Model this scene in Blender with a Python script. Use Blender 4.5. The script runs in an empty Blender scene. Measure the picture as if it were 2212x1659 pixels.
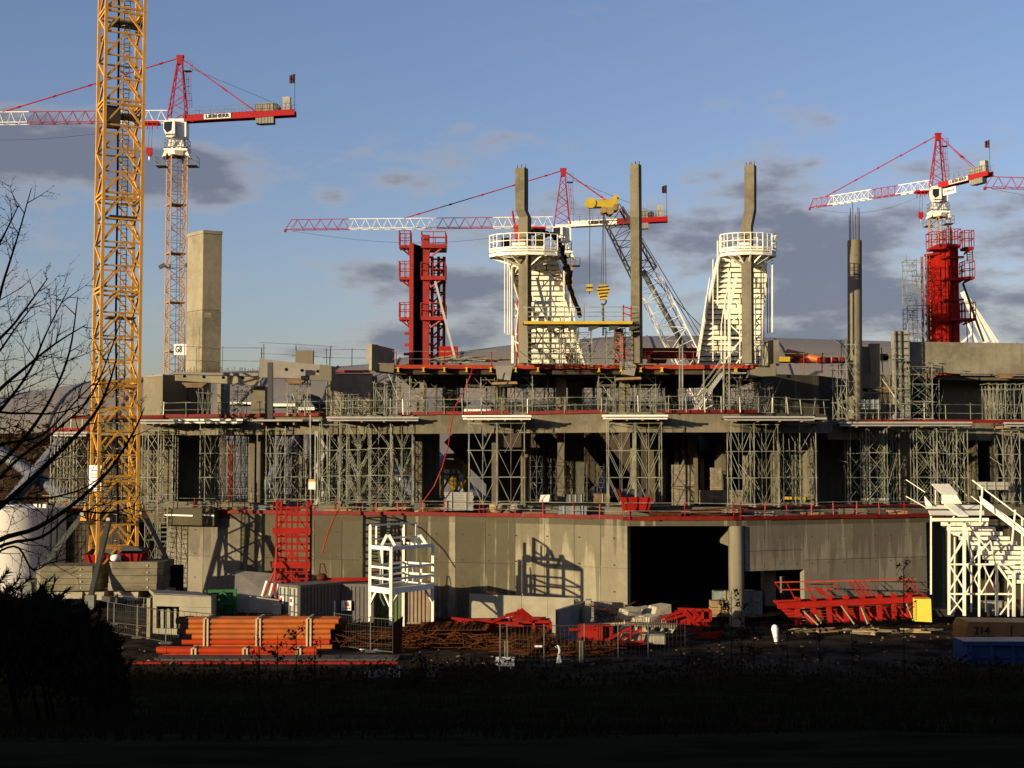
import bpy, math, random
from mathutils import Vector, Matrix, noise as mnoise
R = math.radians
scene = bpy.context.scene
random.seed(7)

# ------------------------------------------------------------------ camera
CAMZ = 10.7; F = 2989.0; PITCH = R(3.25)
cam = bpy.data.objects.new('camera', bpy.data.cameras.new('camera'))
scene.collection.objects.link(cam)
cam.data.sensor_width = 36; cam.data.lens = 36 * F / 2212
cam.data.clip_start = 0.5; cam.data.clip_end = 6000
cam.location = (0, 0, CAMZ); cam.rotation_euler = (R(90) + PITCH, 0, 0)
scene.camera = cam

# ------------------------------------------------------------------ sun and sky
SUN_EL, SUN_AZ = R(7.5), R(52.0)          # light travels towards +x +y (azimuth measured from +y to +x) and down
SDIR = Vector((math.sin(SUN_AZ) * math.cos(SUN_EL), math.cos(SUN_AZ) * math.cos(SUN_EL), -math.sin(SUN_EL)))
sun = bpy.data.objects.new('sun', bpy.data.lights.new('sun', 'SUN'))
scene.collection.objects.link(sun)
sun.data.energy = 5.0; sun.data.angle = R(0.5); sun.data.color = (1.0, 0.80, 0.50)
sun.rotation_euler = SDIR.to_track_quat('-Z', 'Y').to_euler()
vs = scene.view_settings
scene.display_settings.display_device = 'sRGB'
vs.view_transform = 'Standard'; vs.look = 'None'; vs.exposure = 0.75; vs.gamma = 1.0; vs.use_curve_mapping = False

world = bpy.data.worlds.new('World'); scene.world = world; world.use_nodes = True
def node(nt, typ, **kw):
    n = nt.nodes.new(typ)
    for k, v in kw.items():
        if k.startswith('i_'): n.inputs[int(k[2:]) if k[2:].isdigit() else k[2:]].default_value = v
        else: setattr(n, k, v)
    return n
def make_world():
    nt = world.node_tree; nt.nodes.clear(); L = nt.links.new
    out = node(nt, 'ShaderNodeOutputWorld'); bg = node(nt, 'ShaderNodeBackground')
    bg.inputs[1].default_value = 0.096
    sky = node(nt, 'ShaderNodeTexSky', sky_type='NISHITA'); sky.sun_disc = False
    sky.sun_elevation = SUN_EL
    sky.sun_rotation = SUN_AZ + math.pi      # the sun stands behind and to the left
    sky.air_density = 1.0; sky.dust_density = 1.2; sky.ozone_density = 2.0; sky.altitude = 0
    tc = node(nt, 'ShaderNodeTexCoord'); sep = node(nt, 'ShaderNodeSeparateXYZ'); L(tc.outputs['Generated'], sep.inputs[0])
    # azimuth and elevation of the view direction, in radians
    def m(op, a, b=None, clamp=False):
        n = node(nt, 'ShaderNodeMath', operation=op, use_clamp=clamp)
        for i, v in enumerate((a, b)):
            if v is None: continue
            if hasattr(v, 'links'): L(v, n.inputs[i])
            else: n.inputs[i].default_value = v
        return n.outputs[0]
    az = m('ARCTAN2', sep.outputs[0], sep.outputs[1]); el = m('ARCSINE', sep.outputs[2])
    cmb = node(nt, 'ShaderNodeCombineXYZ'); L(sep.outputs[0], cmb.inputs[0]); L(sep.outputs[1], cmb.inputs[1]); L(m('MULTIPLY', sep.outputs[2], 3.0), cmb.inputs[2])
    n1 = node(nt, 'ShaderNodeTexNoise'); L(cmb.outputs[0], n1.inputs['Vector']); n1.inputs['Scale'].default_value = 7.0; n1.inputs['Detail'].default_value = 7; n1.inputs['Roughness'].default_value = 0.55
    n2 = node(nt, 'ShaderNodeTexNoise'); L(cmb.outputs[0], n2.inputs['Vector']); n2.inputs['Scale'].default_value = 17.0; n2.inputs['Detail'].default_value = 5
    # cloud banks: a belt of low cloud all round, densest at some bearings
    def blob(a0, e0, wa, we, amp):
        d = m('ADD', m('POWER', m('DIVIDE', m('SUBTRACT', az, a0), wa), 2), m('POWER', m('DIVIDE', m('SUBTRACT', el, e0), we), 2))
        return m('MULTIPLY', m('POWER', 2.718, m('MULTIPLY', d, -1.0)), amp)
    bias = m('MULTIPLY', m('POWER', 2.718, m('MULTIPLY', m('POWER', m('DIVIDE', m('SUBTRACT', el, 0.115), 0.055), 2), -1.0)), 0.10)
    BL = [(-0.33, 0.214, 0.07, 0.030, 0.42), (-0.235, 0.200, 0.05, 0.022, 0.38), (-0.072, 0.204, 0.030, 0.010, 0.22), (-0.132, 0.186, 0.016, 0.007, 0.20),
          (0.20, 0.180, 0.10, 0.040, 0.17), (0.11, 0.160, 0.08, 0.035, 0.16), (0.28, 0.12, 0.16, 0.045, 0.16), (-0.13, 0.22, 0.07, 0.025, -0.20), (0.0, 0.12, 0.09, 0.04, 0.16), (-0.12, 0.135, 0.05, 0.018, 0.12),
          (0.21, 0.232, 0.10, 0.012, 0.15), (0.6, 0.15, 0.2, 0.06, 0.2), (-0.8, 0.16, 0.2, 0.06, 0.2), (1.5, 0.15, 0.3, 0.06, 0.2), (-1.8, 0.15, 0.3, 0.06, 0.2), (2.6, 0.15, 0.3, 0.06, 0.2)]
    for b in BL: bias = m('ADD', bias, blob(*b))
    hi = node(nt, 'ShaderNodeMapRange', interpolation_type='SMOOTHSTEP'); L(el, hi.inputs[0]); hi.inputs[1].default_value = 0.20; hi.inputs[2].default_value = 0.30; hi.inputs[3].default_value = 0; hi.inputs[4].default_value = 0.16
    bias = m('SUBTRACT', bias, hi.outputs[0])
    n3 = node(nt, 'ShaderNodeTexNoise'); L(cmb.outputs[0], n3.inputs['Vector']); n3.inputs['Scale'].default_value = 42.0; n3.inputs['Detail'].default_value = 6; n3.inputs['Roughness'].default_value = 0.6
    dens = m('ADD', m('ADD', m('MULTIPLY', m('SUBTRACT', n1.outputs['Fac'], 0.5), 1.35), m('ADD', m('MULTIPLY', m('SUBTRACT', n2.outputs['Fac'], 0.5), 0.50), m('MULTIPLY', m('SUBTRACT', n3.outputs['Fac'], 0.5), 0.16))), m('ADD', m('MULTIPLY', bias, 0.95), 0.5))
    ramp = node(nt, 'ShaderNodeMapRange', interpolation_type='SMOOTHSTEP'); L(dens, ramp.inputs[0])
    ramp.inputs[1].default_value = 0.53; ramp.inputs[2].default_value = 0.83; ramp.inputs[3].default_value = 0; ramp.inputs[4].default_value = 0.88
    thick = node(nt, 'ShaderNodeMapRange', interpolation_type='SMOOTHSTEP'); L(dens, thick.inputs[0])
    thick.inputs[1].default_value = 0.58; thick.inputs[2].default_value = 0.86
    cc = node(nt, 'ShaderNodeMix', data_type='RGBA'); L(thick.outputs[0], cc.inputs[0])
    cc.inputs[6].default_value = (2.9, 2.65, 2.55, 1); cc.inputs[7].default_value = (1.05, 1.17, 1.55, 1)
    # clear-sky colour: the physical sky, greened a little less and lifted towards the zenith blue of the day
    tint = node(nt, 'ShaderNodeMix', data_type='RGBA', blend_type='MULTIPLY'); tint.inputs[0].default_value = 1
    L(sky.outputs[0], tint.inputs[6]); tint.inputs[7].default_value = (1.12, 1.0, 1.2, 1)
    mix = node(nt, 'ShaderNodeMix', data_type='RGBA'); L(ramp.outputs[0], mix.inputs[0]); L(tint.outputs[2], mix.inputs[6]); L(cc.outputs[2], mix.inputs[7])
    L(mix.outputs[2], bg.inputs[0]); L(bg.outputs[0], out.inputs[0])
make_world()

# ------------------------------------------------------------------ placing helpers
cp, sp = math.cos(PITCH), math.sin(PITCH)
def P(px, py, D):                           # the world point seen at (px,py) of the photograph at depth y = D
    rx = (px - 1106) / F; ry = (829.5 - py) / F
    d = Vector((rx, cp - ry * sp, sp + ry * cp))
    t = D / d.y
    return Vector((d.x * t, D, CAMZ + d.z * t))
def X(px, D): return (px - 1106) / F * D / (cp - 0 * sp) * 1.0
def PZ(px, py, D): return P(px, py, D).z
def G(px, py, z=0.0):                       # the ground point seen at (px,py)
    rx = (px - 1106) / F; ry = (829.5 - py) / F
    d = Vector((rx, cp - ry * sp, sp + ry * cp)); t = (z - CAMZ) / d.z
    return Vector((d.x * t, d.y * t, z))
def XY(px, D, z=8.0):                       # plan point for a column of the photograph (x is nearly independent of z)
    for py in (1000,):
        p = P(px, 1000 - (z - CAMZ) / D * F, D)
    return p

# ------------------------------------------------------------------ meshes
V3 = Vector
class MB:
    def __init__(s): s.v = []; s.f = []; s.m = []; s.cur = 0
    def poly(s, pts, faces):
        n = len(s.v); s.v += [tuple(p) for p in pts]
        for f in faces: s.f.append(tuple(i + n for i in f)); s.m.append(s.cur)
    def quad(s, a, b, c, d): s.poly([a, b, c, d], [(0, 1, 2, 3)])
    def hexa(s, b, t): s.poly(list(b) + list(t), [(3, 2, 1, 0), (4, 5, 6, 7), (0, 1, 5, 4), (1, 2, 6, 5), (2, 3, 7, 6), (3, 0, 4, 7)])
    def box(s, c, size, rz=0.0, ry=0.0, rx=0.0):
        M = Matrix.Translation(V3(c)) @ Matrix.Rotation(rz, 4, 'Z') @ Matrix.Rotation(ry, 4, 'Y') @ Matrix.Rotation(rx, 4, 'X')
        x, y, z = size[0] / 2, size[1] / 2, size[2] / 2
        q = [(-x, -y), (x, -y), (x, y), (-x, y)]
        s.hexa([M @ V3((a, b, -z)) for a, b in q], [M @ V3((a, b, z)) for a, b in q]); return s
    def bar(s, a, b, w, h=None, up=None):
        a = V3(a); b = V3(b); h = h or w; d = b - a
        if d.length < 1e-6: return s
        d.normalize(); u = V3(up) if up else (V3((0, 0, 1)) if abs(d.z) < 0.95 else V3((0, 1, 0)))
        sx = d.cross(u).normalized() * (w / 2); sy = sx.cross(d).normalized() * (h / 2)
        s.hexa([a - sx - sy, a + sx - sy, a + sx + sy, a - sx + sy], [b - sx - sy, b + sx - sy, b + sx + sy, b - sx + sy]); return s
    def tube(s, a, b, r, r2=None, n=8, cap=True):
        a = V3(a); b = V3(b); d = (b - a); r2 = r if r2 is None else r2
        if d.length < 1e-6: return s
        d.normalize(); u = V3((0, 0, 1)) if abs(d.z) < 0.95 else V3((0, 1, 0))
        e = d.cross(u).normalized(); g = e.cross(d).normalized()
        pts = [a + (e * math.cos(k * 6.28318 / n) + g * math.sin(k * 6.28318 / n)) * r for k in range(n)] + \
              [b + (e * math.cos(k * 6.28318 / n) + g * math.sin(k * 6.28318 / n)) * r2 for k in range(n)]
        fs = [(k, k + n, (k + 1) % n + n, (k + 1) % n) for k in range(n)]
        if cap and n >= 12: s.poly(pts, fs); s.poly(pts[:n], [tuple(range(n))]); s.poly(pts[n:], [tuple(range(n - 1, -1, -1))]); return s
        if cap: fs += [tuple(range(n)), tuple(range(2 * n - 1, n - 1, -1))]
        s.poly(pts, fs); return s
    def path(s, pts, r, n=6):
        for a, b in zip(pts, pts[1:]): s.tube(a, b, r, n=n)
        return s
    def wall(s, a, b, t, z0, z1, z0b=None, z1b=None):      # an upright slab from plan point a to b, thickness t away from the viewer
        a = V3((a[0], a[1], 0)); b = V3((b[0], b[1], 0)); d = (b - a).normalized(); nrm = V3((-d.y, d.x, 0)) * t
        z0b = z0 if z0b is None else z0b; z1b = z1 if z1b is None else z1b
        Z = lambda p, z: V3((p.x, p.y, z))
        s.hexa([Z(a, z0), Z(b, z0b), Z(b + nrm, z0b), Z(a + nrm, z0)], [Z(a, z1), Z(b, z1b), Z(b + nrm, z1b), Z(a + nrm, z1)]); return s
    def prism(s, pts, z0, z1):
        n = len(pts)
        s.poly([(p[0], p[1], z0) for p in pts] + [(p[0], p[1], z1) for p in pts],
               [tuple(range(n - 1, -1, -1)), tuple(range(n, 2 * n))] + [(k, (k + 1) % n, (k + 1) % n + n, k + n) for k in range(n)]); return s
    def extr(s, pts, off):                                  # a planar outline (3-D points) given thickness off
        n = len(pts); off = V3(off)
        s.poly([V3(p) for p in pts] + [V3(p) + off for p in pts],
               [tuple(range(n - 1, -1, -1)), tuple(range(n, 2 * n))] + [(k, (k + 1) % n, (k + 1) % n + n, k + n) for k in range(n)]); return s
    def build(s, name, mat, parent=None, origin=None, smooth=False):
        o0 = V3((0, 0, 0))
        if parent is not None: o0 = world_loc(parent)
        elif origin is not None: o0 = V3(origin)
        me = bpy.data.meshes.new(name)
        me.from_pydata([(p[0] - o0.x, p[1] - o0.y, p[2] - o0.z) for p in s.v], [], s.f)
        mats = mat if isinstance(mat, (list, tuple)) else [mat]
        for m_ in mats: me.materials.append(m_)
        if len(mats) > 1: me.polygons.foreach_set('material_index', s.m)
        if smooth: me.polygons.foreach_set('use_smooth', [True] * len(me.polygons))
        me.update()
        o = bpy.data.objects.new(name, me); scene.collection.objects.link(o)
        if parent is not None: o.parent = parent
        elif origin is not None: o.location = o0
        return o
def world_loc(o):
    v = V3(o.location)
    while o.parent is not None: o = o.parent; v += V3(o.location)
    return v
def thing(name, label, cat, loc=(0, 0, 0), group=None):
    o = bpy.data.objects.new(name, None); scene.collection.objects.link(o); o.location = loc; o.empty_display_size = 0.3
    return tag(o, label, cat, group)
def tag(o, label=None, cat=None, group=None, kind=None):
    if label: o['label'] = label
    if cat: o['category'] = cat
    if group: o['group'] = group
    if kind: o['kind'] = kind
    return o
_unit = {}
def unit_bar(name, a, b, w, mat, parent, kind='box'):       # a bar sharing one unit mesh: cheap single pieces
    key = (kind, mat.name)
    if key not in _unit:
        mb = MB()
        if kind == 'box': mb.box((0, 0, 0.5), (1, 1, 1))
        else: mb.tube((0, 0, 0), (0, 0, 1), 0.5, n=6)
        me = bpy.data.meshes.new(name); me.from_pydata(mb.v, [], mb.f); me.materials.append(mat); _unit[key] = me
    a = V3(a); b = V3(b); d = b - a
    o = bpy.data.objects.new(name, _unit[key]); scene.collection.objects.link(o)
    o.parent = parent; base = world_loc(parent) if parent else V3((0, 0, 0))
    o.location = a - base; o.rotation_mode = 'QUATERNION'; o.rotation_quaternion = d.to_track_quat('Z', 'Y'); o.scale = (w, w, d.length)
    return o
def text_mesh(name, s, size, M, mat, parent, bold=0.0, extr=0.01, sx=1.0):   # lettering; M takes local x=right, y=up, z=out
    cu = bpy.data.curves.new(name, 'FONT'); cu.body = s; cu.size = size; cu.extrude = extr; cu.offset = bold; cu.align_x = 'CENTER'; cu.align_y = 'CENTER'; cu.resolution_u = 2
    ob = bpy.data.objects.new(name, cu); me = bpy.data.meshes.new_from_object(ob); bpy.data.objects.remove(ob)
    me.transform(Matrix.Scale(sx, 4, (1, 0, 0)))
    base = world_loc(parent) if parent else V3((0, 0, 0))
    me.transform(Matrix.Translation(-base) @ M); me.materials.append(mat); me.name = name
    o = bpy.data.objects.new(name, me); scene.collection.objects.link(o); o.parent = parent
    return o
def frame_M(origin, right, up):
    r = V3(right).normalized(); u = V3(up); u = (u - r * u.dot(r)).normalized(); n = r.cross(u)
    M = Matrix(((r.x, u.x, n.x, origin[0]), (r.y, u.y, n.y, origin[1]), (r.z, u.z, n.z, origin[2]), (0, 0, 0, 1)))
    return M

# ------------------------------------------------------------------ materials
def mat(name, col, rough=0.7, metal=0.0, var=0.18, scale=1.5, dirt=0.0, dirtcol=(0.08, 0.06, 0.045), bump=0.0, stretch=(1, 1, 1)):
    m_ = bpy.data.materials.new(name); m_.use_nodes = True; nt = m_.node_tree; L = nt.links.new
    b = nt.nodes['Principled BSDF']; b.inputs['Roughness'].default_value = rough; b.inputs['Specular IOR Level'].default_value = 0.0 if rough >= .85 else (0.15 if 'red' in name else 0.4); b.inputs['Metallic'].default_value = metal
    geo = node(nt, 'ShaderNodeNewGeometry'); mp = node(nt, 'ShaderNodeMapping'); mp.inputs['Scale'].default_value = stretch; L(geo.outputs['Position'], mp.inputs[0])
    n = node(nt, 'ShaderNodeTexNoise'); n.inputs['Scale'].default_value = scale; n.inputs['Detail'].default_value = 6; L(mp.outputs[0], n.inputs['Vector'])
    info = node(nt, 'ShaderNodeObjectInfo')
    mr = node(nt, 'ShaderNodeMapRange'); mr.inputs[1].default_value = 0.3; mr.inputs[2].default_value = 0.7; mr.inputs[3].default_value = 1 - var; mr.inputs[4].default_value = 1 + var * 0.6; L(n.outputs['Fac'], mr.inputs[0])
    mr2 = node(nt, 'ShaderNodeMapRange'); mr2.inputs[3].default_value = 1 - var * 0.5; mr2.inputs[4].default_value = 1 + var * 0.3; L(info.outputs['Random'], mr2.inputs[0])
    mu = node(nt, 'ShaderNodeMath', operation='MULTIPLY'); L(mr.outputs[0], mu.inputs[0]); L(mr2.outputs[0], mu.inputs[1])
    mx = node(nt, 'ShaderNodeMix', data_type='RGBA', blend_type='MULTIPLY'); mx.inputs[0].default_value = 1; mx.inputs[6].default_value = (*(v * (0.92 if min(col) > .6 else 0.66) for v in col), 1); L(mu.outputs[0], mx.inputs[7])
    last = mx.outputs[2]
    if dirt:
        n2 = node(nt, 'ShaderNodeTexNoise'); n2.inputs['Scale'].default_value = scale * 0.45; n2.inputs['Detail'].default_value = 8; n2.inputs['Roughness'].default_value = 0.65; L(mp.outputs[0], n2.inputs['Vector'])
        r2 = node(nt, 'ShaderNodeMapRange'); r2.inputs[1].default_value = 0.48; r2.inputs[2].default_value = 0.68; r2.inputs[3].default_value = 0; r2.inputs[4].default_value = dirt; L(n2.outputs['Fac'], r2.inputs[0])
        m2 = node(nt, 'ShaderNodeMix', data_type='RGBA'); L(r2.outputs[0], m2.inputs[0]); L(last, m2.inputs[6]); m2.inputs[7].default_value = (*(v * .66 for v in dirtcol), 1); last = m2.outputs[2]
    L(last, b.inputs['Base Color'])
    if bump:
        bp = node(nt, 'ShaderNodeBump'); bp.inputs['Strength'].default_value = bump; bp.inputs['Distance'].default_value = 0.05; L(n.outputs['Fac'], bp.inputs['Height']); L(bp.outputs[0], b.inputs['Normal'])
    return m_
def concrete(name, c1, c2, streak=0.0, ztop=7.1, ztopw=4.0, holes=False, lines=0.0):
    m_ = bpy.data.materials.new(name); m_.use_nodes = True; nt = m_.node_tree; L = nt.links.new
    b = nt.nodes['Principled BSDF']; b.inputs['Roughness'].default_value = 0.9; b.inputs['Specular IOR Level'].default_value = 0.1
    geo = node(nt, 'ShaderNodeNewGeometry'); sep = node(nt, 'ShaderNodeSeparateXYZ'); L(geo.outputs['Position'], sep.inputs[0])
    info = node(nt, 'ShaderNodeObjectInfo')
    def m(op, a, b_=None, clamp=False):
        n = node(nt, 'ShaderNodeMath', operation=op, use_clamp=clamp)
        for i, v in enumerate((a, b_)):
            if v is None: continue
            if hasattr(v, 'links'): L(v, n.inputs[i])
            else: n.inputs[i].default_value = v
        return n.outputs[0]
    def noise(vec, sc, det=6, rg=0.6):
        n = node(nt, 'ShaderNodeTexNoise'); n.inputs['Scale'].default_value = sc; n.inputs['Detail'].default_value = det; n.inputs['Roughness'].default_value = rg; L(vec, n.inputs['Vector']); return n.outputs['Fac']
    def ramp(v, a, b_, lo=0.0, hi=1.0):
        r = node(nt, 'ShaderNodeMapRange', interpolation_type='SMOOTHSTEP'); L(v, r.inputs[0]); r.inputs[1].default_value = a; r.inputs[2].default_value = b_; r.inputs[3].default_value = lo; r.inputs[4].default_value = hi; return r.outputs[0]
    def mixc(f, a, bb):
        n = node(nt, 'ShaderNodeMix', data_type='RGBA')
        (L(f, n.inputs[0]) if hasattr(f, 'links') else setattr(n.inputs[0], 'default_value', f))
        for i, v in ((6, a), (7, bb)):
            if hasattr(v, 'links'): L(v, n.inputs[i])
            else: n.inputs[i].default_value = (*v, 1)
        return n.outputs[2]
    pos = geo.outputs['Position']
    big = noise(pos, 0.35, 5); fine = noise(pos, 2.6, 7, 0.7)
    f = m('ADD', m('MULTIPLY', big, 0.6), m('MULTIPLY', fine, 0.4))
    f = m('ADD', f, m('MULTIPLY', m('SUBTRACT', info.outputs['Random'], 0.5), 0.28))
    col = mixc(ramp(f, 0.36, 0.66), c1, c2)
    along = m('ADD', sep.outputs[0], m('MULTIPLY', sep.outputs[1], 0.6))
    # vertical grain left by the shuttering boards
    cg = node(nt, 'ShaderNodeCombineXYZ'); L(m('MULTIPLY', along, 3.0), cg.inputs[0]); L(m('MULTIPLY', sep.outputs[2], 0.12), cg.inputs[2])
    col = mixc(ramp(noise(cg.outputs[0], 1.0, 4), 0.45, 0.75, 0, 0.30), col, tuple(v * 0.62 for v in c1))
    if streak:
        # rain water run down from the top of the wall
        cs = node(nt, 'ShaderNodeCombineXYZ'); L(m('MULTIPLY', along, 1.7), cs.inputs[0]); L(m('MULTIPLY', sep.outputs[2], 0.030), cs.inputs[2])
        s1 = noise(cs.outputs[0], 1.0, 5, 0.6)
        depth = ramp(sep.outputs[2], ztop - ztopw, ztop, -0.10, 0.13)
        fl = noise(pos, 0.9, 4)
        v = m('ADD', m('ADD', s1, depth), m('MULTIPLY', m('SUBTRACT', fl, 0.5), 0.12))
        col = mixc(ramp(v, 0.485, 0.56, 0, streak), col, (0.050, 0.044, 0.027))
    if holes:
        ux = m('SUBTRACT', m('FRACT', m('DIVIDE', along, 1.45)), 0.5); uz = m('SUBTRACT', m('FRACT', m('DIVIDE', m('ADD', sep.outputs[2], 0.4), 1.75)), 0.5)
        d2 = m('ADD', m('POWER', m('MULTIPLY', ux, 1.24), 2), m('POWER', m('MULTIPLY', uz, 1.75), 2))
        col = mixc(m('LESS_THAN', d2, 0.0022), col, (0.03, 0.025, 0.02))
    L(col, b.inputs['Base Color'])
    bp = node(nt, 'ShaderNodeBump'); bp.inputs['Strength'].default_value = 0.35; bp.inputs['Distance'].default_value = 0.03; L(fine, bp.inputs['Height']); L(bp.outputs[0], b.inputs['Normal'])
    return m_
M = {}
M['wallb'] = concrete('bright_concrete', (0.165, 0.148, 0.104), (0.245, 0.222, 0.155), streak=0.55, ztop=7.2, ztopw=5.0, holes=True)
M['wallr'] = concrete('grey_brown_concrete', (0.135, 0.122, 0.096), (0.20, 0.182, 0.142), streak=0.45, ztop=7.1, ztopw=5.0, holes=True)
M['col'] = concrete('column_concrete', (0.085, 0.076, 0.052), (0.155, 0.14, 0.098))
M['wall'] = concrete('stained_concrete', (0.125, 0.112, 0.078), (0.225, 0.203, 0.142), streak=0.85, ztop=7.3, ztopw=16.0, holes=True)
M['conc'] = concrete('plain_concrete', (0.092, 0.083, 0.058), (0.165, 0.149, 0.106), streak=0.35, ztop=13.9, ztopw=1.6)
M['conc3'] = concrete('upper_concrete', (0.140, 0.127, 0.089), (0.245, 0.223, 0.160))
M['concshade'] = concrete('shaded_concrete', (0.10, 0.092, 0.066), (0.17, 0.155, 0.115), streak=0.75, ztop=17.8, ztopw=6.0)  # shade on the curved wall put into a darker, streaked tone
M['precast'] = mat('precast_concrete', (0.50, 0.46, 0.335), 0.85, var=0.15, scale=1.2, dirt=0.3, dirtcol=(0.13, 0.11, 0.075), bump=0.2)
M['greyconc'] = mat('grey_precast', (0.33, 0.31, 0.27), 0.85, var=0.15, scale=1.5, dirt=0.3, dirtcol=(0.14, 0.12, 0.09), bump=0.2)
M['ballast'] = mat('mossy_ballast', (0.27, 0.24, 0.165), 0.9, var=0.2, scale=1.1, dirt=0.6, dirtcol=(0.075, 0.065, 0.04), bump=0.2, stretch=(1, 1, 2))
M['slab'] = mat('slab_concrete', (0.17, 0.155, 0.12), 0.9, var=0.2, scale=0.8, dirt=0.4)
M['soffit'] = mat('shade_dark_ply', (0.09, 0.07, 0.05), 0.9, var=0.2)  # kept dark so undersides, rakers and rear walls read as deep shade
M['batten'] = mat('pale_batten', (0.62, 0.52, 0.32), 0.8, var=0.15, scale=3)
M['galv'] = mat('galvanised_tube', (0.38, 0.39, 0.30), 0.45, 0.25, var=0.55, scale=1.1)
M['alu'] = mat('aluminium_beam', (0.62, 0.61, 0.55), 0.4, 0.4, var=0.12, scale=2)
M['darktube'] = mat('dark_tube', (0.06, 0.06, 0.06), 0.6, 0.2)
M['red'] = mat('red_paint', (0.37, 0.011, 0.005), 0.68, var=0.2, scale=2.0, dirt=0.35, dirtcol=(0.20, 0.04, 0.025))
M['redboard'] = mat('red_edge_board', (0.20, 0.010, 0.006), 0.65, var=0.3, scale=2.5, dirt=0.55, dirtcol=(0.10, 0.025, 0.018))
M['redorange'] = mat('orange_red_board', (0.44, 0.05, 0.016), 0.65, var=0.25, scale=2.5, dirt=0.4, dirtcol=(0.22, 0.05, 0.03))
M['pink'] = mat('faded_red_steel', (0.36, 0.032, 0.025), 0.55, var=0.2, scale=2)
M['orange'] = mat('orange_form_steel', (0.55, 0.06, 0.018), 0.55, var=0.2, scale=2)
M['yellow'] = mat('yellow_crane_paint', (0.92, 0.47, 0.06), 0.45, var=0.12, scale=2.0, dirt=0.2, dirtcol=(0.35, 0.17, 0.05))
M['yellow2'] = mat('pale_yellow_mast_paint', (0.56, 0.30, 0.08), 0.5, var=0.12)
M['bright'] = mat('bright_yellow_paint', (0.72, 0.50, 0.03), 0.45, var=0.12)
M['crred'] = mat('crane_red_paint', (0.42, 0.013, 0.016), 0.45, var=0.1)
M['jibred'] = mat('jib_red_paint', (0.38, 0.02, 0.035), 0.5, var=0.1)
M['white'] = mat('white_paint', (0.78, 0.76, 0.68), 0.5, var=0.07, dirt=0.12, dirtcol=(0.5, 0.45, 0.35), scale=2)
M['cream'] = mat('cream_white_steel', (0.82, 0.79, 0.65), 0.5, var=0.07, dirt=0.2, dirtcol=(0.5, 0.42, 0.28), scale=2.2)
M['tank'] = mat('white_tank_paint', (0.74, 0.72, 0.66), 0.35, var=0.04, dirt=0.12, dirtcol=(0.5, 0.47, 0.40), scale=0.6)
M['black'] = mat('rubber_and_shade_black', (0.010, 0.009, 0.009), 0.9)  # also stands for deep shade in openings and on the form side
M['glass'] = mat('dark_glass', (0.02, 0.025, 0.03), 0.12)
M['steel'] = mat('grey_steel', (0.19, 0.20, 0.175), 0.5, 0.3, var=0.15)
M['dsteel'] = mat('dark_steel', (0.07, 0.07, 0.065), 0.55, 0.3)
M['rust'] = mat('rusty_rebar', (0.12, 0.044, 0.019), 0.85, var=0.4, scale=4)
M['wood'] = mat('site_timber', (0.38, 0.26, 0.12), 0.8, var=0.25, scale=3, stretch=(1, 1, 5))
M['ply'] = mat('weathered_ply', (0.24, 0.16, 0.09), 0.8, var=0.3, scale=2)
M['pipe'] = mat('orange_plastic_pipe', (0.52, 0.135, 0.020), 0.45, var=0.16, scale=1.2, dirt=0.35, dirtcol=(0.22, 0.09, 0.03))
M['boxyellow'] = mat('clean_yellow_sheet', (0.95, 0.80, 0.10), 0.5, var=0.06)
M['redf'] = mat('fresh_red_form', (0.48, 0.015, 0.006), 0.65, var=0.12, scale=1.5)
M['pipered'] = mat('red_orange_pipe', (0.50, 0.055, 0.014), 0.38, var=0.10, scale=1.2)
M['green'] = mat('green_form_steel', (0.015, 0.14, 0.03), 0.5, var=0.2)
M['blue'] = mat('blue_skip_paint', (0.02, 0.15, 0.50), 0.5, var=0.15, dirt=0.3, dirtcol=(0.03, 0.05, 0.08))
M['bluegrey'] = mat('blue_grey_crate', (0.20, 0.25, 0.27), 0.6, var=0.15)
M['contw'] = mat('pale_container_paint', (0.42, 0.42, 0.36), 0.5, var=0.15, dirt=0.4, dirtcol=(0.16, 0.11, 0.07), scale=1.2)
M['contd'] = mat('dark_and_shade_container_paint', (0.10, 0.09, 0.085), 0.5, var=0.2)  # also darkens the sides of the pale-doored container as shade
M['contg'] = mat('green_container_paint', (0.10, 0.15, 0.05), 0.5, var=0.2)
M['contt'] = mat('tan_container_paint', (0.33, 0.24, 0.16), 0.55, var=0.2)
M['arena'] = mat('arena_cladding', (0.25, 0.225, 0.20), 0.6, var=0.08, scale=0.05)
M['arenad'] = mat('arena_roof_membrane', (0.14, 0.14, 0.17), 0.6, var=0.1, scale=0.05)
M['tubeshade'] = mat('shade_blue_steel_tube', (0.13, 0.14, 0.19), 0.7, 0.0, var=0.06)  # blue-grey shade on the tubes put into their colour
M['brown'] = mat('winter_scrub', (0.085, 0.055, 0.030), 0.95, var=0.5, scale=0.5, bump=0.5)
M['soil'] = mat('yard_mud', (0.060, 0.046, 0.030), 0.95, var=0.45, scale=0.5, dirt=0.6, dirtcol=(0.035, 0.028, 0.020), bump=0.6)
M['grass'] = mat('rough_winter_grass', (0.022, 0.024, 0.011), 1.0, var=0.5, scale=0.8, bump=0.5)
M['bark'] = mat('dark_bark', (0.022, 0.017, 0.012), 0.95, var=0.3, scale=6)
M['needle'] = mat('evergreen_leaf', (0.014, 0.020, 0.010), 0.9, var=0.5, scale=3)
M['weed'] = mat('dead_weed', (0.03, 0.022, 0.012), 0.95, var=0.4)
M['brick'] = mat('grey_block', (0.30, 0.26, 0.19), 0.9, var=0.3, scale=3)
M['pallet'] = mat('wrapped_glass_block', (0.30, 0.36, 0.33), 0.25, var=0.3, scale=3)
M['sack'] = mat('builders_sack', (0.45, 0.34, 0.20), 0.9, var=0.3)
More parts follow.
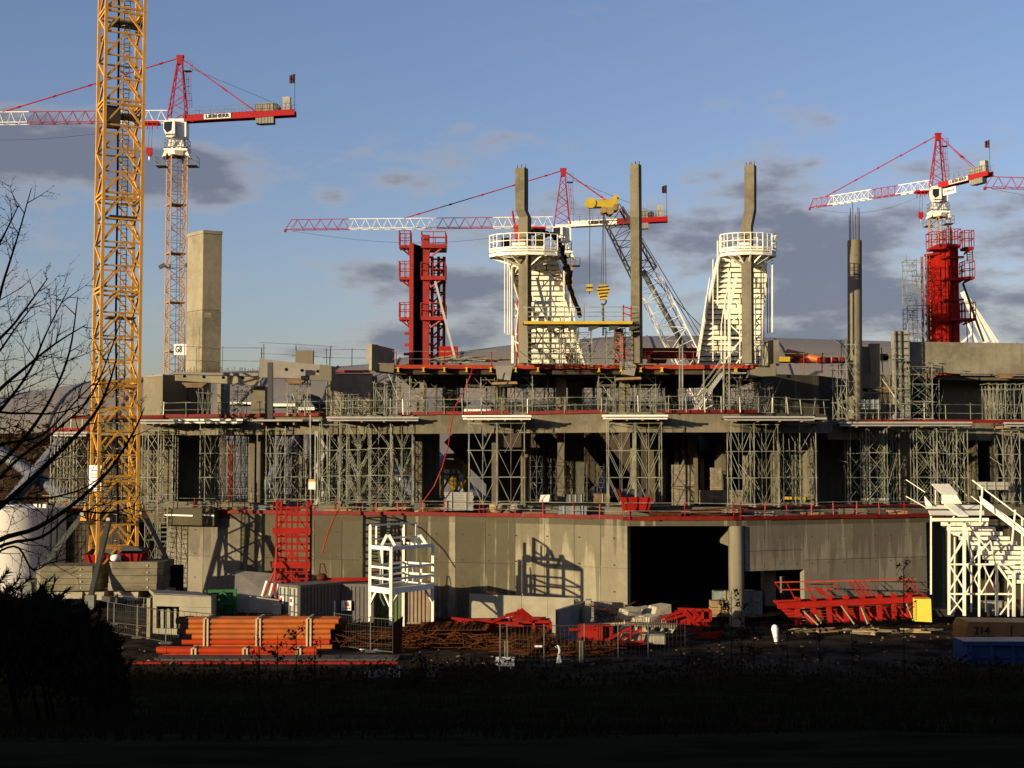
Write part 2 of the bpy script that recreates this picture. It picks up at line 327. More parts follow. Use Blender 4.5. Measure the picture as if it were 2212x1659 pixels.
M['lamp'] = mat('dull_lamp', (0.6, 0.6, 0.55), 0.4)
M['sign'] = mat('sign_white', (0.75, 0.75, 0.72), 0.5, var=0.03)
M['ink'] = mat('black_lettering', (0.012, 0.012, 0.012), 0.6)
M['inkred'] = mat('red_lettering', (0.55, 0.02, 0.02), 0.6)
M['flag'] = mat('dark_flag_cloth', (0.10, 0.04, 0.05), 0.9, var=0.8, scale=3)
M['shadeorange'] = mat('shade_orange_cover', (0.30, 0.15, 0.04), 0.6, var=0.15)  # orange lowered to carry the shade the cover stands in
M['shadeblue'] = mat('shade_blue_paint', (0.008, 0.05, 0.17), 0.5, var=0.2)  # darker copy of the blue, with the skip's shade in the colour
M['gold'] = mat('gold_machine_paint', (0.62, 0.46, 0.03), 0.45)
M['stripe'] = mat('hook_yellow', (0.70, 0.48, 0.04), 0.45)

def ground_mix():
    m_ = bpy.data.materials.new('yard_mud_to_grass'); m_.use_nodes = True; nt = m_.node_tree; L = nt.links.new
    b = nt.nodes['Principled BSDF']; b.inputs['Roughness'].default_value = 1.0; b.inputs['Specular IOR Level'].default_value = 0.0
    geo = node(nt, 'ShaderNodeNewGeometry'); sep = node(nt, 'ShaderNodeSeparateXYZ'); L(geo.outputs['Position'], sep.inputs[0])
    def nz(sc, det=6):
        n = node(nt, 'ShaderNodeTexNoise'); n.inputs['Scale'].default_value = sc; n.inputs['Detail'].default_value = det; L(geo.outputs['Position'], n.inputs['Vector']); return n.outputs['Fac']
    def m(op, a, b_=None):
        n = node(nt, 'ShaderNodeMath', operation=op)
        for i, v in enumerate((a, b_)):
            if v is None: continue
            if hasattr(v, 'links'): L(v, n.inputs[i])
            else: n.inputs[i].default_value = v
        return n.outputs[0]
    def mix(f, a, c):
        n = node(nt, 'ShaderNodeMix', data_type='RGBA'); L(f, n.inputs[0])
        for i, v in ((6, a), (7, c)):
            if hasattr(v, 'links'): L(v, n.inputs[i])
            else: n.inputs[i].default_value = (*v, 1)
        return n.outputs[2]
    def rmp(v, a, c, lo=0, hi=1):
        r = node(nt, 'ShaderNodeMapRange', interpolation_type='SMOOTHSTEP'); L(v, r.inputs[0]); r.inputs[1].default_value = a; r.inputs[2].default_value = c; r.inputs[3].default_value = lo; r.inputs[4].default_value = hi; return r.outputs[0]
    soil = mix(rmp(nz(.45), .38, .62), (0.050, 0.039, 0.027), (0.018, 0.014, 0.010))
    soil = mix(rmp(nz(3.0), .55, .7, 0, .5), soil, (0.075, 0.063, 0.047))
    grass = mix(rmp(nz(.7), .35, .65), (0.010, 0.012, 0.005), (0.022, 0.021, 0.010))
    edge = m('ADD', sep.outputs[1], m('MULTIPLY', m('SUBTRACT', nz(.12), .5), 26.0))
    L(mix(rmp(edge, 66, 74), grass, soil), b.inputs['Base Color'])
    bp = node(nt, 'ShaderNodeBump'); bp.inputs['Strength'].default_value = .7; bp.inputs['Distance'].default_value = .12; L(nz(1.4, 8), bp.inputs['Height']); L(bp.outputs[0], b.inputs['Normal'])
    return m_
M['ground'] = ground_mix()
# ------------------------------------------------------------------ ground
random.seed(11)
def gz(x, y):
    # yard level, the bank the camera stands on, and a rise at the wooded ridge behind it
    n = mnoise.noise(V3((x * 0.08, y * 0.08, 0.3))) * 0.25 + mnoise.noise(V3((x * 0.3, y * 0.3, 1.3))) * 0.08
    if y > 70: b = 0.0
    elif y > 8: t = (70 - y) / 62; b = 8.9 * t ** 1.28
    else: b = 8.9
    yard = 1.0 if y > 72 else max(0.0, (y - 60) / 12)
    far = 0.0
    return b + n * (1 - 0.85 * yard) + far
def grid_mesh(name, xs, ys, fz, mt, kind, thick=None):
    mb = MB(); nx, ny = len(xs), len(ys)
    pts = [(x, y, fz(x, y)) for y in ys for x in xs]
    mb.poly(pts, [(j * nx + i, j * nx + i + 1, (j + 1) * nx + i + 1, (j + 1) * nx + i) for j in range(ny - 1) for i in range(nx - 1)])
    o = mb.build(name, mt, smooth=True); tag(o, kind=kind); return o
xs = [-3000, -1200, -500, -250, -150, -100] + [-80 + 2.0 * i for i in range(81)] + [100, 150, 250, 500, 1200, 3000]
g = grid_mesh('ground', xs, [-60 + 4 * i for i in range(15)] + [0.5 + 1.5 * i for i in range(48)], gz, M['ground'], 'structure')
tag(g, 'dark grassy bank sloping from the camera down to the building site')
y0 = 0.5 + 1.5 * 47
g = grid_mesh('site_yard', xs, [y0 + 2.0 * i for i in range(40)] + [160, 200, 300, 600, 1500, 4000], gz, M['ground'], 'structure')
tag(g, 'muddy yard of the building site')
g = grid_mesh('rear_ground', xs, [-3000, -1000, -300, -120, -60], lambda x, y: 8.9 if y > -200 else 5, M['grass'], 'structure')
# wooded ridge behind the camera, unseen, its crest shaped to shade the near ground
def ridge_h(x):
    K = [(-420, 18), (-300, 20), (-200, 21.6), (-177, 22.2), (-158, 22.6), (-147, 23.4), (-138, 24.6), (-130, 26.2), (-121, 29.8), (-97, 33), (40, 33), (120, 30), (260, 24)]
    for (a, ha), (b, hb) in zip(K, K[1:]):
        if a <= x <= b: return ha + (hb - ha) * (x - a) / (b - a)
    return 18
def ridge(x, y):
    t = max(0.0, 1 - abs(y + 44) / 22.0); h = ridge_h(x) - 8.9
    return 8.6 + h * min(1, t * 1.6) + mnoise.noise(V3((x * 0.12, y * 0.1, 5))) * .6 * t + mnoise.noise(V3((x * 0.5, y * 0.1, 9))) * 0.4 * t
g = grid_mesh('wooded_ridge', [-420 + 3 * i for i in range(228)], [-68 + 4 * i for i in range(13)], ridge, M['brown'], 'structure')
tag(g, 'wooded ridge behind the viewpoint')

# brown scrub hillside and old arena behind the new stand
def hill(x, y):
    t = max(0.0, 1 - ((y - 172) / 26.0) ** 2)
    h = 14.6 - 2.5 * max(0, min(1, (x - 5) / 20.0))
    return -0.3 + h * t + (mnoise.noise(V3((x * 0.15, y * 0.15, 2))) * 1.2 + mnoise.noise(V3((x * 0.6, y * 0.6, 4))) * 0.6) * t
g = grid_mesh('hillside', [-130 + 1.5 * i for i in range(150)], [146 + 2 * i for i in range(27)], hill, M['brown'], 'structure')
tag(g, 'brown scrub covered bank behind the new stand')
random.seed(5)
mb = MB()
for i in range(9000):
    x = random.uniform(-95, 60); y = random.uniform(150, 170); z = hill(x, y)
    c = V3((x, y, z + random.uniform(-0.2, 1.6))); r = random.uniform(0.25, 0.7)
    a = V3((random.uniform(-1, 1), random.uniform(-1, 1), random.uniform(-1, 1))).normalized() * r; b = V3((random.uniform(-1, 1), random.uniform(-1, 1), random.uniform(-1, 1))).normalized() * r * 0.6
    mb.poly([c - a, c + b, c + a], [(0, 1, 2)])
o = mb.build('hillside_scrub', M['brown']); tag(o, 'tangled leafless brown scrub on the bank behind the stand', kind='stuff')

AR = thing('arena', 'old grey arena with a long curved roof rising behind the concrete stand', 'arena', (0, 190, 0))
TOP = [(-400, 930), (-60, 872), (100, 850), (200, 832), (300, 820), (420, 812), (560, 806), (700, 800), (800, 792), (900, 774), (1000, 765), (1100, 752), (1200, 743), (1320, 734), (1500, 732), (1700, 738), (1900, 744), (2212, 750), (2700, 762)]
def interp(K, v):
    for (a, ha), (b, hb) in zip(K, K[1:]):
        if a <= v <= b: return ha + (hb - ha) * (v - a) / (b - a)
    return K[0][1] if v < K[0][0] else K[-1][1]
def arena_top(px, D=205): return PZ(px, interp(TOP, px), D)
mb = MB(); cols = list(range(-400, 2701, 40)); rows = 9; pts = []
for i, px in enumerate(cols):
    zt = arena_top(px)
    for j in range(rows):
        t = j / (rows - 1); ang = t * R(78)
        y = 205 - 26 * math.cos(ang) + 0; z = 11 + (zt - 11) * math.sin(ang) / math.sin(R(78))
        pts.append((P(px, 900, 205).x, y, z))
fs = [(i * rows + j, (i + 1) * rows + j, (i + 1) * rows + j + 1, i * rows + j + 1) for i in range(len(cols) - 1) for j in range(rows - 1)]
mb.poly(pts, fs)
roof = mb.build('roof', M['arena'], AR, smooth=True)
mb = MB(); a = P(cols[0], 900, 205); b = P(cols[-1], 900, 205)
mb.box(((a.x + b.x) / 2, 205, 6.5), (b.x - a.x, 40, 13)); mb.build('wall', M['arenad'], AR)
for px in range(-300, 2600, 130):          # standing seams between the roof sheets
    mb = MB(); q = []
    for j in range(rows):
        t = j / (rows - 1); ang = t * R(78); zt = arena_top(px); q.append(V3((P(px, 900, 205).x, 205 - 26.15 * math.cos(ang), 0.1 + 11 + (zt - 11) * math.sin(ang) / math.sin(R(78)))))
    for u, v in zip(q, q[1:]): mb.bar(u, v, 0.14)
    mb.build('roof_seam', M['arenad'], AR)
mb = MB(); mb.bar(P(1330, 760, 178), P(1560, 760, 178), 0.25, 3.0); 
mb = MB(); mb.extr([P(1462, 775, 177), P(1532, 775, 177), P(1528, 768, 177), P(1515, 760, 177), P(1488, 750, 177), P(1466, 742, 177)], (0, 2, 0)); mb.build('roof_fold', M['greyconc'], AR)
for k in range(5): mb = MB(); mb.box(P(1606 - 10, 756 + 3 * k, 176), (.8, .3, .1)); mb.build('roof_rung', M['arenad'], AR)
# low dark roofs with pale edges in front of the arena
for k, (x0, x1, yt, yb) in enumerate([(478, 570, 850, 868), (582, 640, 852, 872), (645, 680, 850, 880), (900, 990, 868, 890), (1000, 1060, 866, 884)]):
    t = thing('low_roof', ['dark low-pitched roof behind the gap right of the tall pier', 'dark roof strip behind the raking prop', 'small dark gabled roof behind the long notched beam', 'dark roof edge seen between scaffolds under the upper deck', 'narrow dark roof behind the middle of the upper deck'][k], 'roof', P((x0 + x1) / 2, yb, 150))
    D = 150; a = P(x0, yb, D); b = P(x1, yb, D); mid = P((x0 + x1) / 2, yt, D)
    mb = MB(); mb.extr([a, b, V3((b.x - 1.2, D, mid.z)), V3((a.x + 1.2, D, mid.z))], (0, 8, 0)); mb.build('roof_slope', M['arenad'], t)
    mb = MB(); mb.bar(a + V3((0, -.1, -.15)), b + V3((0, -.1, -.15)), 0.3); mb.build('eaves', M['white'], t)
    mb = MB(); mb.box(((a.x + b.x) / 2, D + 4, a.z / 2 - .2), (b.x - a.x - 1, 7, a.z - .4)); mb.build('wall', M['arenad'], t)
t = thing('long_hall', 'long low dark hall seen between the scaffolds below the upper deck', 'hall', P(1100, 1000, 150))
for i, (x0, x1, yt) in enumerate([(470, 705, 868), (900, 1130, 864), (1131, 1330, 868), (1331, 1500, 862), (1501, 1720, 866)]):
    a, b = P(x0, yt, 152), P(x1, yt, 152); mb = MB(); mb.box(((a.x + b.x) / 2, 157, a.z / 2), (b.x - a.x, 10, a.z)); mb.build('bay', M['soffit'], t)
    mb = MB(); mb.bar(P(x0, yt, 151.8), P(x1, yt, 151.8), .3, .5); mb.build('eaves', M['arenad'], t)
    for k in range(5):
        q = P(x0 + (x1 - x0) * (k + .5) / 5, yt + 12, 151.9); mb = MB(); mb.box(q, (2.2, .1, .8)); mb.build('window', M['glass'], t)
# leaning steel masts of the old arena
for k, (a, b, r, lab) in enumerate([((165, 915), (60, 1040), .62, 'thick pale steel tube leaning up to the right behind the bare tree'),
        ((0, 975), (190, 1110), .62, 'thick pale steel tube leaning down to the right behind the yellow mast base'),
        ((640, 940), (560, 1082), .6, 'pale blue-grey tube leaning left behind the middle scaffold'),
        ((850, 1010), (910, 1085), .6, 'pale tube sloping down right behind the thin scaffold posts'),
        ((935, 985), (1015, 1065), .85, 'fat grey tube sloping down in front of the yellow frame'),
        ((1330, 1010), (1290, 1085), 0.9, 'short pale tube standing in the gap beside the square pillar')]):
    t = thing('leaning_mast', lab, 'mast', P(b[0], b[1], 132))
    A = P(*a, 134); B = P(*b, 132); d = (B - A).normalized(); B = B + d * max(0, (B.z - 0) / max(0.05, -d.z))
    mb = MB(); mb.tube(A, B, r * .9, r, n=20); mb.build('tube', M['tubeshade'], t, smooth=True)
    mb = MB(); q = A + d * 1.5; mb.tube(q, q + d * 0.3, r * 1.05, n=20); mb.build('collar', M['steel'], t)

# ------------------------------------------------------------------ the new stand
Z1, Z1B, Z2, Z3 = 7.05, 7.7, 14.1, 17.6
LINE = [(95, 107), (360, 104), (520, 102), (680, 100), (860, 98), (1113, 95), (1240, 93), (1355, 91), (1590, 91), (1800, 94), (2030, 97), (2300, 99)]
def DL(px): return interp(LINE, px)
def LP(px, back=0.0):
    D = DL(px); p = XY(px, D); return V3((p.x, D + back, 0))
ST = thing('unfinished_stand', 'long raw concrete grandstand under construction with open decks on pillars', 'grandstand', (0, 97, 0))
# ground floor walls in shuttered pours: each pour a panel, joints recessed
def pours(px0, px1, n, z0, z1, mt, lift=None, t=0.5, back=0.0, par=None, name='wall_panel', gap=0.03):
    a, b = LP(px0, back), LP(px1, back)
    for i in range(n):
        p = a.lerp(b, i / n); q = a.lerp(b, (i + 1) / n); d = (q - p).normalized() * gap / 2
        zs = [z0] + (lift or []) + [z1]
        for u, v in zip(zs, zs[1:]):
            mb = MB(); mb.wall(p + d, q - d, t, u, v - (gap if v != z1 else 0)); mb.build(name, mt, par or ST)
    mb = MB(); mb.wall(a + V3((0, 0.12, 0)), b + V3((0, 0.12, 0)), t - 0.16, z0, z1 - 0.05); mb.build('wall_core', mt, par or ST)
for (a, b, n, mm_) in [(362, 520, 2, 'wallr'), (520, 680, 2, 'wall'), (680, 860, 3, 'wall'), (860, 1113, 4, 'wall'), (1113, 1240, 2, 'wallb'), (1240, 1355, 2, 'wallb')]:
    pours(a, b, n, -0.3, 6.55, M[mm_], lift=[3.8])
a, b = LP(362), LP(1355); 
for (u, v) in zip(LINE[1:], LINE[2:]):
    pass
pours(1608, 1735, 3, 3.58, 6.55, M['wallr'], lift=[4.9])
pours(1735, 2000, 5, -0.3, 6.55, M['wallr'], lift=[4.2])
pours(2004, 2075, 1, -0.3, 6.55, M['wall'], back=0.9); pours(2078, 2150, 1, -0.3, 6.55, M['wall'], back=3.5)
pours(2150, 2200, 1, 3.7, 6.55, M['wall'], back=3.5); pours(2200, 2330, 1, -0.3, 6.55, M['wall'], back=3.5)
# slab edge over it
def strip(pxs, z0, z1, t, back, mt, name, par=None, gap=0.0):
    for u, v in zip(pxs, pxs[1:]):
        a, b = LP(u, back), LP(v, back); d = (b - a).normalized() * gap / 2
        mb = MB(); mb.wall(a + d, b - d, t, z0, z1); mb.build(name, mt, par or ST)
pxl = [p for p, _ in LINE if p >= 95]
strip([362, 520, 680, 860, 1113, 1240, 1355, 1590, 1800, 2030], 6.55, Z1, 3.2, 0.004, M['wall'], 'slab_edge')
strip([95, 200, 342], 6.2, Z1, 3.0, 0.0, M['conc'], 'slab_edge'); 
strip([342, 470], 6.1, 7.35, 0.6, -1.1, M['wall'], 'parapet')
for k, (u, v) in enumerate([(355, 417), (437, 463)]):
    mb = MB(); a = P(u, 1112, DL(u) - 1.2); b = P(v, 1114, DL(v) - 1.2); mb.bar(a, b, 0.12, 0.10); mb.build('white_strip', M['white'], ST)  # white bars along the parapet face
# thick upper slab set back, with its upstand face
strip([95, 360, 520, 680, 860, 1113, 1355, 1590, 1800, 2030, 2300], Z1 - 0.2, Z1B, 26.0, 2.6, M['slab'], 'deck_slab')
# left recess walls
pours(128, 152, 1, -0.3, 6.2, M['wall'], back=0.4); pours(250, 345, 2, -0.3, 6.2, M['wall'], back=3.0)
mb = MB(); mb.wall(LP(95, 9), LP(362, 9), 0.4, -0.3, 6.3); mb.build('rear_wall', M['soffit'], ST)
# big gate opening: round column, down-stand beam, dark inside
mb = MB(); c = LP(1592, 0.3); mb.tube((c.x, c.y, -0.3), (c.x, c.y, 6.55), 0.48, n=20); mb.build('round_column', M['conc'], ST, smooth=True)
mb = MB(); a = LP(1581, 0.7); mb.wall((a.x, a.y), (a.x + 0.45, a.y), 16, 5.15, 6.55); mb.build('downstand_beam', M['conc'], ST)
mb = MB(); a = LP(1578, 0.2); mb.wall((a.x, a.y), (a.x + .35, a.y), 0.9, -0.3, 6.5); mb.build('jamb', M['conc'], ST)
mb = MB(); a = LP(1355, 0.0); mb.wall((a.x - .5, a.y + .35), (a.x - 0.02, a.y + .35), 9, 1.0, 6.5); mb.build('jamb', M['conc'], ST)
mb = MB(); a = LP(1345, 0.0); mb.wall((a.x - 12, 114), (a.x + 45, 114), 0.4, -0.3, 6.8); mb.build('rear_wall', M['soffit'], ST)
# twin opening with a pier
mb = MB(); a = LP(1659, 1.4); b = LP(1683, 1.4); mb.wall(a, b, 0.5, 1.1, 3.56); mb.build('pier', M['conc'], ST)
mb = MB(); a = LP(1707, 2.4); b = LP(1727, 2.4); mb.wall(a, b, 0.5, -0.3, 2.9); mb.build('pier', M['conc'], ST)
# edge boards along the lower deck, single boards with a kink here and there
random.seed(3)
def boards(px0, px1, zf, D0, mt, name='edge_board', h=0.26, L0=2.4, par=None, back=-0.16, sag=0.03):
    px = px0
    while px < px1 - 4:
        q = min(px1, px + L0 * F / DL(px)); a, b = LP(px, back), LP(q, back)
        if D0: a = V3((XY(px, D0(px)).x, D0(px), 0)); b = V3((XY(q, D0(q)).x, D0(q), 0))
        za = zf + random.uniform(-sag, sag); zb = zf + random.uniform(-sag, sag)
        mb = MB(); mb.wall(a, b, 0.06, za, za + h, zb, zb + h); mb.build(name, mt, par or ST); px = q + 0.3
boards(470, 1345, 6.98, None, M['redboard']); boards(1345, 2035, 6.92, None, M['redboard']); boards(95, 190, 7.0, None, M['redboard'])
boards(1600, 2010, 7.62, lambda p: DL(p) + 2.5, M['redboard'], h=0.10)

# deck 2 -------------------------------------------------
def D2(px): return interp([(60, 108), (145, 106), (350, 104), (680, 101), (1113, 96.5), (1355, 94), (1600, 94), (1800, 97), (1801, 101), (2300, 103)], px)
def P2(px, back=0.0): D = D2(px) + back; return V3((XY(px, D).x, D, 0))
K2 = [145, 350, 520, 680, 880, 1113, 1355, 1600, 1790]
for u, v in zip(K2, K2[1:]):
    mb = MB(); mb.wall(P2(u), P2(v), 0.5, 12.75, Z2); mb.build('fascia_beam', M['conc'], ST)
    mb = MB(); mb.wall(P2(u, .5), P2(v, .5), 16.0, 13.35, Z2 - .003); mb.build('deck_slab', M['slab'], ST)
for u, v in zip([1790, 1950, 2110, 2320], [1950, 2110, 2320]):
    mb = MB(); mb.wall(P2(u, 2.0), P2(v, 2.0), 0.5, 12.35, 13.75); mb.build('fascia_beam', M['conc'], ST)
    mb = MB(); mb.wall(P2(u, 2.5), P2(v, 2.5), 14.0, 13.0, 13.747); mb.build('deck_slab', M['slab'], ST)
# dark soffit ribs under deck 2
for px in range(200, 1790, 88):
    mb = MB(); a = P2(px, 0.6); mb.wall(a, (a.x + .5, a.y), 14, 12.85, 13.34); mb.build('soffit_beam', M['conc'], ST)
def D3(px): return 98.0
for (u, v) in [(850, 1100), (1100, 1380), (1380, 1680)]:
    a = XY(u, 98); b = XY(v, 98); mb = MB(); mb.wall(a, b, 18, 16.95, 17.33); mb.build('deck_slab', M['soffit'], ST)
for (u, v) in [(850, 1066), (1118, 1342), (1378, 1680)]:
    a = XY(u, 97.7); b = XY(v, 97.7); mb = MB(); mb.wall(a, b, 18.3, 17.333, 17.42); mb.build('deck_plywood', M['ply'], ST)
def strip3(u, v, z):
    px = u
    while px < v - 4:
        q = min(v, px + 75); a = XY(px, 97.6); b = XY(q, 97.6); mb = MB(); mb.wall(a, b, .06, z + random.uniform(-.02, .02), z + 0.28); mb.build('edge_board', M['redorange'], ST); px = q + .3
strip3(853, 1066, 17.32); strip3(1114, 1335, 17.32); strip3(1376, 1640, 17.32)
boards(150, 350, 13.98, lambda p: 103.6, M['redboard']); boards(350, 700, 14.05, lambda p: D2(p) - 0.25, M['redboard'])
boards(860, 1100, 14.1, lambda p: D2(p) - 0.25, M['redboard'], h=0.22); boards(1140, 1310, 14.05, lambda p: D2(p) - 0.25, M['redboard'], h=0.22); boards(1430, 1640, 14.05, lambda p: D2(p) - 0.25, M['redboard'], h=0.22)
boards(1810, 2300, 13.6, lambda p: 101.5, M['redboard'], h=0.25); boards(105, 200, 13.1, lambda p: 104.6, M['red'], h=0.22)
mb = MB(); a = XY(105, 104.5); b = XY(345, 104.5); mb.wall(a, b, 1.8, 12.75, 13.08); mb.build('deck_slab', M['conc'], ST)

# columns and walls standing between the decks: (x0, x1, D, z0, z1, depth, round, material)
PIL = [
 # lower storey: darker column tone deepens the shade, the lit wall kept paler
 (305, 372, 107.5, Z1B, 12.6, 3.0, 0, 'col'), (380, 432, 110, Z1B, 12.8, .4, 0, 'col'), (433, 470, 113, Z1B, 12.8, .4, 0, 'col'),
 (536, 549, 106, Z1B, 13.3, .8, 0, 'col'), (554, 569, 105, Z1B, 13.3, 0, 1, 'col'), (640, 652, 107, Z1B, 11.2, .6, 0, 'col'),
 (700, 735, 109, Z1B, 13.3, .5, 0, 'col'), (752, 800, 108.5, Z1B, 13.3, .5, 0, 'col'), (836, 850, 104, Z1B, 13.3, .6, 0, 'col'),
 (889, 913, 102, Z1B, 13.3, 12, 0, 'col'), (914, 936, 103, Z1B, 13.3, 9, 0, 'col'),  # extra depth keeps the sun out of the bays beyond
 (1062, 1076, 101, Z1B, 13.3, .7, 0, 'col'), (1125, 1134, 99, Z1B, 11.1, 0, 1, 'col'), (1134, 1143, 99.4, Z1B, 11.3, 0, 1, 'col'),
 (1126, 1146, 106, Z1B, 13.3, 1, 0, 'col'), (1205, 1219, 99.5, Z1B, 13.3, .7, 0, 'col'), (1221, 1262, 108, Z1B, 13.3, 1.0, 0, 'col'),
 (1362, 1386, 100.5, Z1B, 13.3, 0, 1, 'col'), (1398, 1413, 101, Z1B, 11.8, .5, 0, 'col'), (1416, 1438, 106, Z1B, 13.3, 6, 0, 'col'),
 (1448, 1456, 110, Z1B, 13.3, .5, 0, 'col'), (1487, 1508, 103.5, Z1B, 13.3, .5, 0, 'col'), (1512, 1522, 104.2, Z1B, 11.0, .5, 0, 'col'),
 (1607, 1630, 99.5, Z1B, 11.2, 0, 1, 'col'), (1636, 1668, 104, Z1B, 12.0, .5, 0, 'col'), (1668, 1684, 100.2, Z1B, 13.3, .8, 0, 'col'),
 (1706, 1748, 106, Z1B, 13.2, .5, 0, 'concshade'), (1768, 1840, 107, Z1B, 13.2, .5, 0, 'concshade'), (1758, 1768, 99, Z1B, 13.2, 7, 0, 'col'),
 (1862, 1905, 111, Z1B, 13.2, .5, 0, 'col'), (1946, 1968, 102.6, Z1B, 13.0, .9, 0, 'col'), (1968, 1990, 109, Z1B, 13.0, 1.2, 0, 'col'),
 (2020, 2112, 111, Z1B, 12.4, .5, 0, 'conc3'), (2112, 2114, 104, Z1B, 12.7, 7, 0, 'col'), (2168, 2195, 104.2, Z1B, 12.9, .8, 0, 'col'), (2196, 2260, 110, Z1B, 12.9, .5, 0, 'col'),  # the thin deep wall is added to block the sun
 # upper storey
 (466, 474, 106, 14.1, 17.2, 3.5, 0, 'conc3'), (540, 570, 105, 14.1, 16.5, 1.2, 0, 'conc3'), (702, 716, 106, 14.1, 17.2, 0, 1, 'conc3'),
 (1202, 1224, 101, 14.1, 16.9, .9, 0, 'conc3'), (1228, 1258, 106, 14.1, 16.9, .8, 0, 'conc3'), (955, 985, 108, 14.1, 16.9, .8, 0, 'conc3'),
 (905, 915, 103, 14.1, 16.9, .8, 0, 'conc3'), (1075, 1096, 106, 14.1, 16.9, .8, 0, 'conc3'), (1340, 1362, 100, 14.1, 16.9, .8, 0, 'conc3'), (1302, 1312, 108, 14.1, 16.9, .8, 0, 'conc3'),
 (1440, 1466, 109, 14.1, 16.9, .8, 0, 'conc3'), (1545, 1572, 108, 14.1, 16.9, .8, 0, 'conc3'), (1640, 1700, 108, 14.1, 16.9, .8, 0, 'concshade'),
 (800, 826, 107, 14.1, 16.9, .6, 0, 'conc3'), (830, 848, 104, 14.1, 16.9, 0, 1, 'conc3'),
]
for (x0, x1, D, z0, z1, dp, rnd, mt) in PIL:
    a = XY(x0, D); b = XY(x1, D); mb = MB()
    if rnd: mb.tube(((a.x + b.x) / 2, D + .3, z0), ((a.x + b.x) / 2, D + .3, z1), (b.x - a.x) / 2, n=16)
    else: mb.wall(a, b, dp, z0, z1)
    mb.build('column' if (x1 - x0) < 40 else 'inner_wall', M[mt], ST, smooth=bool(rnd))
# walls added to block the sun so the bays stay dark
for (px, D, dp, z0, z1) in [(1458, 106, 9, Z1B, 13.3), (1560, 101, 12, Z1B, 13.3), (1752, 98.5, 8, Z1B, 13.3), (2150, 104, 8, Z1B, 12.9), (1480, 104, 10, Z1B, 13.3)]:
    a = XY(px, D); mb = MB(); mb.wall(a, a + V3((.3, 0, 0)), dp, z0, z1); mb.build('sun_block_wall', M['conc'], ST)
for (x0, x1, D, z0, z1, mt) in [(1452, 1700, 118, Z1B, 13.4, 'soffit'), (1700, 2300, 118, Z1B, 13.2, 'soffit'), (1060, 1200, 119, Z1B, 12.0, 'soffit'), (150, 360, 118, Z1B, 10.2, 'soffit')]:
    mb = MB(); mb.wall(XY(x0, D), XY(x1, D), .3, z0, z1); mb.build('rear_wall', M[mt], ST)  # dark walls added so the inside reads black
# raking beams of the old terrace seen under the deck
for (a, b, D, w) in [((985, 930), (1130, 1075), 108, 2.6), ((1425, 935), (1580, 1080), 112, 2.2), ((1270, 940), (1370, 1070), 113, 1.6), ((1165, 935), (1270, 1060), 112, 1.4)]:
    A = P(*a, D); B = P(*b, D); mb = MB(); mb.bar(A, B, 0.6, w); mb.build('raking_beam', M['soffit'], ST)
# low kerb of blocks and block stacks in the lower storey
def block_stack(px, py, D, nx, ny, nz, label, s=(0.5, .22, .22), mt='brick'):
    o = P(px, py, D); z = Z1B; t = thing('block_stack', label, 'blocks', (o.x, D, z))
    for k in range(nz):
        for i in range(nx):
            mb = MB(); mb.box((o.x + (i + .5) * (s[0] + .02) + random.uniform(-.02, .02), D + .25, z + (k + .5) * (s[2] + .008) + (0.12 if k >= nz // 2 else 0)), (s[0], .45, s[2])); mb.build('block', M[mt], t)
    mb = MB(); mb.box((o.x + nx * s[0] / 2, D + .25, z + (nz // 2) * (s[2] + .008) + .06), (nx * s[0], .5, .1)); mb.build('pallet', M['wood'], t)
block_stack(1452, 1075, 97.3, 3, 0, 12, 'two-tier stack of grey blocks on a pallet beside the red skip on the deck')
block_stack(1512, 1075, 99.5, 6, 0, 4, 'low row of grey blocks behind the black doorway on the deck')
block_stack(1536, 1075, 101.2, 3, 0, 11, 'shaded block pier half hidden right of the black doorway')
# deck-3 left: walls, beams, blocks
def W(x0, y0, D0, x1, y1, D1, t, zt, zb, mt, name='wall_panel', par=None):
    mb = MB(); mb.wall(XY(x0, D0), XY(x1, D1), t, zb, zt); return mb.build(name, M[mt], par or ST)
W(712, 0, 104, 802, 0, 104, .6, 17.4, 14.1, 'conc3'); W(802, 0, 104.2, 812, 0, 104.2, .6, 17.2, 14.1, 'conc3')
boards(712, 800, 17.42, lambda p: 103.6, M['redorange'], h=0.2)
W(1640, 0, 104, 1772, 0, 106.5, .6, 17.4, 12.6, 'concshade'); W(1772, 0, 106.5, 1812, 0, 109.5, .6, 17.4, 12.6, 'concshade')
W(1812, 0, 109.5, 1850, 0, 112.5, .6, 17.4, 12.6, 'concshade')
W(1862, 0, 104, 1950, 0, 104, 1.2, PZ(1900, 808, 104), PZ(1900, 838, 104), 'conc3', 'beam')
W(1884, 0, 104, 1906, 0, 104, .5, PZ(1900, 742, 104), PZ(1900, 808, 104), 'conc3'); W(1864, 0, 104.3, 1884, 0, 104.3, .5, PZ(1900, 748, 104), PZ(1900, 808, 104), 'conc3')
W(1972, 0, 104, 2320, 0, 106, .7, PZ(2000, 738, 104), PZ(2000, 806, 104), 'conc3', 'upper_beam')
W(2040, 0, 108, 2150, 0, 109, .6, 17.2, 13.7, 'conc3', 'inner_wall'); W(1880, 0, 111, 1955, 0, 111, .6, 17.0, 13.7, 'conc', 'inner_wall')
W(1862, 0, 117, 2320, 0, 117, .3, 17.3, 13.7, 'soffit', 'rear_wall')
a = XY(1950, 104.8); b = XY(2320, 106.8); mb = MB(); mb.wall(a, b, 12, 17.0, 17.35); mb.build('deck_slab', M['slab'], ST)
mb = MB(); mb.wall(XY(1950, 104), XY(1972, 104), .8, 13.75, PZ(1960, 738, 104)); mb.build('wall_panel', M['conc3'], ST)
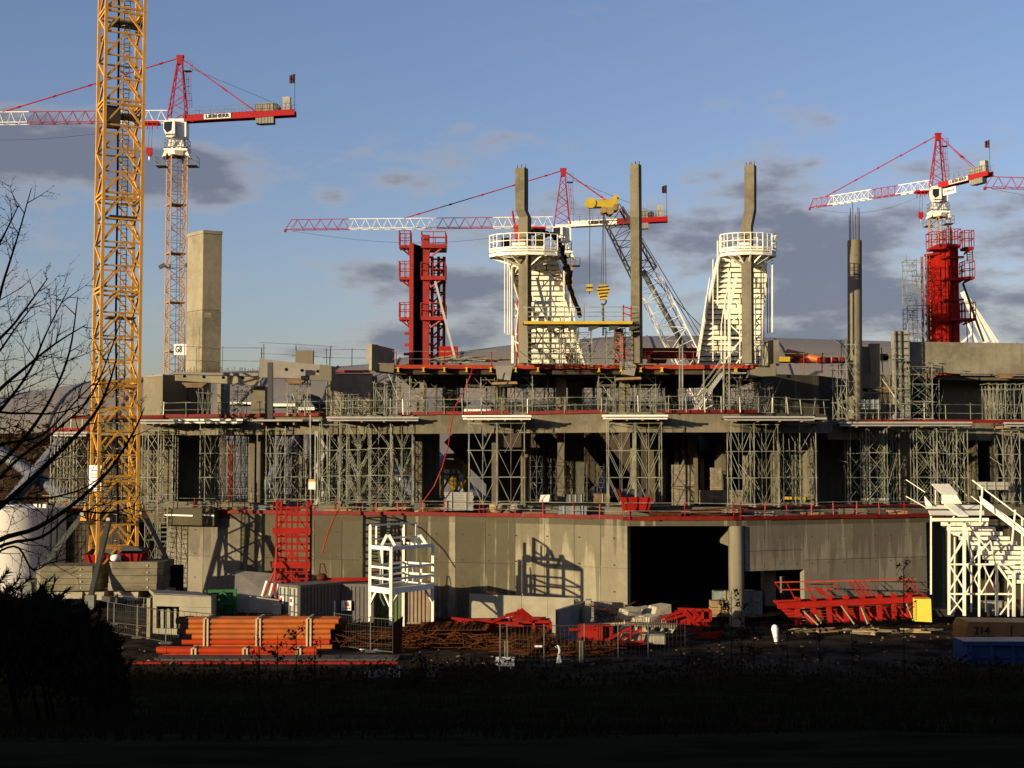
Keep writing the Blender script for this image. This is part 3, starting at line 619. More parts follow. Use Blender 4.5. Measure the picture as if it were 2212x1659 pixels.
# precast beams top left
BT = thing('notched_beam', 'long precast beam with round holes across the tops of the left piers', 'beam', P(510, 815, 104))
a, b = P(375, 806, 103), P(562, 812, 103); mb = MB(); mb.extr([P(378, 806, 103), P(562, 812, 103), P(562, 833, 103), P(378, 822, 103)], (0, .6, 0)); mb.build('web', M['conc3'], BT)
mb = MB(); mb.extr([P(372, 804, 102.8), P(566, 806, 102.8), P(566, 813, 102.8), P(372, 808, 102.8)], (0, 1.4, 0)); mb.build('flange', M['greyconc'], BT)
for k in range(5):
    q = P(398 + 42 * k, 813 + 1.2 * k, 102.97); mb = MB(); mb.tube(q, q + V3((0, .04, 0)), .11, n=10); mb.build('hole', M['black'], BT)
mb = MB()
for k in range(64): q = P(380 + k * 2.9, 805, 103.2); mb.tube(q, q + V3((random.uniform(-.05, .05), 0, random.uniform(.15, .45))), .015, n=4)
mb.build('rebar', M['rust'], BT)
BT = thing('dark_beam', 'dark precast beam with round holes propped right of the thin steel post', 'beam', P(630, 810, 100))
mb = MB(); mb.extr([P(560, 775, 100), P(712, 790, 100), P(712, 820, 100), P(560, 815, 100)], (.3, .9, 0)); mb.build('web', M['greyconc'], BT)
mb = MB(); mb.extr([P(690, 787, 99.7), P(716, 790, 99.7), P(716, 823, 99.7), P(650, 820, 99.7), P(650, 812, 99.7), P(690, 810, 99.7)], (0, .35, 0)); mb.build('nib', M['conc3'], BT)
for k in range(4):
    q = P(584 + 34 * k, 796 + 2.0 * k, 99.96); mb = MB(); mb.tube(q, q + V3((0, .04, 0)), .11, n=10); mb.build('hole', M['black'], BT)
for (x0, x1, yt, yb, D, lab) in [(638, 676, 757, 796, 100.6, 'grey concrete upstand block on top of the dark precast beam')]:
    mb = MB(); mb.wall(P(x0, yb, D), P(x1, yb, D), .5, PZ(x0, yb, D), PZ(x0, yt, D)); tag(mb.build('upstand_block', M['conc3'], origin=P(x0, yb, D)), lab, 'block')
t = thing('corner_panel', 'dark faced precast panel with a lit narrow end, left of the upper deck', 'panel', P(825, 785, 98))
mb = MB(); A = P(803, 782, 97.5); B = P(852, 784, 99.5); mb.wall(A, B, .5, A.z, P(810, 744, 98).z, B.z, P(852, 753, 99).z); mb.build('panel', M['greyconc'], t)
mb = MB(); A = P(797, 782, 97.6); B = P(803, 782, 97.4); mb.wall(A, B, .6, A.z - .6, P(800, 744, 97.6).z); mb.build('edge', M['conc3'], t)
mb = MB(); mb.extr([P(800, 786, 97.8), P(852, 786, 97.8), P(850, 805, 97.8), P(806, 800, 97.8)], (0, 2.5, 0)); mb.build('corbel', M['conc'], t)
t = thing('end_panel', 'narrow lit concrete panel at the right end of the upper deck', 'panel', P(1660, 790, 98))
mb = MB(); A = P(1648, 790, 99.6); B = P(1672, 790, 97.4); mb.wall(A, B, .4, A.z, P(1648, 738, 99.6).z, B.z, P(1672, 734, 97.4).z); mb.build('panel', M['conc3'], t)
mb = MB(); mb.extr([P(1618, 800, 97.2), P(1676, 784, 97.2), P(1676, 812, 97.2), P(1620, 814, 97.2)], (0, 1.8, 0)); mb.build('corbel', M['conc3'], t)
# corbels under the upper deck
for (x0, x1, y0, y1) in [(1070, 1108, 790, 822), (1340, 1376, 782, 812)]:
    mb = MB(); mb.extr([P(x0, y0, 97.3), P(x1, y0, 97.3), P(x1 - 6, y1, 97.3), P(x0 + 4, y1 - 4, 97.3)], (0, 3, 0)); mb.build('corbel', M['greyconc'], ST)
    mb = MB(); mb.extr([P(x0 - 8, y1 + 4, 97.6), P(x1 + 8, y1 + 2, 97.6), P(x1 + 10, y1 + 7, 97.6), P(x0 - 8, y1 + 9, 97.6)], (0, 2, 0)); mb.build('packing_timber', M['wood'], ST)
# left: square block wall and the tall pier
t = thing('stair_core', 'broad square concrete core left of the tall pier', 'concrete core', XY(350, 105, 14))
A = XY(306, 107); C = XY(348, 105); B = XY(398, 107)
z0, z1 = 13.4, PZ(350, 812, 105)
mb = MB(); mb.prism([(A.x, A.y), (C.x, C.y), (B.x, B.y), (B.x, B.y + 5), (A.x, A.y + 5)], z0, z1); mb.build('core_wall', M['conc3'], t)
mb = MB(); mb.prism([(A.x - .05, A.y - .05), (C.x, C.y - .08), (B.x, B.y - .05), (B.x, B.y + 5), (A.x - .05, A.y + 5)], z1, z1 + .12); mb.build('coping', M['greyconc'], t)
mb = MB(); mb.wall(XY(396, 107.4), XY(448, 107.4), .8, 13.9, 17.1); mb.build('wall_panel', M['conc3'], t)
mb = MB(); mb.wall(XY(423, 107.2), XY(447, 107.2), .15, 14.2, 16.2); mb.build('doorway', M['black'], t)  # black sheet standing for the shaded opening
t = thing('tall_pier', 'tall square concrete pier rising alone beside the far yellow mast', 'pier', XY(435, 104, 17))
A = XY(398, 106.0); C = XY(432, 104.2); B = XY(473, 104.8); zb = PZ(430, 806, 104)
zt = PZ(430, 496, 104); zm = PZ(430, 668, 104)
for (u, v) in [(zb, zm - .03), (zm, zt - .25)]:
    mb = MB(); mb.prism([(A.x, A.y), (C.x, C.y), (B.x, B.y), (B.x - 1.2, B.y + 1.6), (A.x + .3, A.y + 1.6)], u, v); mb.build('pour', M['conc3'], t)
mb = MB(); mb.prism([(A.x - .06, A.y - .04), (C.x, C.y - .07), (B.x + .06, B.y - .04), (B.x - 1.2, B.y + 1.65), (A.x + .3, A.y + 1.65)], zt - .25, zt); mb.build('top_pour', M['conc3'], t)
mb = MB(); q = P(449, 681, 103.9); mb.box(q, (.45, .1, .4), 0.3); mb.build('patch', M['sack'], t)
mb = MB(); mb.tube(P(399, 770, 103.8), P(399, 700, 103.8), .03, n=5); mb.build('conduit', M['steel'], t)
# thin dark post and raking prop
mb = MB(); mb.bar(P(584, 905, 98), P(584, 783, 98), .36, .3); tag(mb.build('steel_post', M['dsteel'], origin=P(584, 905, 98)), 'dark upright steel post in front of the perforated dark beam', 'post')
mb = MB(); mb.bar(P(497, 897, 101), P(566, 815, 101), .16, .16); tag(mb.build('raking_prop', M['steel'], origin=P(497, 897, 101)), 'slanting grey prop under the left precast beam', 'prop')
# packing stacks under the left beam
for (x0, x1, y, D, lab) in [(396, 448, 832, 103, 'rust-brown bearing timbers under the left end of the holed beam'), (616, 662, 824, 100.5, 'bearing timbers under the dark perforated beam'), (1905, 1945, 842, 103.5, 'orange bearing timbers under the right stub beam'), (1990, 2022, 812, 104, 'short timbers under the long right beam'), (2150, 2190, 812, 104.5, 'timbers under the far right beam')]:
    t = thing('bearing_timbers', lab, 'timber', P(x0, y, D))
    for k in range(3):
        mb = MB(); mb.bar(P(x0 + k * 4, y - 3 + 3.5 * k, D), P(x1 - k * 4, y - 3 + 3.5 * k, D), .8, .12); mb.build('timber', M['ply'], t)

# ------------------------------------------------------------------ tall columns above the upper deck
def tall_column(pts, D, w, label, mt='col', rebar=0, rnd=False, base=None):
    t = thing('tall_column', label, 'column', P(pts[0][0], pts[0][1], D))
    for (a, b) in zip(pts, pts[1:]):
        A = P(a[0], a[1], D); B = P(b[0], b[1], D); mb = MB()
        if rnd: mb.tube(A, B, w / 2, n=18)
        else:
            # plan turned a little so two faces show
            c, s_ = math.cos(R(-24)), math.sin(R(-24)); k = w / 2 / 1.15
            q = [(-k, -k), (k, -k), (k, k), (-k, k)]; q = [(x * c - y * s_, x * s_ + y * c) for x, y in q]
            mb.hexa([V3((A.x + x, A.y + y, A.z)) for x, y in q], [V3((B.x + x, B.y + y, B.z)) for x, y in q])
        mb.build('shaft', M[mt], t, smooth=rnd)
    top = P(pts[-1][0], pts[-1][1], D)
    for k in range(max(rebar, 4)):
        a = k / max(rebar, 4) * 6.283; q = top + V3((math.cos(a) * w * .36, math.sin(a) * w * .36, -.05)); h = (2.0 + random.uniform(-.4, .9)) if rebar else random.uniform(.15, .4)
        unit_bar('rebar', q, q + V3((0, 0, h)), .05, M['rust'], t, 'tube')
    return t
tall_column([(1134, 785), (1134, 470), (1127, 455), (1127, 364)], 96.5, .80, 'cranked concrete column through the ring platform of the left raker form')
tall_column([(1376, 785), (1374, 470), (1373, 356)], 97.2, .74, 'plain slender concrete column between the two white raker forms')
tall_column([(1616, 785), (1614, 490), (1621, 455), (1621, 358)], 96.5, .80, 'cranked concrete column through the ring platform of the right raker form')
tall_column([(1847, 905), (1846, 520)], 103, 1.06, 'round concrete column with bare starter bars at its top', rnd=True, rebar=12)
t = thing('shutter_column', 'ribbed steel column shutter standing behind scaffolding left of the red form', 'column form', P(1955, 900, 103))
mb = MB(); A = XY(1938, 103.2); B = XY(1970, 103.2); mb.wall(A, B, 1.0, 13.7, PZ(1950, 713, 103)); mb.build('shaft', M['greyconc'], t)
for k in range(13):
    z = 14.0 + k * (PZ(1950, 716, 103) - 14.0) / 12.5; mb = MB(); mb.wall(A + V3((-.06, -.08, 0)), B + V3((.06, -.08, 0)), .1, z, z + .09); mb.build('rib', M['dsteel'], t)
for px in (1939, 1951, 1969):
    q = XY(px, 103.05); mb = MB(); mb.bar((q.x, q.y, 13.8), (q.x, q.y, PZ(1950, 714, 103)), .08); mb.build('stiffener', M['steel'], t)
# ------------------------------------------------------------------ near yellow crane mast
random.seed(21)
def mast_corners(cx, cy, s, rot): 
    h = s / 2; c, s_ = math.cos(rot), math.sin(rot)
    return [V3((cx + x * c - y * s_, cy + x * s_ + y * c, 0)) for x, y in ((-h, -h), (h, -h), (h, h), (-h, h))]
def near_mast():
    D = 96.0; c0 = XY(246.5, D)
    t = thing('crane_mast', 'thick yellow lattice crane mast on stacked concrete ballast, its top beyond the picture', 'tower crane', (c0.x, D, 1.8))
    rot = R(27); s = 2.62
    cs = mast_corners(c0.x, D, s, rot)       # 0 left-front, 1 front-right... in plan
    sec = 6.52; z = PZ(246, 1230, D); ztop0 = PZ(246, 1034, D) 
    zs = [z + 0.0]; zc = ztop0
    while zc < 62: zs.append(zc); zc += sec
    up = lambda p, zz: V3((p.x, p.y, zz))
    Y = M['yellow']
    for a, b in zip(zs, zs[1:]):
        for c in cs: 
            d = 0.21
            mb = MB(); mb.box((c.x, c.y, (a + b) / 2), (d, d, b - a - .02), rot); mb.build('chord', Y, t)
        mb = MB()
        for i in range(4):                   # flange collars at each joint
            p, q = cs[i], cs[(i + 1) % 4]
            for dz in (-.16, .16): mb.bar(up(p, b + dz), up(q, b + dz), .12, .14)
        mb.build('joint_frame', Y, t)
        n = 4; ph = (b - a) / n
        mb = MB()
        for i in range(4):
            p, q = cs[i], cs[(i + 1) % 4]; m_ = p.lerp(q, .5)
            for k in range(n):
                u, v = a + k * ph, a + (k + 1) * ph
                if i in (0, 2):              # wide faces: chevrons with a rail at every second panel
                    if k % 2 == 0: mb.bar(up(p, u), up(m_, v), .12); mb.bar(up(q, u), up(m_, v), .12)
                    else: mb.bar(up(m_, u), up(p, v), .12) if False else mb.bar(up(p, u + .0), up(m_, v), .12); 
                    if k % 2: mb.bar(up(q, u), up(m_, v), .12)
                    if k: mb.bar(up(p, u), up(q, u), .11)
                else:                        # narrow faces: single zigzag
                    if k % 2 == 0: mb.bar(up(p, u), up(q, v), .13)
                    else: mb.bar(up(q, u), up(p, v), .13)
        mb.build('bracing', Y, t)
    # inner climbing ladder with hoops
    lx = V3((c0.x + .35, D + .1, 0)); mb = MB(); zt = zs[-1]
    for dx in (-.2, .2): mb.bar((lx.x + dx, lx.y, z + .5), (lx.x + dx, lx.y, zt), .05)
    k = z + .6
    while k < zt: mb.bar((lx.x - .2, lx.y, k), (lx.x + .2, lx.y, k), .035); k += .3
    mb.build('ladder', M['dsteel'], t)
    k = z + 2
    mb = MB()
    while k < zt:
        for j in range(8):
            a1, a2 = R(180 + 22.5 * j), R(180 + 22.5 * (j + 1)); mb.bar((lx.x + .38 * math.cos(a1), lx.y - .05 + .5 * math.sin(a1), k), (lx.x + .38 * math.cos(a2), lx.y - .05 + .5 * math.sin(a2), k), .03)
        k += .9
    mb.build('ladder_hoops', M['steel'], t)
    for k, zz in enumerate([PZ(246, y, D) for y in (52, 252, 470, 687, 905)]):
        mb = MB(); mb.box((c0.x + .15, D + .2, zz), (1.9, 1.5, .09), rot); mb.build('rest_platform', M['dsteel'], t)
    # heavy black supply cable hanging inside
    mb = MB(); mb.path([P(255, 1130, D - .4), P(250, 700, D - .3), P(254, 400, D - .3), P(257, 0, D - .3), P(259, -500, D - .3)], .075, 6); mb.build('supply_cable', M['black'], t)
    mb = MB(); mb.box(P(241, 253, D - .6), (1.1, .7, 1.5), rot); mb.build('switch_box', M['dsteel'], t)
    mb = MB(); mb.box(P(206, 1033, D - 1.0), (1.0, .06, 1.75), R(-20)); mb.build('notice_board', M['sign'], t)
    for k in range(5): mb = MB(); q = P(206, 1016 + 8 * k, D - 1.05); mb.box(q, (.7, .03, .06), R(-20)); mb.build('printed_line', M['ink'], t)
    # base: gusset plates, raking struts, footing cross beams
    feet = {0: (128, 1208), 3: (300, 1222), 1: (197, 1298), 2: (393, 1270)}
    tops = [(183, 1110, 0), (310, 1110, 2), (237, 1113, 1)]
    for (gx, gy, fx, fy, dD, fD, m1) in [(180, 1110, 62, 1262, 0, -1.0, 'steel'), (309, 1108, 392, 1275, 0.8, 3.0, 'steel'), (236, 1122, 196, 1290, -2.0, -5.5, 'dsteel')]:
        A = P(gx, gy, D + dD); B = P(fx, fy, D + fD)
        mb = MB(); mb.bar(A, B, .30, .34); mb.build('raking_strut', M[m1], t)
        mb = MB(); mb.tube(A + V3((0, -.35, 0)), A + V3((0, .1, 0)), .14, n=10); mb.build('pin', M['alu'], t)
        mb = MB(); mb.box(B + V3((0, 0, -.3)), (.6, .6, .9)); mb.build('foot_shoe', M['steel'], t)
    for (pts) in ([(184, 1086), (186, 1125), (172, 1125)], [(306, 1082), (318, 1120), (306, 1122)]):
        mb = MB(); mb.extr([P(x, y, D - .2) for x, y in pts], (0, .25, 0)); mb.build('gusset', M['yellow'], t)
    mb = MB(); A = P(130, 1286, D); B = P(395, 1286, D); mb.bar(P(150, 1284, D - 3), P(392, 1280, D + 3), .45, .35); mb.bar(P(130, 1274, D + 3), P(260, 1298, D - 5), .45, .35); mb.build('cross_beam', M['dsteel'], t)
    return t
near_mast()
# ballast: two stacks of slabs on plinth blocks, each slab a part
def slabs(x0, x1, ys, D, label, side, plinths):
    t = thing('ballast_stack', label, 'ballast', P((x0 + x1) / 2, ys[-1], D))
    for u, v in zip(ys, ys[1:]):
        a = P(x0 + random.uniform(-1, 1), 0, D); b = P(x1 + random.uniform(-1, 1), 0, D)
        z1, z0 = PZ(x0, u, D), PZ(x0, v, D) + .025; ch = .35
        mb = MB(); mb.prism([(a.x, D + side[0] + .0), (a.x + ch, D), (b.x - ch, D + random.uniform(0, .06)), (b.x, D + side[1]), (b.x, D + 3.2), (a.x, D + 3.2)], z0, z1); mb.build('slab', M['ballast'], t)
        q = P((x0 + x1) / 2 + 8, (u + v) / 2, D - .03); mb = MB(); mb.tube(q, q + V3((0, .06, 0)), .06, n=8); mb.build('lifting_eye', M['alu'], t)
    for (px0, px1, y0, y1) in plinths:
        a = P(px0, y1, D + .2); b = P(px1, y0, D + .2); mb = MB(); mb.hexa([V3((a.x + .3, a.y, a.z)), V3((b.x - .05, a.y, a.z)), V3((b.x, a.y + 2.4, a.z)), V3((a.x, a.y + 2.4, a.z))], [V3((a.x - .1, a.y, b.z)), V3((b.x, a.y, b.z)), V3((b.x, a.y + 2.4, b.z)), V3((a.x, a.y + 2.4, b.z))]); mb.build('plinth', M['precast'], t)
slabs(252, 368, [1214, 1229, 1244, 1260, 1277], 92.0, 'right-hand stack of mossy concrete ballast slabs under the yellow mast', (.3, .3), [(248, 299, 1279, 1297), (322, 364, 1275, 1290)])
slabs(100, 232, [1223, 1236, 1250, 1263, 1277], 92.6, 'left-hand stack of concrete ballast slabs beside the white tank', (.3, .3), [(105, 178, 1279, 1293), (185, 225, 1279, 1296)])
mb = MB(); A = P(369, 1218, 95); mb.box(A + V3((.3, 0, -1.3)), (.8, 1.6, 2.4)); tag(mb.build('cabinet', M['black'], origin=A + V3((0, 0, -2))), 'black upright cabinet at the right end of the ballast stack', 'cabinet')
mb = MB(); A = P(118, 1212, 97); B = P(190, 1228, 97); mb.hexa([V3((A.x, 97, B.z)), V3((B.x, 97, B.z)), V3((B.x, 99, B.z)), V3((A.x, 99, B.z))], [V3((A.x, 97, A.z)), V3((B.x, 97, A.z)), V3((B.x, 99, A.z)), V3((A.x, 99, A.z))])

# ------------------------------------------------------------------ tower cranes beyond
def lattice(t, A, B, hgt, wid, npan, mt, side, name='jib_section', r=.055):
    # triangular boom section from A to B (A,B on the bottom centre line); side = unit vector across
    up = V3((0, 0, 1)); mb = MB(); bt = []; tp = []
    for k in range(npan + 1):
        c = A.lerp(B, k / npan); bt.append((c - side * wid / 2, c + side * wid / 2))
    for k in range(npan): tp.append(A.lerp(B, (k + .5) / npan) + up * hgt)
    for k in range(npan):
        for j in (0, 1):
            mb.bar(bt[k][j], bt[k + 1][j], r * 1.5); mb.bar(bt[k][j], tp[k], r * .85); mb.bar(bt[k + 1][j], tp[k], r * .85)
        mb.bar(bt[k][0], bt[k][1], r * .8)
        mb.bar(bt[k][0], bt[k + 1][1], r * .6)
    mb.bar(A + up * hgt, B + up * hgt, r * 1.7)
    o = mb.build(name, mt, t); return o
def tower_crane(label, px, py_jib, D, tip, pattern, jl, ctip, cl=14.3, k=1.0, mast_to=0.0, cwhite=False, mast_w=2.0, rot=R(30), apex_dx=0.4, tiep=22.5, eiffage=False, flag=True, name_off=5.2, sign=None, floods=False):
    c = P(px, py_jib, D); zj = c.z
    t = thing('tower_crane', label, 'tower crane', (c.x, D, mast_to))
    Rt = V3((c.x, D, zj)); T = V3(tip); u = (T - Rt).normalized(); jib_len = (T - Rt).length
    C = V3(ctip); w = (C - Rt).normalized(); cl = (C - Rt).length
    side = V3((-u.y, u.x, 0)).normalized(); cside = V3((w.y, -w.x, 0)).normalized()
    if cside.y > 0: cside = -cside           # cside points to the viewer
    up = V3((0, 0, 1)); K = lambda v: v * k
    # mast: chords per section, bracing
    zt = zj - K(4.4); cs = mast_corners(c.x, D, mast_w * k, rot)
    n = max(2, int(round((zt - mast_to) / K(5.9)))); hh = (zt - mast_to) / n
    for i in range(n):
        a, b = mast_to + i * hh, mast_to + (i + 1) * hh
        mb = MB()
        for p in cs: mb.bar((p.x, p.y, a), (p.x, p.y, b), .15 * k)
        for j in range(4):
            p, q = cs[j], cs[(j + 1) % 4]
            mb.bar((p.x, p.y, b), (q.x, q.y, b), .11 * k)
            for m_ in range(4):
                z0, z1 = a + m_ * hh / 4, a + (m_ + 1) * hh / 4
                if (m_ + j) % 2: p2, q2 = q, p
                else: p2, q2 = p, q
                mb.bar((p2.x, p2.y, z0), (q2.x, q2.y, z1), .07 * k)
                mb.bar((p.x, p.y, z0), (q.x, q.y, z0), .05 * k)
        mb.build('mast_section', M['yellow2'], t)
        mb = MB(); mb.box((c.x, D, b), (mast_w * .7 * k, mast_w * .7 * k, .12), rot); mb.build('landing', M['dsteel'], t)
    mb = MB()
    for dx in (-.2, .2): mb.bar((c.x + dx + .3, D, mast_to), (c.x + dx + .3, D, zt), .06 * k)
    mb.build('ladder', M['dsteel'], t)
    # collar walkway, slewing ring, turret
    cz = zt - K(1.2)
    for sg in (-1, 1):
        mb = MB(); o = V3((c.x, D, cz)) + u * (sg * K(1.9)); mb.box(o, (K(1.3), K(1.8), .08))
        for dx, dy in ((-.65, -.9), (.65, -.9), (-.65, .9), (.65, .9), (0, -.9)): mb.bar(o + V3((K(dx), K(dy), 0)), o + V3((K(dx), K(dy), K(1.1))), .05)
        for h in (.55, 1.1):
            mb.bar(o + V3((K(-.65), K(-.9), K(h))), o + V3((K(.65), K(-.9), K(h))), .05); mb.bar(o + V3((K(.65), K(-.9), K(h))), o + V3((K(.65), K(.9), K(h))), .05); mb.bar(o + V3((K(-.65), K(-.9), K(h))), o + V3((K(-.65), K(.9), K(h))), .05)
        mb.build('walkway', M['steel'], t)
    mb = MB(); mb.tube((c.x, D, zt), (c.x, D, zt + K(.55)), K(1.15), K(1.5), n=8); mb.box((c.x, D, zt + K(.7)), (K(2.9), K(2.0), K(.25))); 
    for sg in (-1, 1): mb.hexa([V3((c.x + sg * K(1.3), D - K(.8), zt - K(.1))), V3((c.x + sg * K(1.75), D - K(.8), zt - K(.25))), V3((c.x + sg * K(1.75), D + K(.8), zt - K(.25))), V3((c.x + sg * K(1.3), D + K(.8), zt - K(.1)))],
                                [V3((c.x + sg * K(.9), D - K(.8), zt + K(.8))), V3((c.x + sg * K(1.3), D - K(.8), zt + K(.8))), V3((c.x + sg * K(1.3), D + K(.8), zt + K(.8))), V3((c.x + sg * K(.9), D + K(.8), zt + K(.8)))])
    mb.build('slewing_ring', M['white'], t)
    mb = MB()
    for dx, dy in ((-.9, -.8), (.9, -.8), (-.9, .8), (.9, .8)): mb.bar((c.x + K(dx), D + K(dy), zt + K(.8)), (c.x + K(dx * .75), D + K(dy * .75), zj - K(1.9)), K(.22))
    mb.bar((c.x - K(.9), D - K(.8), zt + K(.8)), (c.x + K(.6), D - K(.6), zj - K(1.9)), K(.18)); mb.box((c.x + K(.15), D, zt + K(1.3)), (K(.9), K(1.0), K(1.0)))
    mb.build('turret_frame', M['white'], t)
    mb = MB(); o = V3((c.x, D, zt + K(1.0))); q = [V3((-1.35, -1.1, 0)), V3((1.35, -1.1, 0)), V3((1.35, 1.1, 0)), V3((-1.35, 1.1, 0))]
    for i in range(4):
        a, b = o + q[i] * k, o + q[(i + 1) % 4] * k
        for h in (.55, 1.1): mb.bar(a + up * K(h), b + up * K(h), .05)
        for f in (0, .33, .66): mb.bar(a.lerp(b, f), a.lerp(b, f) + up * K(1.1), .05)
        mb.bar(a, b, .12)
    mb.build('ring_railing', M['steel'], t)
    # cab (on the jib side, toward the viewer)
    mb = MB(); mb.box((c.x + K(.65), D, zj - K(1.15)), (K(1.2), K(1.6), K(1.9))); mb.box((c.x, D, zj + K(.02)), (K(1.9), K(1.6), K(.35))); mb.build('turret_block', M['white'], t)
    cb = mb = MB(); cx = c.x - K(.55); y0 = D - K(1.1)
    prof = [(-.80, -.25), (.55, -.15), (.6, -2.1), (.15, -2.35), (-.45, -2.3), (-.85, -1.2)]
    mb.extr([V3((cx + K(x), y0 - K(.5), zj + K(z))) for x, z in prof], (0, K(1.4), 0)); cab = mb.build('cab', M['white'], t)
    mb = MB(); g = [(-.74, -.42), (.25, -.35), (.18, -1.45), (-.35, -1.75), (-.76, -1.25)]
    mb.extr([V3((cx + K(x), y0 - K(.52), zj + K(z))) for x, z in g], (0, K(.03), 0)); mb.build('cab_window', M['glass'], cab)
    mb = MB(); mb.hexa([V3((cx - K(.84), y0 - K(.4), zj - K(1.25))), V3((cx - K(.82), y0 - K(.4), zj - K(1.25))), V3((cx - K(.82), y0 + K(.8), zj - K(1.25))), V3((cx - K(.84), y0 + K(.8), zj - K(1.25)))],
                        [V3((cx - K(.81), y0 - K(.4), zj - K(.4))), V3((cx - K(.79), y0 - K(.4), zj - K(.4))), V3((cx - K(.79), y0 + K(.8), zj - K(.4))), V3((cx - K(.81), y0 + K(.8), zj - K(.4)))]); mb.build('side_window', M['glass'], cab)
    text_mesh('lettering', 'LIEBHERR', K(.30), frame_M((cx + K(.1), y0 - K(.53), zj - K(2.0)), (1, 0, 0), (0, 0, 1)), M['ink'], t, .006, .008, 1.2)
    # tower head
    ap = Rt + up * K(8.0) + u * (-.2) ; base = [Rt + V3((K(x), K(y), K(.3))) for x, y in ((-1.1, -.8), (1.1, -.8), (1.1, .8), (-1.1, .8))]; top = [ap + V3((K(x), K(y), 0)) for x, y in ((-.22, -.2), (.22, -.2), (.22, .2), (-.22, .2))]
    mb = MB()
    for i in range(4): mb.bar(base[i], top[i], K(.14))
    for i in range(4):
        a0, a1, b0, b1 = base[i], top[i], base[(i + 1) % 4], top[(i + 1) % 4]
        for j in range(7):
            f0, f1 = j / 7, (j + 1) / 7; mb.bar(a0.lerp(a1, f0), b0.lerp(b1, f1), K(.08)) if j % 2 else mb.bar(b0.lerp(b1, f0), a0.lerp(a1, f1), K(.08))
    mb.box(ap + up * K(-.2), (K(.75), K(.6), K(1.1))); mb.box(ap + up * K(.25), (K(.9), K(.5), K(.3)))
    mb.build('tower_head', M['jibred'], t)
    mb = MB(); o = ap + V3((K(.95), 0, K(-1.6))); mb.box(o, (K(.9), K(.9), .06))
    for dx, dy in ((-.45, -.45), (.45, -.45), (.45, .45)): mb.bar(o + V3((K(dx), K(dy), 0)), o + V3((K(dx), K(dy), K(1.1))), .05)
    for h in (.55, 1.1): mb.bar(o + V3((K(-.45), K(-.45), K(h))), o + V3((K(.45), K(-.45), K(h))), .05)
    mb.build('head_platform', M['steel'], t)
    mb = MB(); 
    for dx in (.75, 1.0, 1.3): mb.bar(Rt + V3((K(dx + .45), 0, K(1.8))), ap + V3((K(dx), 0, K(-1.8))), K(.045))
    for j in range(6): f = j / 5; mb.bar((Rt + V3((K(1.2), 0, K(1.8)))).lerp(ap + V3((K(.75), 0, K(-1.8))), f), (Rt + V3((K(1.75), 0, K(1.8)))).lerp(ap + V3((K(1.3), 0, K(-1.8))), f), K(.045))
    mb.build('ladder_cage', M['jibred'], t)
    # jib
    hgt = K(1.45); pos = K(1.3); rest = jib_len - pos
    tot = sum(p[1] for p in pattern)
    for col, ln in pattern:
        L_ = rest * ln / tot; A = Rt + u * pos; B = Rt + u * (pos + L_)
        lattice(t, A, B, hgt, K(1.2), max(2, int(round(L_ / K(1.55)))), M[{'r': 'jibred', 'w': 'white'}[col]], side); pos += L_
    mb = MB(); e = Rt + u * jib_len; mb.bar(e, e + u * K(1.1) - up * .0, K(.12)); mb.bar(e + up * hgt, e + u * K(.9), K(.10)); mb.box(e + u * K(.9) - up * K(.15), (K(.3), K(.5), K(.35))); mb.build('jib_nose', M['jibred'], t)
    mb = MB(); mb.path([Rt + u * (jib_len * f) - up * (K(.2) + K(1.9) * math.sin(math.pi * min(1, (1 - f) / .97)) ** 1.0 * (1.0)) for f in [1 - i / 16 for i in range(15)]], .022 * k, 4); mb.build('slack_cable', M['darktube'], t)
    # trolley and hook
    tr = Rt + u * K(3.3); mb = MB(); mb.box(tr - up * K(.15), (K(2.0), K(1.4), K(.3)))
    for dx in (-.9, -.3, .3, .9): mb.bar(tr + V3((K(dx), -K(.7), -K(.2))), tr + V3((K(dx), -K(.7), -K(1.1))), K(.10))
    mb.bar(tr + V3((-K(.9), -K(.7), -K(.6))), tr + V3((K(.9), -K(.7), -K(.6))), K(.12)); mb.build('trolley', M['crred'], t)
    hk = tr - up * K(3.6) - u * K(-.2); mb = MB()
    for dx in (-.2, .2): mb.bar(tr + V3((K(dx), 0, -.3)), hk + V3((K(dx), 0, 0)), .035 * k)
    mb.build('hoist_rope', M['darktube'], t)
    mb = MB(); mb.extr([hk + V3((K(x), -K(.15), K(z))) for x, z in ((-.35, .35), (.35, .35), (.38, -.35), (.15, -.75), (-.15, -.75), (-.38, -.3))], (0, K(.3), 0)); hb = mb.build('hook_block', M['crred'], t)
    mb = MB(); mb.tube(hk - up * K(.75), hk - up * K(1.2), K(.1), K(.05), n=8); mb.build('hook', M['alu'], hb)
    # counter-jib
    mb = MB(); cw = M['white'] if cwhite else M['crred']; gh = K(.95)
    def girder(f0, f1, h, m_, nm='counter_jib'):
        mb = MB()
        for sd in (-.55, .55): mb.bar(Rt + w * (cl * f0) + cside * K(sd) + up * K(.25), Rt + w * (cl * f1) + cside * K(sd) + up * K(.25), K(.25), h, up=up)
        mb.bar(Rt + w * (cl * f0) + up * K(.35), Rt + w * (cl * f1) + up * K(.35), K(1.0), K(.12), up=up)
        return mb.build(nm, m_, t)
    girder(.06, .52, K(.80), cw); girder(.52, .72, K(.82), M['crred']); girder(.72, 1.0, K(.72), M['crred'])
    mb = MB(); q = Rt + w * (cl * .5) + up * K(.25) + cside * K(.7)
    # name board
    nb = Rt + w * K(name_off) + cside * K(.69) + up * K(.25); rr = w.copy(); 
    if rr.x < 0: rr = -rr
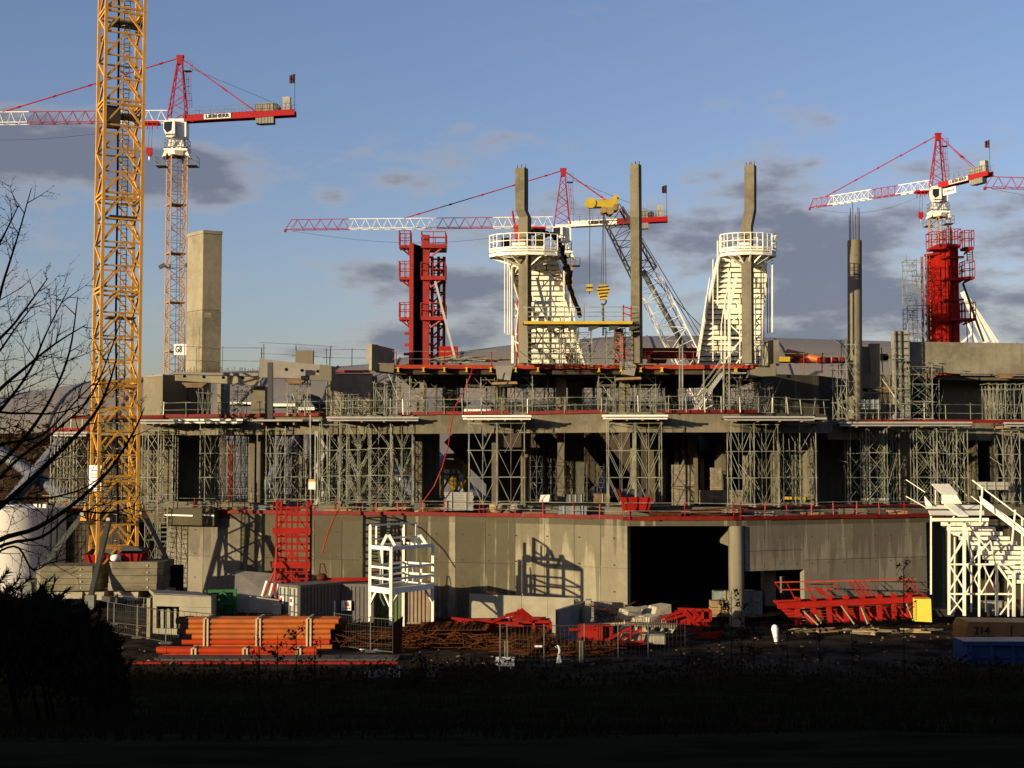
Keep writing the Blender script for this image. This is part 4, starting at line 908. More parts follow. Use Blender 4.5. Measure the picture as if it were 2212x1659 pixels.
    if not cwhite:
        mb = MB(); mb.bar(nb - rr * K(1.75), nb + rr * K(1.75), K(.03), K(.72), up=up); mb.build('name_board', M['ink'], t)
        mb = MB(); mb.bar(nb - rr * K(1.68) + cside * .015, nb + rr * K(1.68) + cside * .015, K(.03), K(.62), up=up); mb.build('name_board_face', M['sign'], t)
    text_mesh('lettering', 'LIEBHERR', K(.62), frame_M(nb + cside * K(.06) - up * K(.0), rr, up), M['ink'], t, .03 * k, .01, 1.12)
    # railings along the counter-jib
    mb = MB()
    for sd in (-.75, .75):
        for h in (.95, 1.5): mb.bar(Rt + w * K(1.6) + cside * K(sd) + up * K(h), Rt + w * cl + cside * K(sd) + up * K(h), .035 * k)
        f = 1.6
        while f < cl / k: mb.bar(Rt + w * K(f) + cside * K(sd) + up * K(.5), Rt + w * K(f) + cside * K(sd) + up * K(1.5), .035 * k); f += .9
    mb.build('railing', M['steel'], t)
    # counterweights
    q0 = K(10.1) if cl > 12 * k else cl * .66
    for i in range(6):
        o = Rt + w * (q0 + K(.38) * i) + up * K(.35); M2 = MB()
        M2.bar(o - w * K(.17), o + w * K(.17), K(1.1), K(2.55) if i else K(2.4), up=up); M2.build('counterweight', M['greyconc'], t)
    mb = MB(); o = Rt + w * (cl - K(2.3)) + up * K(1.05); mb.tube(o - cside * K(.5), o + cside * K(.5), K(.42), n=12); mb.box(o + w * K(-.6), (K(.5), K(.9), K(.6))); mb.build('hoist_winch', M['dsteel'], t)
    mb = MB(); mb.bar(Rt + w * (cl - K(1.5)) + up * K(1.45), Rt + w * (cl - K(.6)) + up * K(1.45), K(.8), K(1.7), up=up); mb.build('control_cabinet', M['contw'], t)
    # tie bars
    top_a = ap + up * K(.1); mb = MB(); e = Rt + u * min(K(tiep), jib_len * .97) + up * hgt; mb.tube(top_a, e, K(.075), n=6)
    for f in (.1, .3, .5, .7, .9): q = top_a.lerp(e, f); mb.tube(q, q + (e - top_a).normalized() * K(.4), K(.13), n=6)
    mb.build('jib_tie', M['crred'], t)
    for sd in (-.5, .5):
        mb = MB(); e = Rt + w * K(min(9.9, cl / k * .8)) + cside * K(sd) + up * K(.7); mb.tube(top_a + cside * K(sd * .3), e, K(.05), n=5); 
        q = top_a.lerp(e, .55); mb.tube(q, q.lerp(e, .12), K(.11), n=6); mb.build('counter_tie', M['crred'], t)
    mb = MB(); mb.tube(ap + V3((K(1.2), 0, -K(1.2))), Rt + w * (cl - K(2.5)) + up * K(1.6), .025 * k, n=4); mb.build('hoist_line', M['darktube'], t)
    if flag:
        o = Rt + w * (cl - .1); fp = o + up * K(4.0); mb = MB(); mb.tube(o + up * K(.5), fp + up * K(1.2), .035 * k, n=5); fl = mb.build('flag_pole', M['dsteel'], t)
        mb = MB(); s0 = fp + up * K(1.2); 
        for i in range(4):
            a = s0 - V3((K(.17) * i, K(.1) * (i % 2), K(.06) * i)); b = s0 - V3((K(.17) * (i + 1), K(.1) * ((i + 1) % 2), K(.06) * (i + 1)))
            mb.quad(a, b, b - up * K(1.15 - .08 * i), a - up * K(1.2 - .05 * i))
        mb.build('flag', M['flag'], fl)
    if sign:
        o = Rt + w * K(2.6) - up * K(1.0) + cside * K(.7); mb = MB(); mb.bar(o - rr * K(1.15), o + rr * K(1.15), K(.06), K(1.0), up=up); sg_ = mb.build('sign_board', M['sign'], t)
        text_mesh('sign_lettering', 'EIFFAGE', K(.40), frame_M(o + cside * K(.05) + rr * K(.2), rr, up), M['ink'], t, .012, .008, 1.0)
        mb = MB()
        for i in range(3): mb.bar(o - rr * K(.95) + up * K(.22 - .2 * i) + cside * K(.05), o - rr * K(.6) + up * K(.28 - .2 * i) + cside * K(.05), K(.02), K(.11), up=up)
        mb.build('sign_emblem', M['inkred'], t)
    return t
D = 170; k = 1.0
T2 = tower_crane('red and white tower crane with yellow lattice mast standing left behind the tall concrete pier', 384, 263, D, (P(-330, 270, 171)), [('w', 8), ('r', 9.5), ('w', 15), ('r', 8)], 0, P(638, 249, 169), tiep=22)
D = 195; k = 1.0
T3 = tower_crane('tower crane in the centre with white counter-jib behind the left ring platform', 1214, 490, D, P(630, 496, 196), [('w', 8.4), ('r', 7.8), ('w', 12.4), ('r', 8.1)], 0, P(1442, 478, 194), cwhite=True, mast_to=14, tiep=22.5)
D = 192
T4 = tower_crane('tower crane at right with its jib turned away behind the tall red column form', 2026, 407, D, P(1757, 448, 214), [('w', 10), ('r', 8.5), ('w', 14), ('r', 6)], 0, P(2140, 378, 185), k=.93, mast_to=14, tiep=24.5, sign=True, name_off=4.2)
T5 = tower_crane('tower crane whose red jib nose alone enters the picture at the right edge', 2760, 425, 176, P(2143, 405, 182), [('w', 8), ('r', 8), ('w', 12), ('r', 9)], 0, P(2980, 428, 172), mast_to=0, tiep=24)
for T, (a, b) in ((T2, (380, 581)),):
    q = P(a, b, 168.5); t_ = T
    for sg in (-1, 1):
        mb = MB(); mb.bar(q, q + V3((sg * 1.3, -.3, .2)), .1); mb.box(q + V3((sg * 1.6, -.4, .3)), (.8, .3, .45), 0, sg * .5); mb.build('floodlight', M['dsteel'], T)
    mb = MB(); o = P(390, 755, 168.2); mb.box(o, (1.6, .06, 1.35)); mb.build('mast_sign', M['sign'], T)
    text_mesh('mast_sign_text', 'G8', 1.2, frame_M(o + V3((-.24, -.05, 0)), (1, 0, 0), (0, 0, 1)), M['ink'], T, .02, .01, .55)
# (the near mast hides the G8 crane's jib root)

# ------------------------------------------------------------------ crawler crane with lattice boom
D = 128
t = thing('crawler_crane', 'mobile crane with slanting lattice boom, black above and white below, and a yellow boom head', 'mobile crane', P(1490, 1050, D))
def boom(A, B, w0, w1, n, mt, name, r=.06, sd=V3((.9, 0, .42))):
    d = (B - A).normalized(); s1 = (sd - d * sd.dot(d)).normalized(); s2 = d.cross(s1)
    C = lambda f: [A.lerp(B, f) + s1 * (a * (w0 + (w1 - w0) * f) / 2) + s2 * (b * (w0 + (w1 - w0) * f) / 2) for a, b in ((-1, -1), (1, -1), (1, 1), (-1, 1))]
    mb = MB(); e0, e1 = C(0), C(1)
    for i in range(4): mb.bar(e0[i], e1[i], r * 1.6)
    for j in range(n):
        c0, c1 = C(j / n), C((j + 1) / n)
        for i in range(4):
            (mb.bar(c0[i], c1[(i + 1) % 4], r * .8) if (j + i) % 2 else mb.bar(c0[(i + 1) % 4], c1[i], r * .8)); mb.bar(c0[i], c0[(i + 1) % 4], r * .7)
    return mb.build(name, mt, t)
A = P(1585, 980, D); B = P(1392, 592, D); C = P(1322, 462, D); A1 = P(1458, 735, D); 
boom(P(1560, 930, D), B, 2.2, 2.3, 13, M['white'], 'white_boom', .065); boom(B, C, 2.3, 1.9, 6, M['dsteel'], 'dark_boom', .085)
mb = MB(); mb.tube(P(1500, 790, D + .6), P(1388, 585, D + .6), .26, n=10); mb.build('inner_strut', M['steel'], t, smooth=True)
for (a, b) in (((1338, 440), (1510, 735)), ((1345, 445), (1520, 735)), ((1370, 560), (1500, 690))):
    q = P(b[0], b[1], D); p = P(a[0], a[1], D); d = (q - p); mb = MB(); mb.tube(p, p + d * 1.45, .035, n=4); mb.build('pendant_rope', M['darktube'], t)
mb = MB(); mb.extr([P(x, y, D - .6) for x, y in ((1276, 434), (1298, 432), (1328, 430), (1332, 424), (1338, 442), (1326, 458), (1300, 446), (1278, 446))], (0, 1.1, 0)); mb.build('boom_head', M['gold'], t)
mb = MB(); q = P(1276, 438, D - .7); mb.tube(q, q + V3((0, .5, 0)), .5, n=16); mb.build('head_sheave', M['gold'], t)
for (x, y, r) in ((1304, 453, .30), (1318, 455, .34), (1330, 447, .30)):
    mb = MB(); q = P(x, y, D - .75); mb.tube(q, q + V3((0, 1.4, 0)), r, n=14); mb.build('sheave', M['wood'], t)
mb = MB(); q = P(1331, 426, D - .3); mb.tube(q, q + V3((0, .7, 0)), .26, n=12); mb.bar(P(1277, 430, D), P(1330, 427, D), .06); mb.build('top_sheave', M['stripe'], t)
mb = MB(); mb.tube(P(1274, 445, D), P(1273.5, 616, D), .035, n=4); mb.build('whip_rope', M['darktube'], t)
for (a, b) in ((1303, 1298), (1304, 1303), (1306, 1309)):
    mb = MB(); mb.tube(P(a, 455, D), P(b, 622, D), .03, n=4); mb.build('hoist_rope', M['darktube'], t)
mb = MB(); mb.box(P(1273.5, 622, D), (.55, .4, .65)); b1 = mb.build('whip_ball', M['stripe'], t)
mb = MB(); mb.box(P(1273.5, 622, D), (.57, .42, .14)); mb.build('stripe', M['ink'], b1)
mb = MB(); mb.tube(P(1273.5, 626, D), P(1273.5, 636, D), .07, .03, n=6); mb.build('small_hook', M['dsteel'], b1)
q = P(1303, 630, D); prof = [(-.35, .62), (.35, .62), (.62, .2), (.30, -.75), (-.30, -.75), (-.62, .2)]
mb = MB(); mb.extr([q + V3((x, -.2, z)) for x, z in prof], (0, .5, 0)); hb = mb.build('striped_hook_block', M['stripe'], t)
for zz, wd in ((.42, .98), (.12, 1.16), (-.18, .88), (-.48, .68)):
    mb = MB(); mb.bar(q + V3((-wd / 2, -.22, zz - .05)), q + V3((wd / 2, -.22, zz + .05)), .03, .13, up=(0, 0, 1)); mb.build('stripe', M['ink'], hb)
mb = MB(); hq = P(1303, 651, D)
mb.path([hq + V3((.28 * math.sin(a), 0, .3 * math.cos(a))) for a in [R(x) for x in range(-30, 250, 28)]], .09, 6); mb.build('big_hook', M['dsteel'], hb)
mb = MB()
for i in range(22): mb.box(P(1303, 660 + 3.0 * i, D), (.22 if i % 2 else .13, .13 if i % 2 else .2, .14))
mb.build('hanging_chain', M['dsteel'], t)
mb = MB(); mb.box(P(1575, 1000, D) + V3((1.5, 2, -2)), (6, 4, 4)); mb.build('machine_house', M['white'], t)
mb = MB(); mb.box((P(1575, 1000, D).x + 1.5, D + 2, 4.0), (7, 5, 7.0)); mb.build('crawler_base', M['dsteel'], t)

# ------------------------------------------------------------------ white raker forms with ring platform
def raker(label, px0, px1, ring, y_ring_top, y_deck, body, cx_apex, apex_y, D, mirror, kids):
    t = thing('raker_form', label, 'formwork tower', XY((px0 + px1) / 2, D, 17.5))
    # ring platform: elliptical deck with toe boards, posts and rails
    x0, x1 = ring; c = P((x0 + x1) / 2, y_deck, D); rx = (x1 - x0) / 2 * D / F; ry = rx * .62; n = 14
    ringp = [V3((c.x + rx * math.cos(a), D + ry * math.sin(a), c.z)) for a in [i * 6.2832 / n + .22 for i in range(n)]]
    mb = MB(); mb.prism([(p.x, p.y) for p in ringp], c.z - .12, c.z); mb.build('platform_deck', M['cream'], t)
    rh = (y_deck - y_ring_top) * D / F - .12
    for i in range(n):
        a, b = ringp[i], ringp[(i + 1) % n]
        mb = MB(); mb.bar(a + V3((0, 0, .12)), b + V3((0, 0, .12)), .05, .13, up=(0, 0, 1)); mb.build('toe_board', M['cream'], t)
        unit_bar('rail_post', a, a + V3((0, 0, rh)), .065, M['cream'], t)
        m_ = a.lerp(b, .5); unit_bar('rail_post', m_, m_ + V3((0, 0, rh)), .045, M['cream'], t)
        for h in (.55, 1.0): unit_bar('rail', a + V3((0, 0, rh * h)), b + V3((0, 0, rh * h)), .05, M['cream'], t)
        if i % 4 == 1: mb = MB(); mb.bar(a.lerp(b, .1) + V3((0, 0, .34)), a.lerp(b, .9) + V3((0, 0, .34)), .04, .20, up=(0, 0, 1)); mb.build('kick_panel', M['cream'], t)
    mb = MB()
    for i in range(n): mb.bar(ringp[i] * .97 + V3((c.x, D, c.z)) * .03 - V3((0, 0, .3)), ringp[(i + 1) % n] * .97 + V3((c.x, D, c.z)) * .03 - V3((0, 0, .3)), .16, .22)
    for i in range(0, n, 2): mb.bar(ringp[i] - V3((0, 0, .25)), V3((c.x, D, c.z - .25)), .14, .2)
    mb.build('platform_frame', M['cream'], t)
    ap = P(cx_apex, apex_y, D)
    for i in range(n):
        if i % 2 == 0 or ringp[i].y < D - 1:
            q = ringp[i] * .96 + V3((c.x, D, c.z)) * .04; f = ap + (V3((ringp[i].x, ringp[i].y, 0)) - V3((c.x, D, 0))) * .16
            unit_bar('bracket_strut', q - V3((0, 0, .35)), V3((f.x, f.y, ap.z)), .11, M['cream'], t)
    # stepped soffit: courses of white boards going down and inward
    N = len(body) - 1; 
    ytop, ybot = body[0][2], body[-1][2]; y = ytop; i = 0; step = 11.3
    while y < ybot:
        l = interp([(b[2], b[0]) for b in body], y); r = interp([(b[2], b[1]) for b in body], y)
        f = (y - ytop) / (ybot - ytop); Dd = D + 2.2 + f * 6.0
        A = P(l, y, Dd); B = P(r, y, Dd); hz = (step - 2.6) * Dd / F; nn = 3 + (i % 2)
        cuts = [0] + sorted([(j + 1 + random.uniform(-.15, .15) + (.3 if i % 2 else 0)) / (nn + .3) for j in range(nn - 1)]) + [1]
        for u, v in zip(cuts, cuts[1:]):
            p, q = A.lerp(B, u), A.lerp(B, v); mb = MB()
            mb.hexa([V3((p.x + .03, p.y, p.z - hz)), V3((q.x - .05, q.y, q.z - hz)), V3((q.x - .05, q.y + .5, q.z - hz)), V3((p.x + .03, p.y + .5, p.z - hz))],
                    [V3((p.x + .03, p.y, p.z)), V3((q.x - .05, q.y, q.z)), V3((q.x - .05, q.y + .5, q.z)), V3((p.x + .03, p.y + .5, p.z))]); mb.build('soffit_board', M['cream'], t)
        mb = MB(); mb.wall((A.x, Dd + .42), (B.x, Dd + .42), .05, A.z - (step + 1) * Dd / F, A.z); mb.build('gap_shade_sheet', M['dsteel'], t)  # dark sheet standing for the shade between the boards
        y += step; i += 1
    # side stringers following the slope
    for j, off in ((0, 0), (1, 0)):
        mb = MB(); q = [P(b[j] + off, b[2], D + 2.0 + (b[2] - ytop) / (ybot - ytop) * 6.0) for b in body]
        for u, v in zip(q, q[1:]): mb.bar(u, v, .10, .42)
        mb.build('stringer', M['cream'], t)
    # support lattice in front
    for (xa, ya, xb, yb, w) in kids:
        A = P(xa, ya, D + .9); B = P(xb, yb, D + .9); unit_bar('support_strut', A, B, w * .68, M['cream'], t)
    return t
b1 = [(1098, 1205, 562), (1104, 1212, 585), (1120, 1222, 640), (1126, 1236, 700), (1122, 1250, 740), (1132, 1264, 784)]
k1 = [(1107, 545, 1107, 785, .26), (1189, 570, 1189, 785, .24), (1218, 575, 1218, 785, .13), (1232, 600, 1232, 785, .12), (1150, 655, 1190, 655, .26), (1150, 700, 1190, 701, .2), (1106, 690, 1140, 660, .12), (1190, 600, 1165, 628, .12), (1106, 640, 1130, 700, .12),
      (1150, 640, 1190, 700, .12), (1190, 640, 1150, 700, .12), (1150, 700, 1190, 760, .12), (1190, 700, 1150, 760, .12), (1190, 640, 1218, 700, .1), (1218, 640, 1190, 700, .1), (1190, 700, 1218, 760, .1), (1232, 650, 1262, 785, .1), (1107, 700, 1120, 785, .1), (1107, 785, 1122, 640, .1), (1107, 600, 1126, 560, .1),
      (1107, 660, 1126, 676, .13), (1107, 735, 1126, 745, .16), (1105, 722, 1117, 722, .2), (1122, 560, 1190, 560, .2), (1240, 640, 1240, 785, .09), (1250, 700, 1250, 785, .08), (1189, 760, 1262, 740, .1), (1189, 720, 1245, 700, .1), (1160, 600, 1182, 690, .3)]
t1 = raker('left white stepped raker form with ring platform and a black cable bundle beside it', 1098, 1265, (1055, 1222), 507, 545, b1, 1136, 578, 96.8, 0, k1)
for (x, y0, y1, D) in ((1090, 555, 720, 96.5), (1096, 570, 724, 97), (1100.5, 575, 723, 97.4)):
    unit_bar('hanging_tube', P(x, y1, D), P(x, y0, D), .06, M['cream'], t1)
mb = MB(); mb.box(P(1094, 524, 97), (.7, .5, .6)); mb.build('toolbox', M['black'], t1)
mb = MB(); q = P(1165, 520, 97.5); mb.tube(q, q + V3((0, .2, 0)), .42, n=14); mb.build('yellow_wheel', M['stripe'], t1)
b2 = [(1553, 1640, 556), (1548, 1655, 575), (1540, 1655, 610), (1528, 1650, 660), (1518, 1646, 710), (1512, 1644, 750), (1508, 1642, 784)]
k2 = [(1550, 520, 1550, 660, .13), (1575, 585, 1575, 785, .24), (1540, 560, 1540, 780, .10), (1644, 585, 1644, 785, .12), (1650, 560, 1650, 775, .1), (1575, 640, 1640, 700, .13), (1640, 640, 1575, 700, .13), (1575, 700, 1640, 760, .13), (1640, 700, 1575, 760, .13), (1558, 700, 1558, 785, .1),
      (1575, 668, 1642, 668, .2), (1575, 730, 1642, 730, .16), (1596, 740, 1645, 680, .12), (1590, 785, 1645, 720, .12), (1575, 600, 1558, 700, .1), (1540, 650, 1575, 650, .12), (1566, 640, 1566, 785, .1), (1590, 600, 1568, 690, .3), (1526, 640, 1508, 785, .12), (1533, 600, 1505, 770, .08), (1598, 640, 1598, 785, .1), (1632, 640, 1632, 785, .1), (1560, 785, 1600, 735, .12)]
t2 = raker('right white stepped raker form with ring platform at its top', 1508, 1645, (1554, 1677), 504, 543, b2, 1615, 578, 96.8, 1, k2)
for (x, y0, y1, D, m_) in ((1668, 562, 718, 97, 'cream'), (1658, 600, 720, 97.5, 'darktube'), (1663, 600, 718, 97.5, 'darktube')):
    unit_bar('hanging_tube', P(x, y1, D), P(x, y0, D), .09 if m_ == 'cream' else .05, M[m_], t2)
# cable bundle
pts = [(1150, 502), (1165, 498), (1180, 506), (1196, 508), (1206, 518), (1214, 545), (1222, 575), (1230, 592), (1228, 605), (1236, 640), (1248, 668), (1254, 690)]
mb = MB(); prev = None
for i in range(len(pts) - 1):
    for j in range(4):
        f = j / 4; x = pts[i][0] + (pts[i + 1][0] - pts[i][0]) * f; y = pts[i][1] + (pts[i + 1][1] - pts[i][1]) * f
        q = P(x + random.uniform(-1.5, 1.5), y + random.uniform(-1.5, 1.5), 96.2 + random.uniform(-.1, .1))
        if prev is not None: mb.tube(prev, q, random.uniform(.13, .30) if i < 9 else .16, n=7)
        prev = q
tag(mb.build('cable_bundle', M['black'], origin=P(1230, 600, 96)), 'thick ragged black cable bundle drooping down the right side of the left ring platform', 'cable')
# upright orange form behind the left ring
t = thing('orange_form', 'small orange-red steel form standing behind the left ring platform', 'formwork', P(1118, 560, 101))
D = 101; mb = MB(); mb.extr([P(1110, 487, D), P(1122, 487, D), P(1128, 530, D), P(1116, 530, D)], (0, 1.2, 0)); mb.build('panel', M['orange'], t)
for y in (489, 500, 512, 524): mb = MB(); mb.bar(P(1108 + (y - 487) * .12, y, D - .1), P(1126 + (y - 487) * .12, y, D - .1), .12, .2); mb.build('waler', M['orange'], t)
mb = MB(); mb.bar(P(1107, 455, D), P(1113, 487, D), .12); mb.bar(P(1107, 460, D), P(1110, 480, D + 1), .08); mb.bar(P(1118, 545, D), P(1120, 785, D), .2); mb.build('leg', M['crred'], t)

# ------------------------------------------------------------------ left red column form
D = 100.5
t = thing('column_form', 'dark red steel column form with railed side platforms left of the white raker forms', 'formwork tower', XY(920, D, 17.5))
A = XY(887, D - .5); B = XY(912, D + 1.1); zt = PZ(900, 528, D); zb = 17.4
mb = MB(); mb.wall(A + V3((.15, .1, 0)), B, .3, zb, zt); mb.build('shade_form_face', M['black'], t)  # black colour stands for shade on the side facing away from the sun
mb = MB(); mb.bar((A.x, A.y, zb), (A.x, A.y, zt), .3, .5); mb.build('edge_post', M['pink'], t)
mb = MB(); q = XY(919, D - .5); mb.bar((q.x, q.y, zb), (q.x, q.y, zt + .6), .45, .5); mb.build('edge_post', M['pink'], t)
q2 = XY(932, D + .4)
for px in (932, 946, 958): q = XY(px, D + .6); mb = MB(); mb.bar((q.x, q.y, zb), (q.x, q.y, PZ(px, 552, D)), .22); mb.build('frame_post', M['pink'], t)
mb = MB()
for y in range(560, 780, 24):
    mb.bar(P(930, y, D + .6), P(960, y, D + .6), .12)
    mb.bar(P(932, y + 24, D + .6), P(958, y, D + .6), .11); mb.bar(P(922, y + 10, D - .3), P(935, y + 22, D + .5), .1)
mb.build('frame_bracing', M['pink'], t)
def railed(t, x0, x1, ydeck, ytop, D, dp, m_, brk=None, th=.2):
    a, b = P(x0, ydeck, D), P(x1, ydeck, D); h = (ydeck - ytop) * D / F; c = [a, b, b + V3((0, dp, 0)), a + V3((0, dp, 0))]
    mb = MB(); mb.hexa([p - V3((0, 0, th)) for p in c], c); mb.build('platform', m_, t)
    mb = MB()
    for i in range(4):
        p, q = c[i], c[(i + 1) % 4]
        for f in (.5, 1.0): mb.bar(p + V3((0, 0, h * f)), q + V3((0, 0, h * f)), .055)
        for f in (0, .5): r_ = p.lerp(q, f); mb.bar(r_, r_ + V3((0, 0, h)), .055)
    mb.build('railing', m_, t)
    if brk is not None: mb = MB(); p = P(brk[0], brk[1], D + dp * .3); mb.bar((a if abs(brk[0] - x1) < abs(brk[0] - x0) else b) + V3((0, .1, -.1)), p, .1); mb.bar((a if abs(brk[0] - x1) < abs(brk[0] - x0) else b).lerp((b if abs(brk[0] - x1) < abs(brk[0] - x0) else a), .55), p, .08); mb.build('bracket', m_, t)
for (yd, yt) in ((529, 498), (598, 564), (685, 653)):
    railed(t, 862, 886, yd, yt, D - .4, 1.3, M['pink'], (887, yd + 24))
railed(t, 910, 962, 527, 500, D - 1.2, 2.4, M['pink'], (923, 560), .28)
railed(t, 909, 961, 596, 566, D - 1.2, 2.2, M['pink'], (923, 625), .28)
railed(t, 909, 961, 683, 654, D - 1.2, 2.2, M['pink'], (923, 712), .28)
mb = MB(); mb.bar(P(940, 608, D - 1.3), P(984, 778, D - 1.8), .16); tag(mb.build('push_pull_prop', M['alu'], t))
mb = MB(); mb.extr([P(948, 748, D - .8), P(988, 748, D - .8), P(988, 772, D - .8), P(948, 776, D - .8)], (0, 1.2, 0)); mb.build('counter_block', M['red'], t)
for px, y in ((884, 720), (884, 745), (882, 765)): mb = MB(); mb.bar(P(px - 10, y, D), P(px + 4, y, D), .1, .2); mb.build('clamp', M['pink'], t)

# ------------------------------------------------------------------ right red column form
D = 112
t = thing('column_form', 'tall bright red column form with railed platforms beside the long right concrete beam', 'formwork tower', XY(2055, D, 17.3))
zb = 17.0
for (x0, x1, yt, dd) in ((2028, 2034, 545, .1), (2034, 2056, 527, 0), (2056, 2064, 527, -.25), (2064, 2073, 530, -.1), (2073, 2080, 532, .15)):
    mb = MB(); mb.wall(XY(x0, D + dd), XY(x1 - .3, D + dd), 1.2, zb, PZ(x0, yt, D)); mb.build('form_panel', M['redf'], t)
for y in range(556, 735, 46):
    mb = MB(); mb.bar(P(2030, y, D - .45), P(2082, y - 1, D - .35), .12, .16); mb.build('waler', M['red'], t)
    mb = MB(); mb.bar(P(2030, y + 4.2, D - .15), P(2080, y + 3.2, D - .1), .03, .05); mb.build('shadow_strip', M['ink'], t)  # dark strip painted as the shadow below each waler
for px in (2000, 2012, 2022): q = XY(px, D + .5); mb = MB(); mb.bar((q.x, q.y, zb), (q.x, q.y, PZ(px, 548 + (2022 - px) * .2, D)), .26 if px > 2005 else .16); mb.build('frame_post', M['red'], t)
mb = MB()
for y in range(560, 735, 20): mb.bar(P(1998, y, D + .5), P(2026, y, D + .5), .09); mb.bar(P(1999, y + 20, D + .5), P(2014, y, D + .5), .09); mb.bar(P(2000, y, D + .4), P(2014, y + 20, D + .4), .09)
mb.bar(P(1997, 552, D), P(2030, 547, D), .2); mb.build('frame_bracing', M['red'], t)
railed(t, 2012, 2036, 533, 500, D - .8, 1.4, M['red'], None); railed(t, 2050, 2076, 527, 494, D - 1.2, 1.6, M['red'], (2060, 545)); railed(t, 2084, 2104, 533, 497, D - .6, 1.2, M['red'], (2082, 550))
railed(t, 2056, 2084, 600, 572, D - 1.1, 1.6, M['red'], (2060, 618)); railed(t, 2084, 2106, 597, 563, D - .6, 1.2, M['red'], (2080, 612))
railed(t, 2058, 2084, 687, 655, D - 1.1, 1.6, M['red'], (2064, 706)); railed(t, 2084, 2108, 687, 652, D - .6, 1.2, M['red'], (2080, 702))
mb = MB(); 
for dx in (0, 12): mb.bar(P(2088 + dx, 537, D), P(2090 + dx, 565, D), .06); mb.bar(P(2088 + dx, 690, D), P(2090 + dx, 740, D), .06)
for y in range(540, 565, 5): mb.bar(P(2088, y, D), P(2101, y, D), .05)
mb.build('ladder', M['red'], t)
mb = MB(); mb.bar(P(2080, 612, D), P(2125, 738, D), .14); mb.build('push_pull_prop', M['dsteel'], t)
for k in range(9): a = random.uniform(0, 6.28); q = XY(2058 + 10 * math.cos(a), D + math.sin(a) * .4); unit_bar('rebar', (q.x, q.y, zb), (q.x, q.y, PZ(2050, 492, D) + random.uniform(-.3, .3)), .05, M['rust'], t, 'tube')
t = thing('white_truss', 'pale slanting truss leaning right behind the tall red column form', 'truss', P(2140, 740, 150))
for (a, b, w) in (((2080, 630), (2130, 740), .5), ((2092, 645), (2148, 740), .3), ((2108, 668), (2155, 740), .22), ((2086, 690), (2110, 740), .2), ((2100, 720), (2072, 745), .2)):
    unit_bar('strut', P(*b, 150), P(*a, 150), w, M['white'], t)
# ------------------------------------------------------------------ shoring and scaffold towers
random.seed(31)
def scaffold(label, px0, px1, ytop, D, z0, bays=2, lift=2.0, depth=1.5, style='V', group='scaffold towers on the decks', mt='galv', rungs=False, heads=True, plank=None, rows=2, r=.075, extra=0):
    a = XY(px0, D); b = XY(px1, D); zt = PZ((px0 + px1) / 2, ytop, D); mm = M[mt]; r *= .58
    t = thing('scaffold_tower', label, 'scaffold', ((a.x + b.x) / 2, D, z0), group)
    H = zt - z0; nl = max(1, int(round(H / lift))); lh = H / nl
    xs = [a.x + (b.x - a.x) * i / bays for i in range(bays + 1)]; ys = [D + depth * j / (rows - 1) for j in range(rows)]
    for i, x in enumerate(xs):
        for y in ys:
            ex = random.uniform(.0, .35) if heads else random.uniform(-.1, .6)
            unit_bar('post', (x, y, z0), (x + random.uniform(-.02, .02), y, zt + ex), r, mm, t)
    hd = MB()
    if heads:
        for x in xs:
            for y in ys: hd.box((x, y, zt + .33), (.22, .22, .05)); hd.box((x, y, z0 + .05), (.2, .2, .04))
        tag(hd.build('jack_heads', mm, t), kind='stuff')
    for k in range(nl + 1):
        z = z0 + .18 + k * (H - .25) / nl; mb = MB()
        for y in ys: mb.bar((xs[0] - .1, y, z), (xs[-1] + .1, y, z + random.uniform(-.02, .02)), r * .75)
        for x in xs: mb.bar((x, ys[0], z), (x, ys[-1], z), r * .7)
        if rungs and k < nl:
            n = max(2, int(lh / .36))
            for j in range(1, n):
                if random.random() < .97:
                    u = random.randrange(bays) if bays > 1 else 0; x0_, x1_ = xs[u], xs[u + 1]
                    for y in ys:
                        if random.random() < .95: mb.bar((x0_, y, z + j * lh / n), (x1_, y, z + j * lh / n), r * .6)
                    for x in (xs[u], xs[u + 1]): mb.bar((x, ys[0], z + j * lh / n), (x, ys[-1], z + j * lh / n), r * .55)
        mb.build('ledger_frame', mm, t)
    mb = MB()
    for k in range(nl):
        z = z0 + .18 + k * (H - .25) / nl; zz = z + lh
        for jy, y in enumerate(ys):
            for i in range(bays):
                x0_, x1_ = xs[i], xs[i + 1]
                if style == 'V':
                    m_ = (x0_ + x1_) / 2; mb.bar((x0_, y, zz), (m_, y, z), r * .55); mb.bar((x1_, y, zz), (m_, y, z), r * .55)
                    mb.bar((m_, y, z), (m_, y, zz), r * .5)
                elif style == 'X': mb.bar((x0_, y, z), (x1_, y, zz), r * .55); mb.bar((x1_, y, z), (x0_, y, zz), r * .55)
                elif (i + k + jy) % 2: mb.bar((x0_, y, z), (x1_, y, zz), r * .6)
                else: mb.bar((x1_, y, z), (x0_, y, zz), r * .6)
        for i, x in enumerate(xs): mb.bar((x, ys[0], z), (x, ys[-1], zz), r * .5)
    for e in range(extra):                       # loose tubes leaning and clipped on
        x = random.uniform(xs[0], xs[-1]); z = random.uniform(z0, zt - 1.5); mb.bar((x, D - .05, z), (x + random.uniform(-1.2, 1.2), D + random.uniform(0, depth), z + random.uniform(.3, 2.5)), r * .6)
    mb.build('bracing', mm, t)
    if plank is not None:
        for zf in plank:
            z = z0 + H * zf
            for j in range(2): mb = MB(); mb.box(((xs[0] + xs[-1]) / 2, D + .3 + .45 * j, z), (xs[-1] - xs[0] + .2, .3, .05)); mb.build('plank', M['wood'], t)
    return t
G1 = 'shoring towers on the lower deck'; G2 = 'scaffold towers on the middle deck'; G3 = 'scaffolds on the upper deck'; zb = Z1B
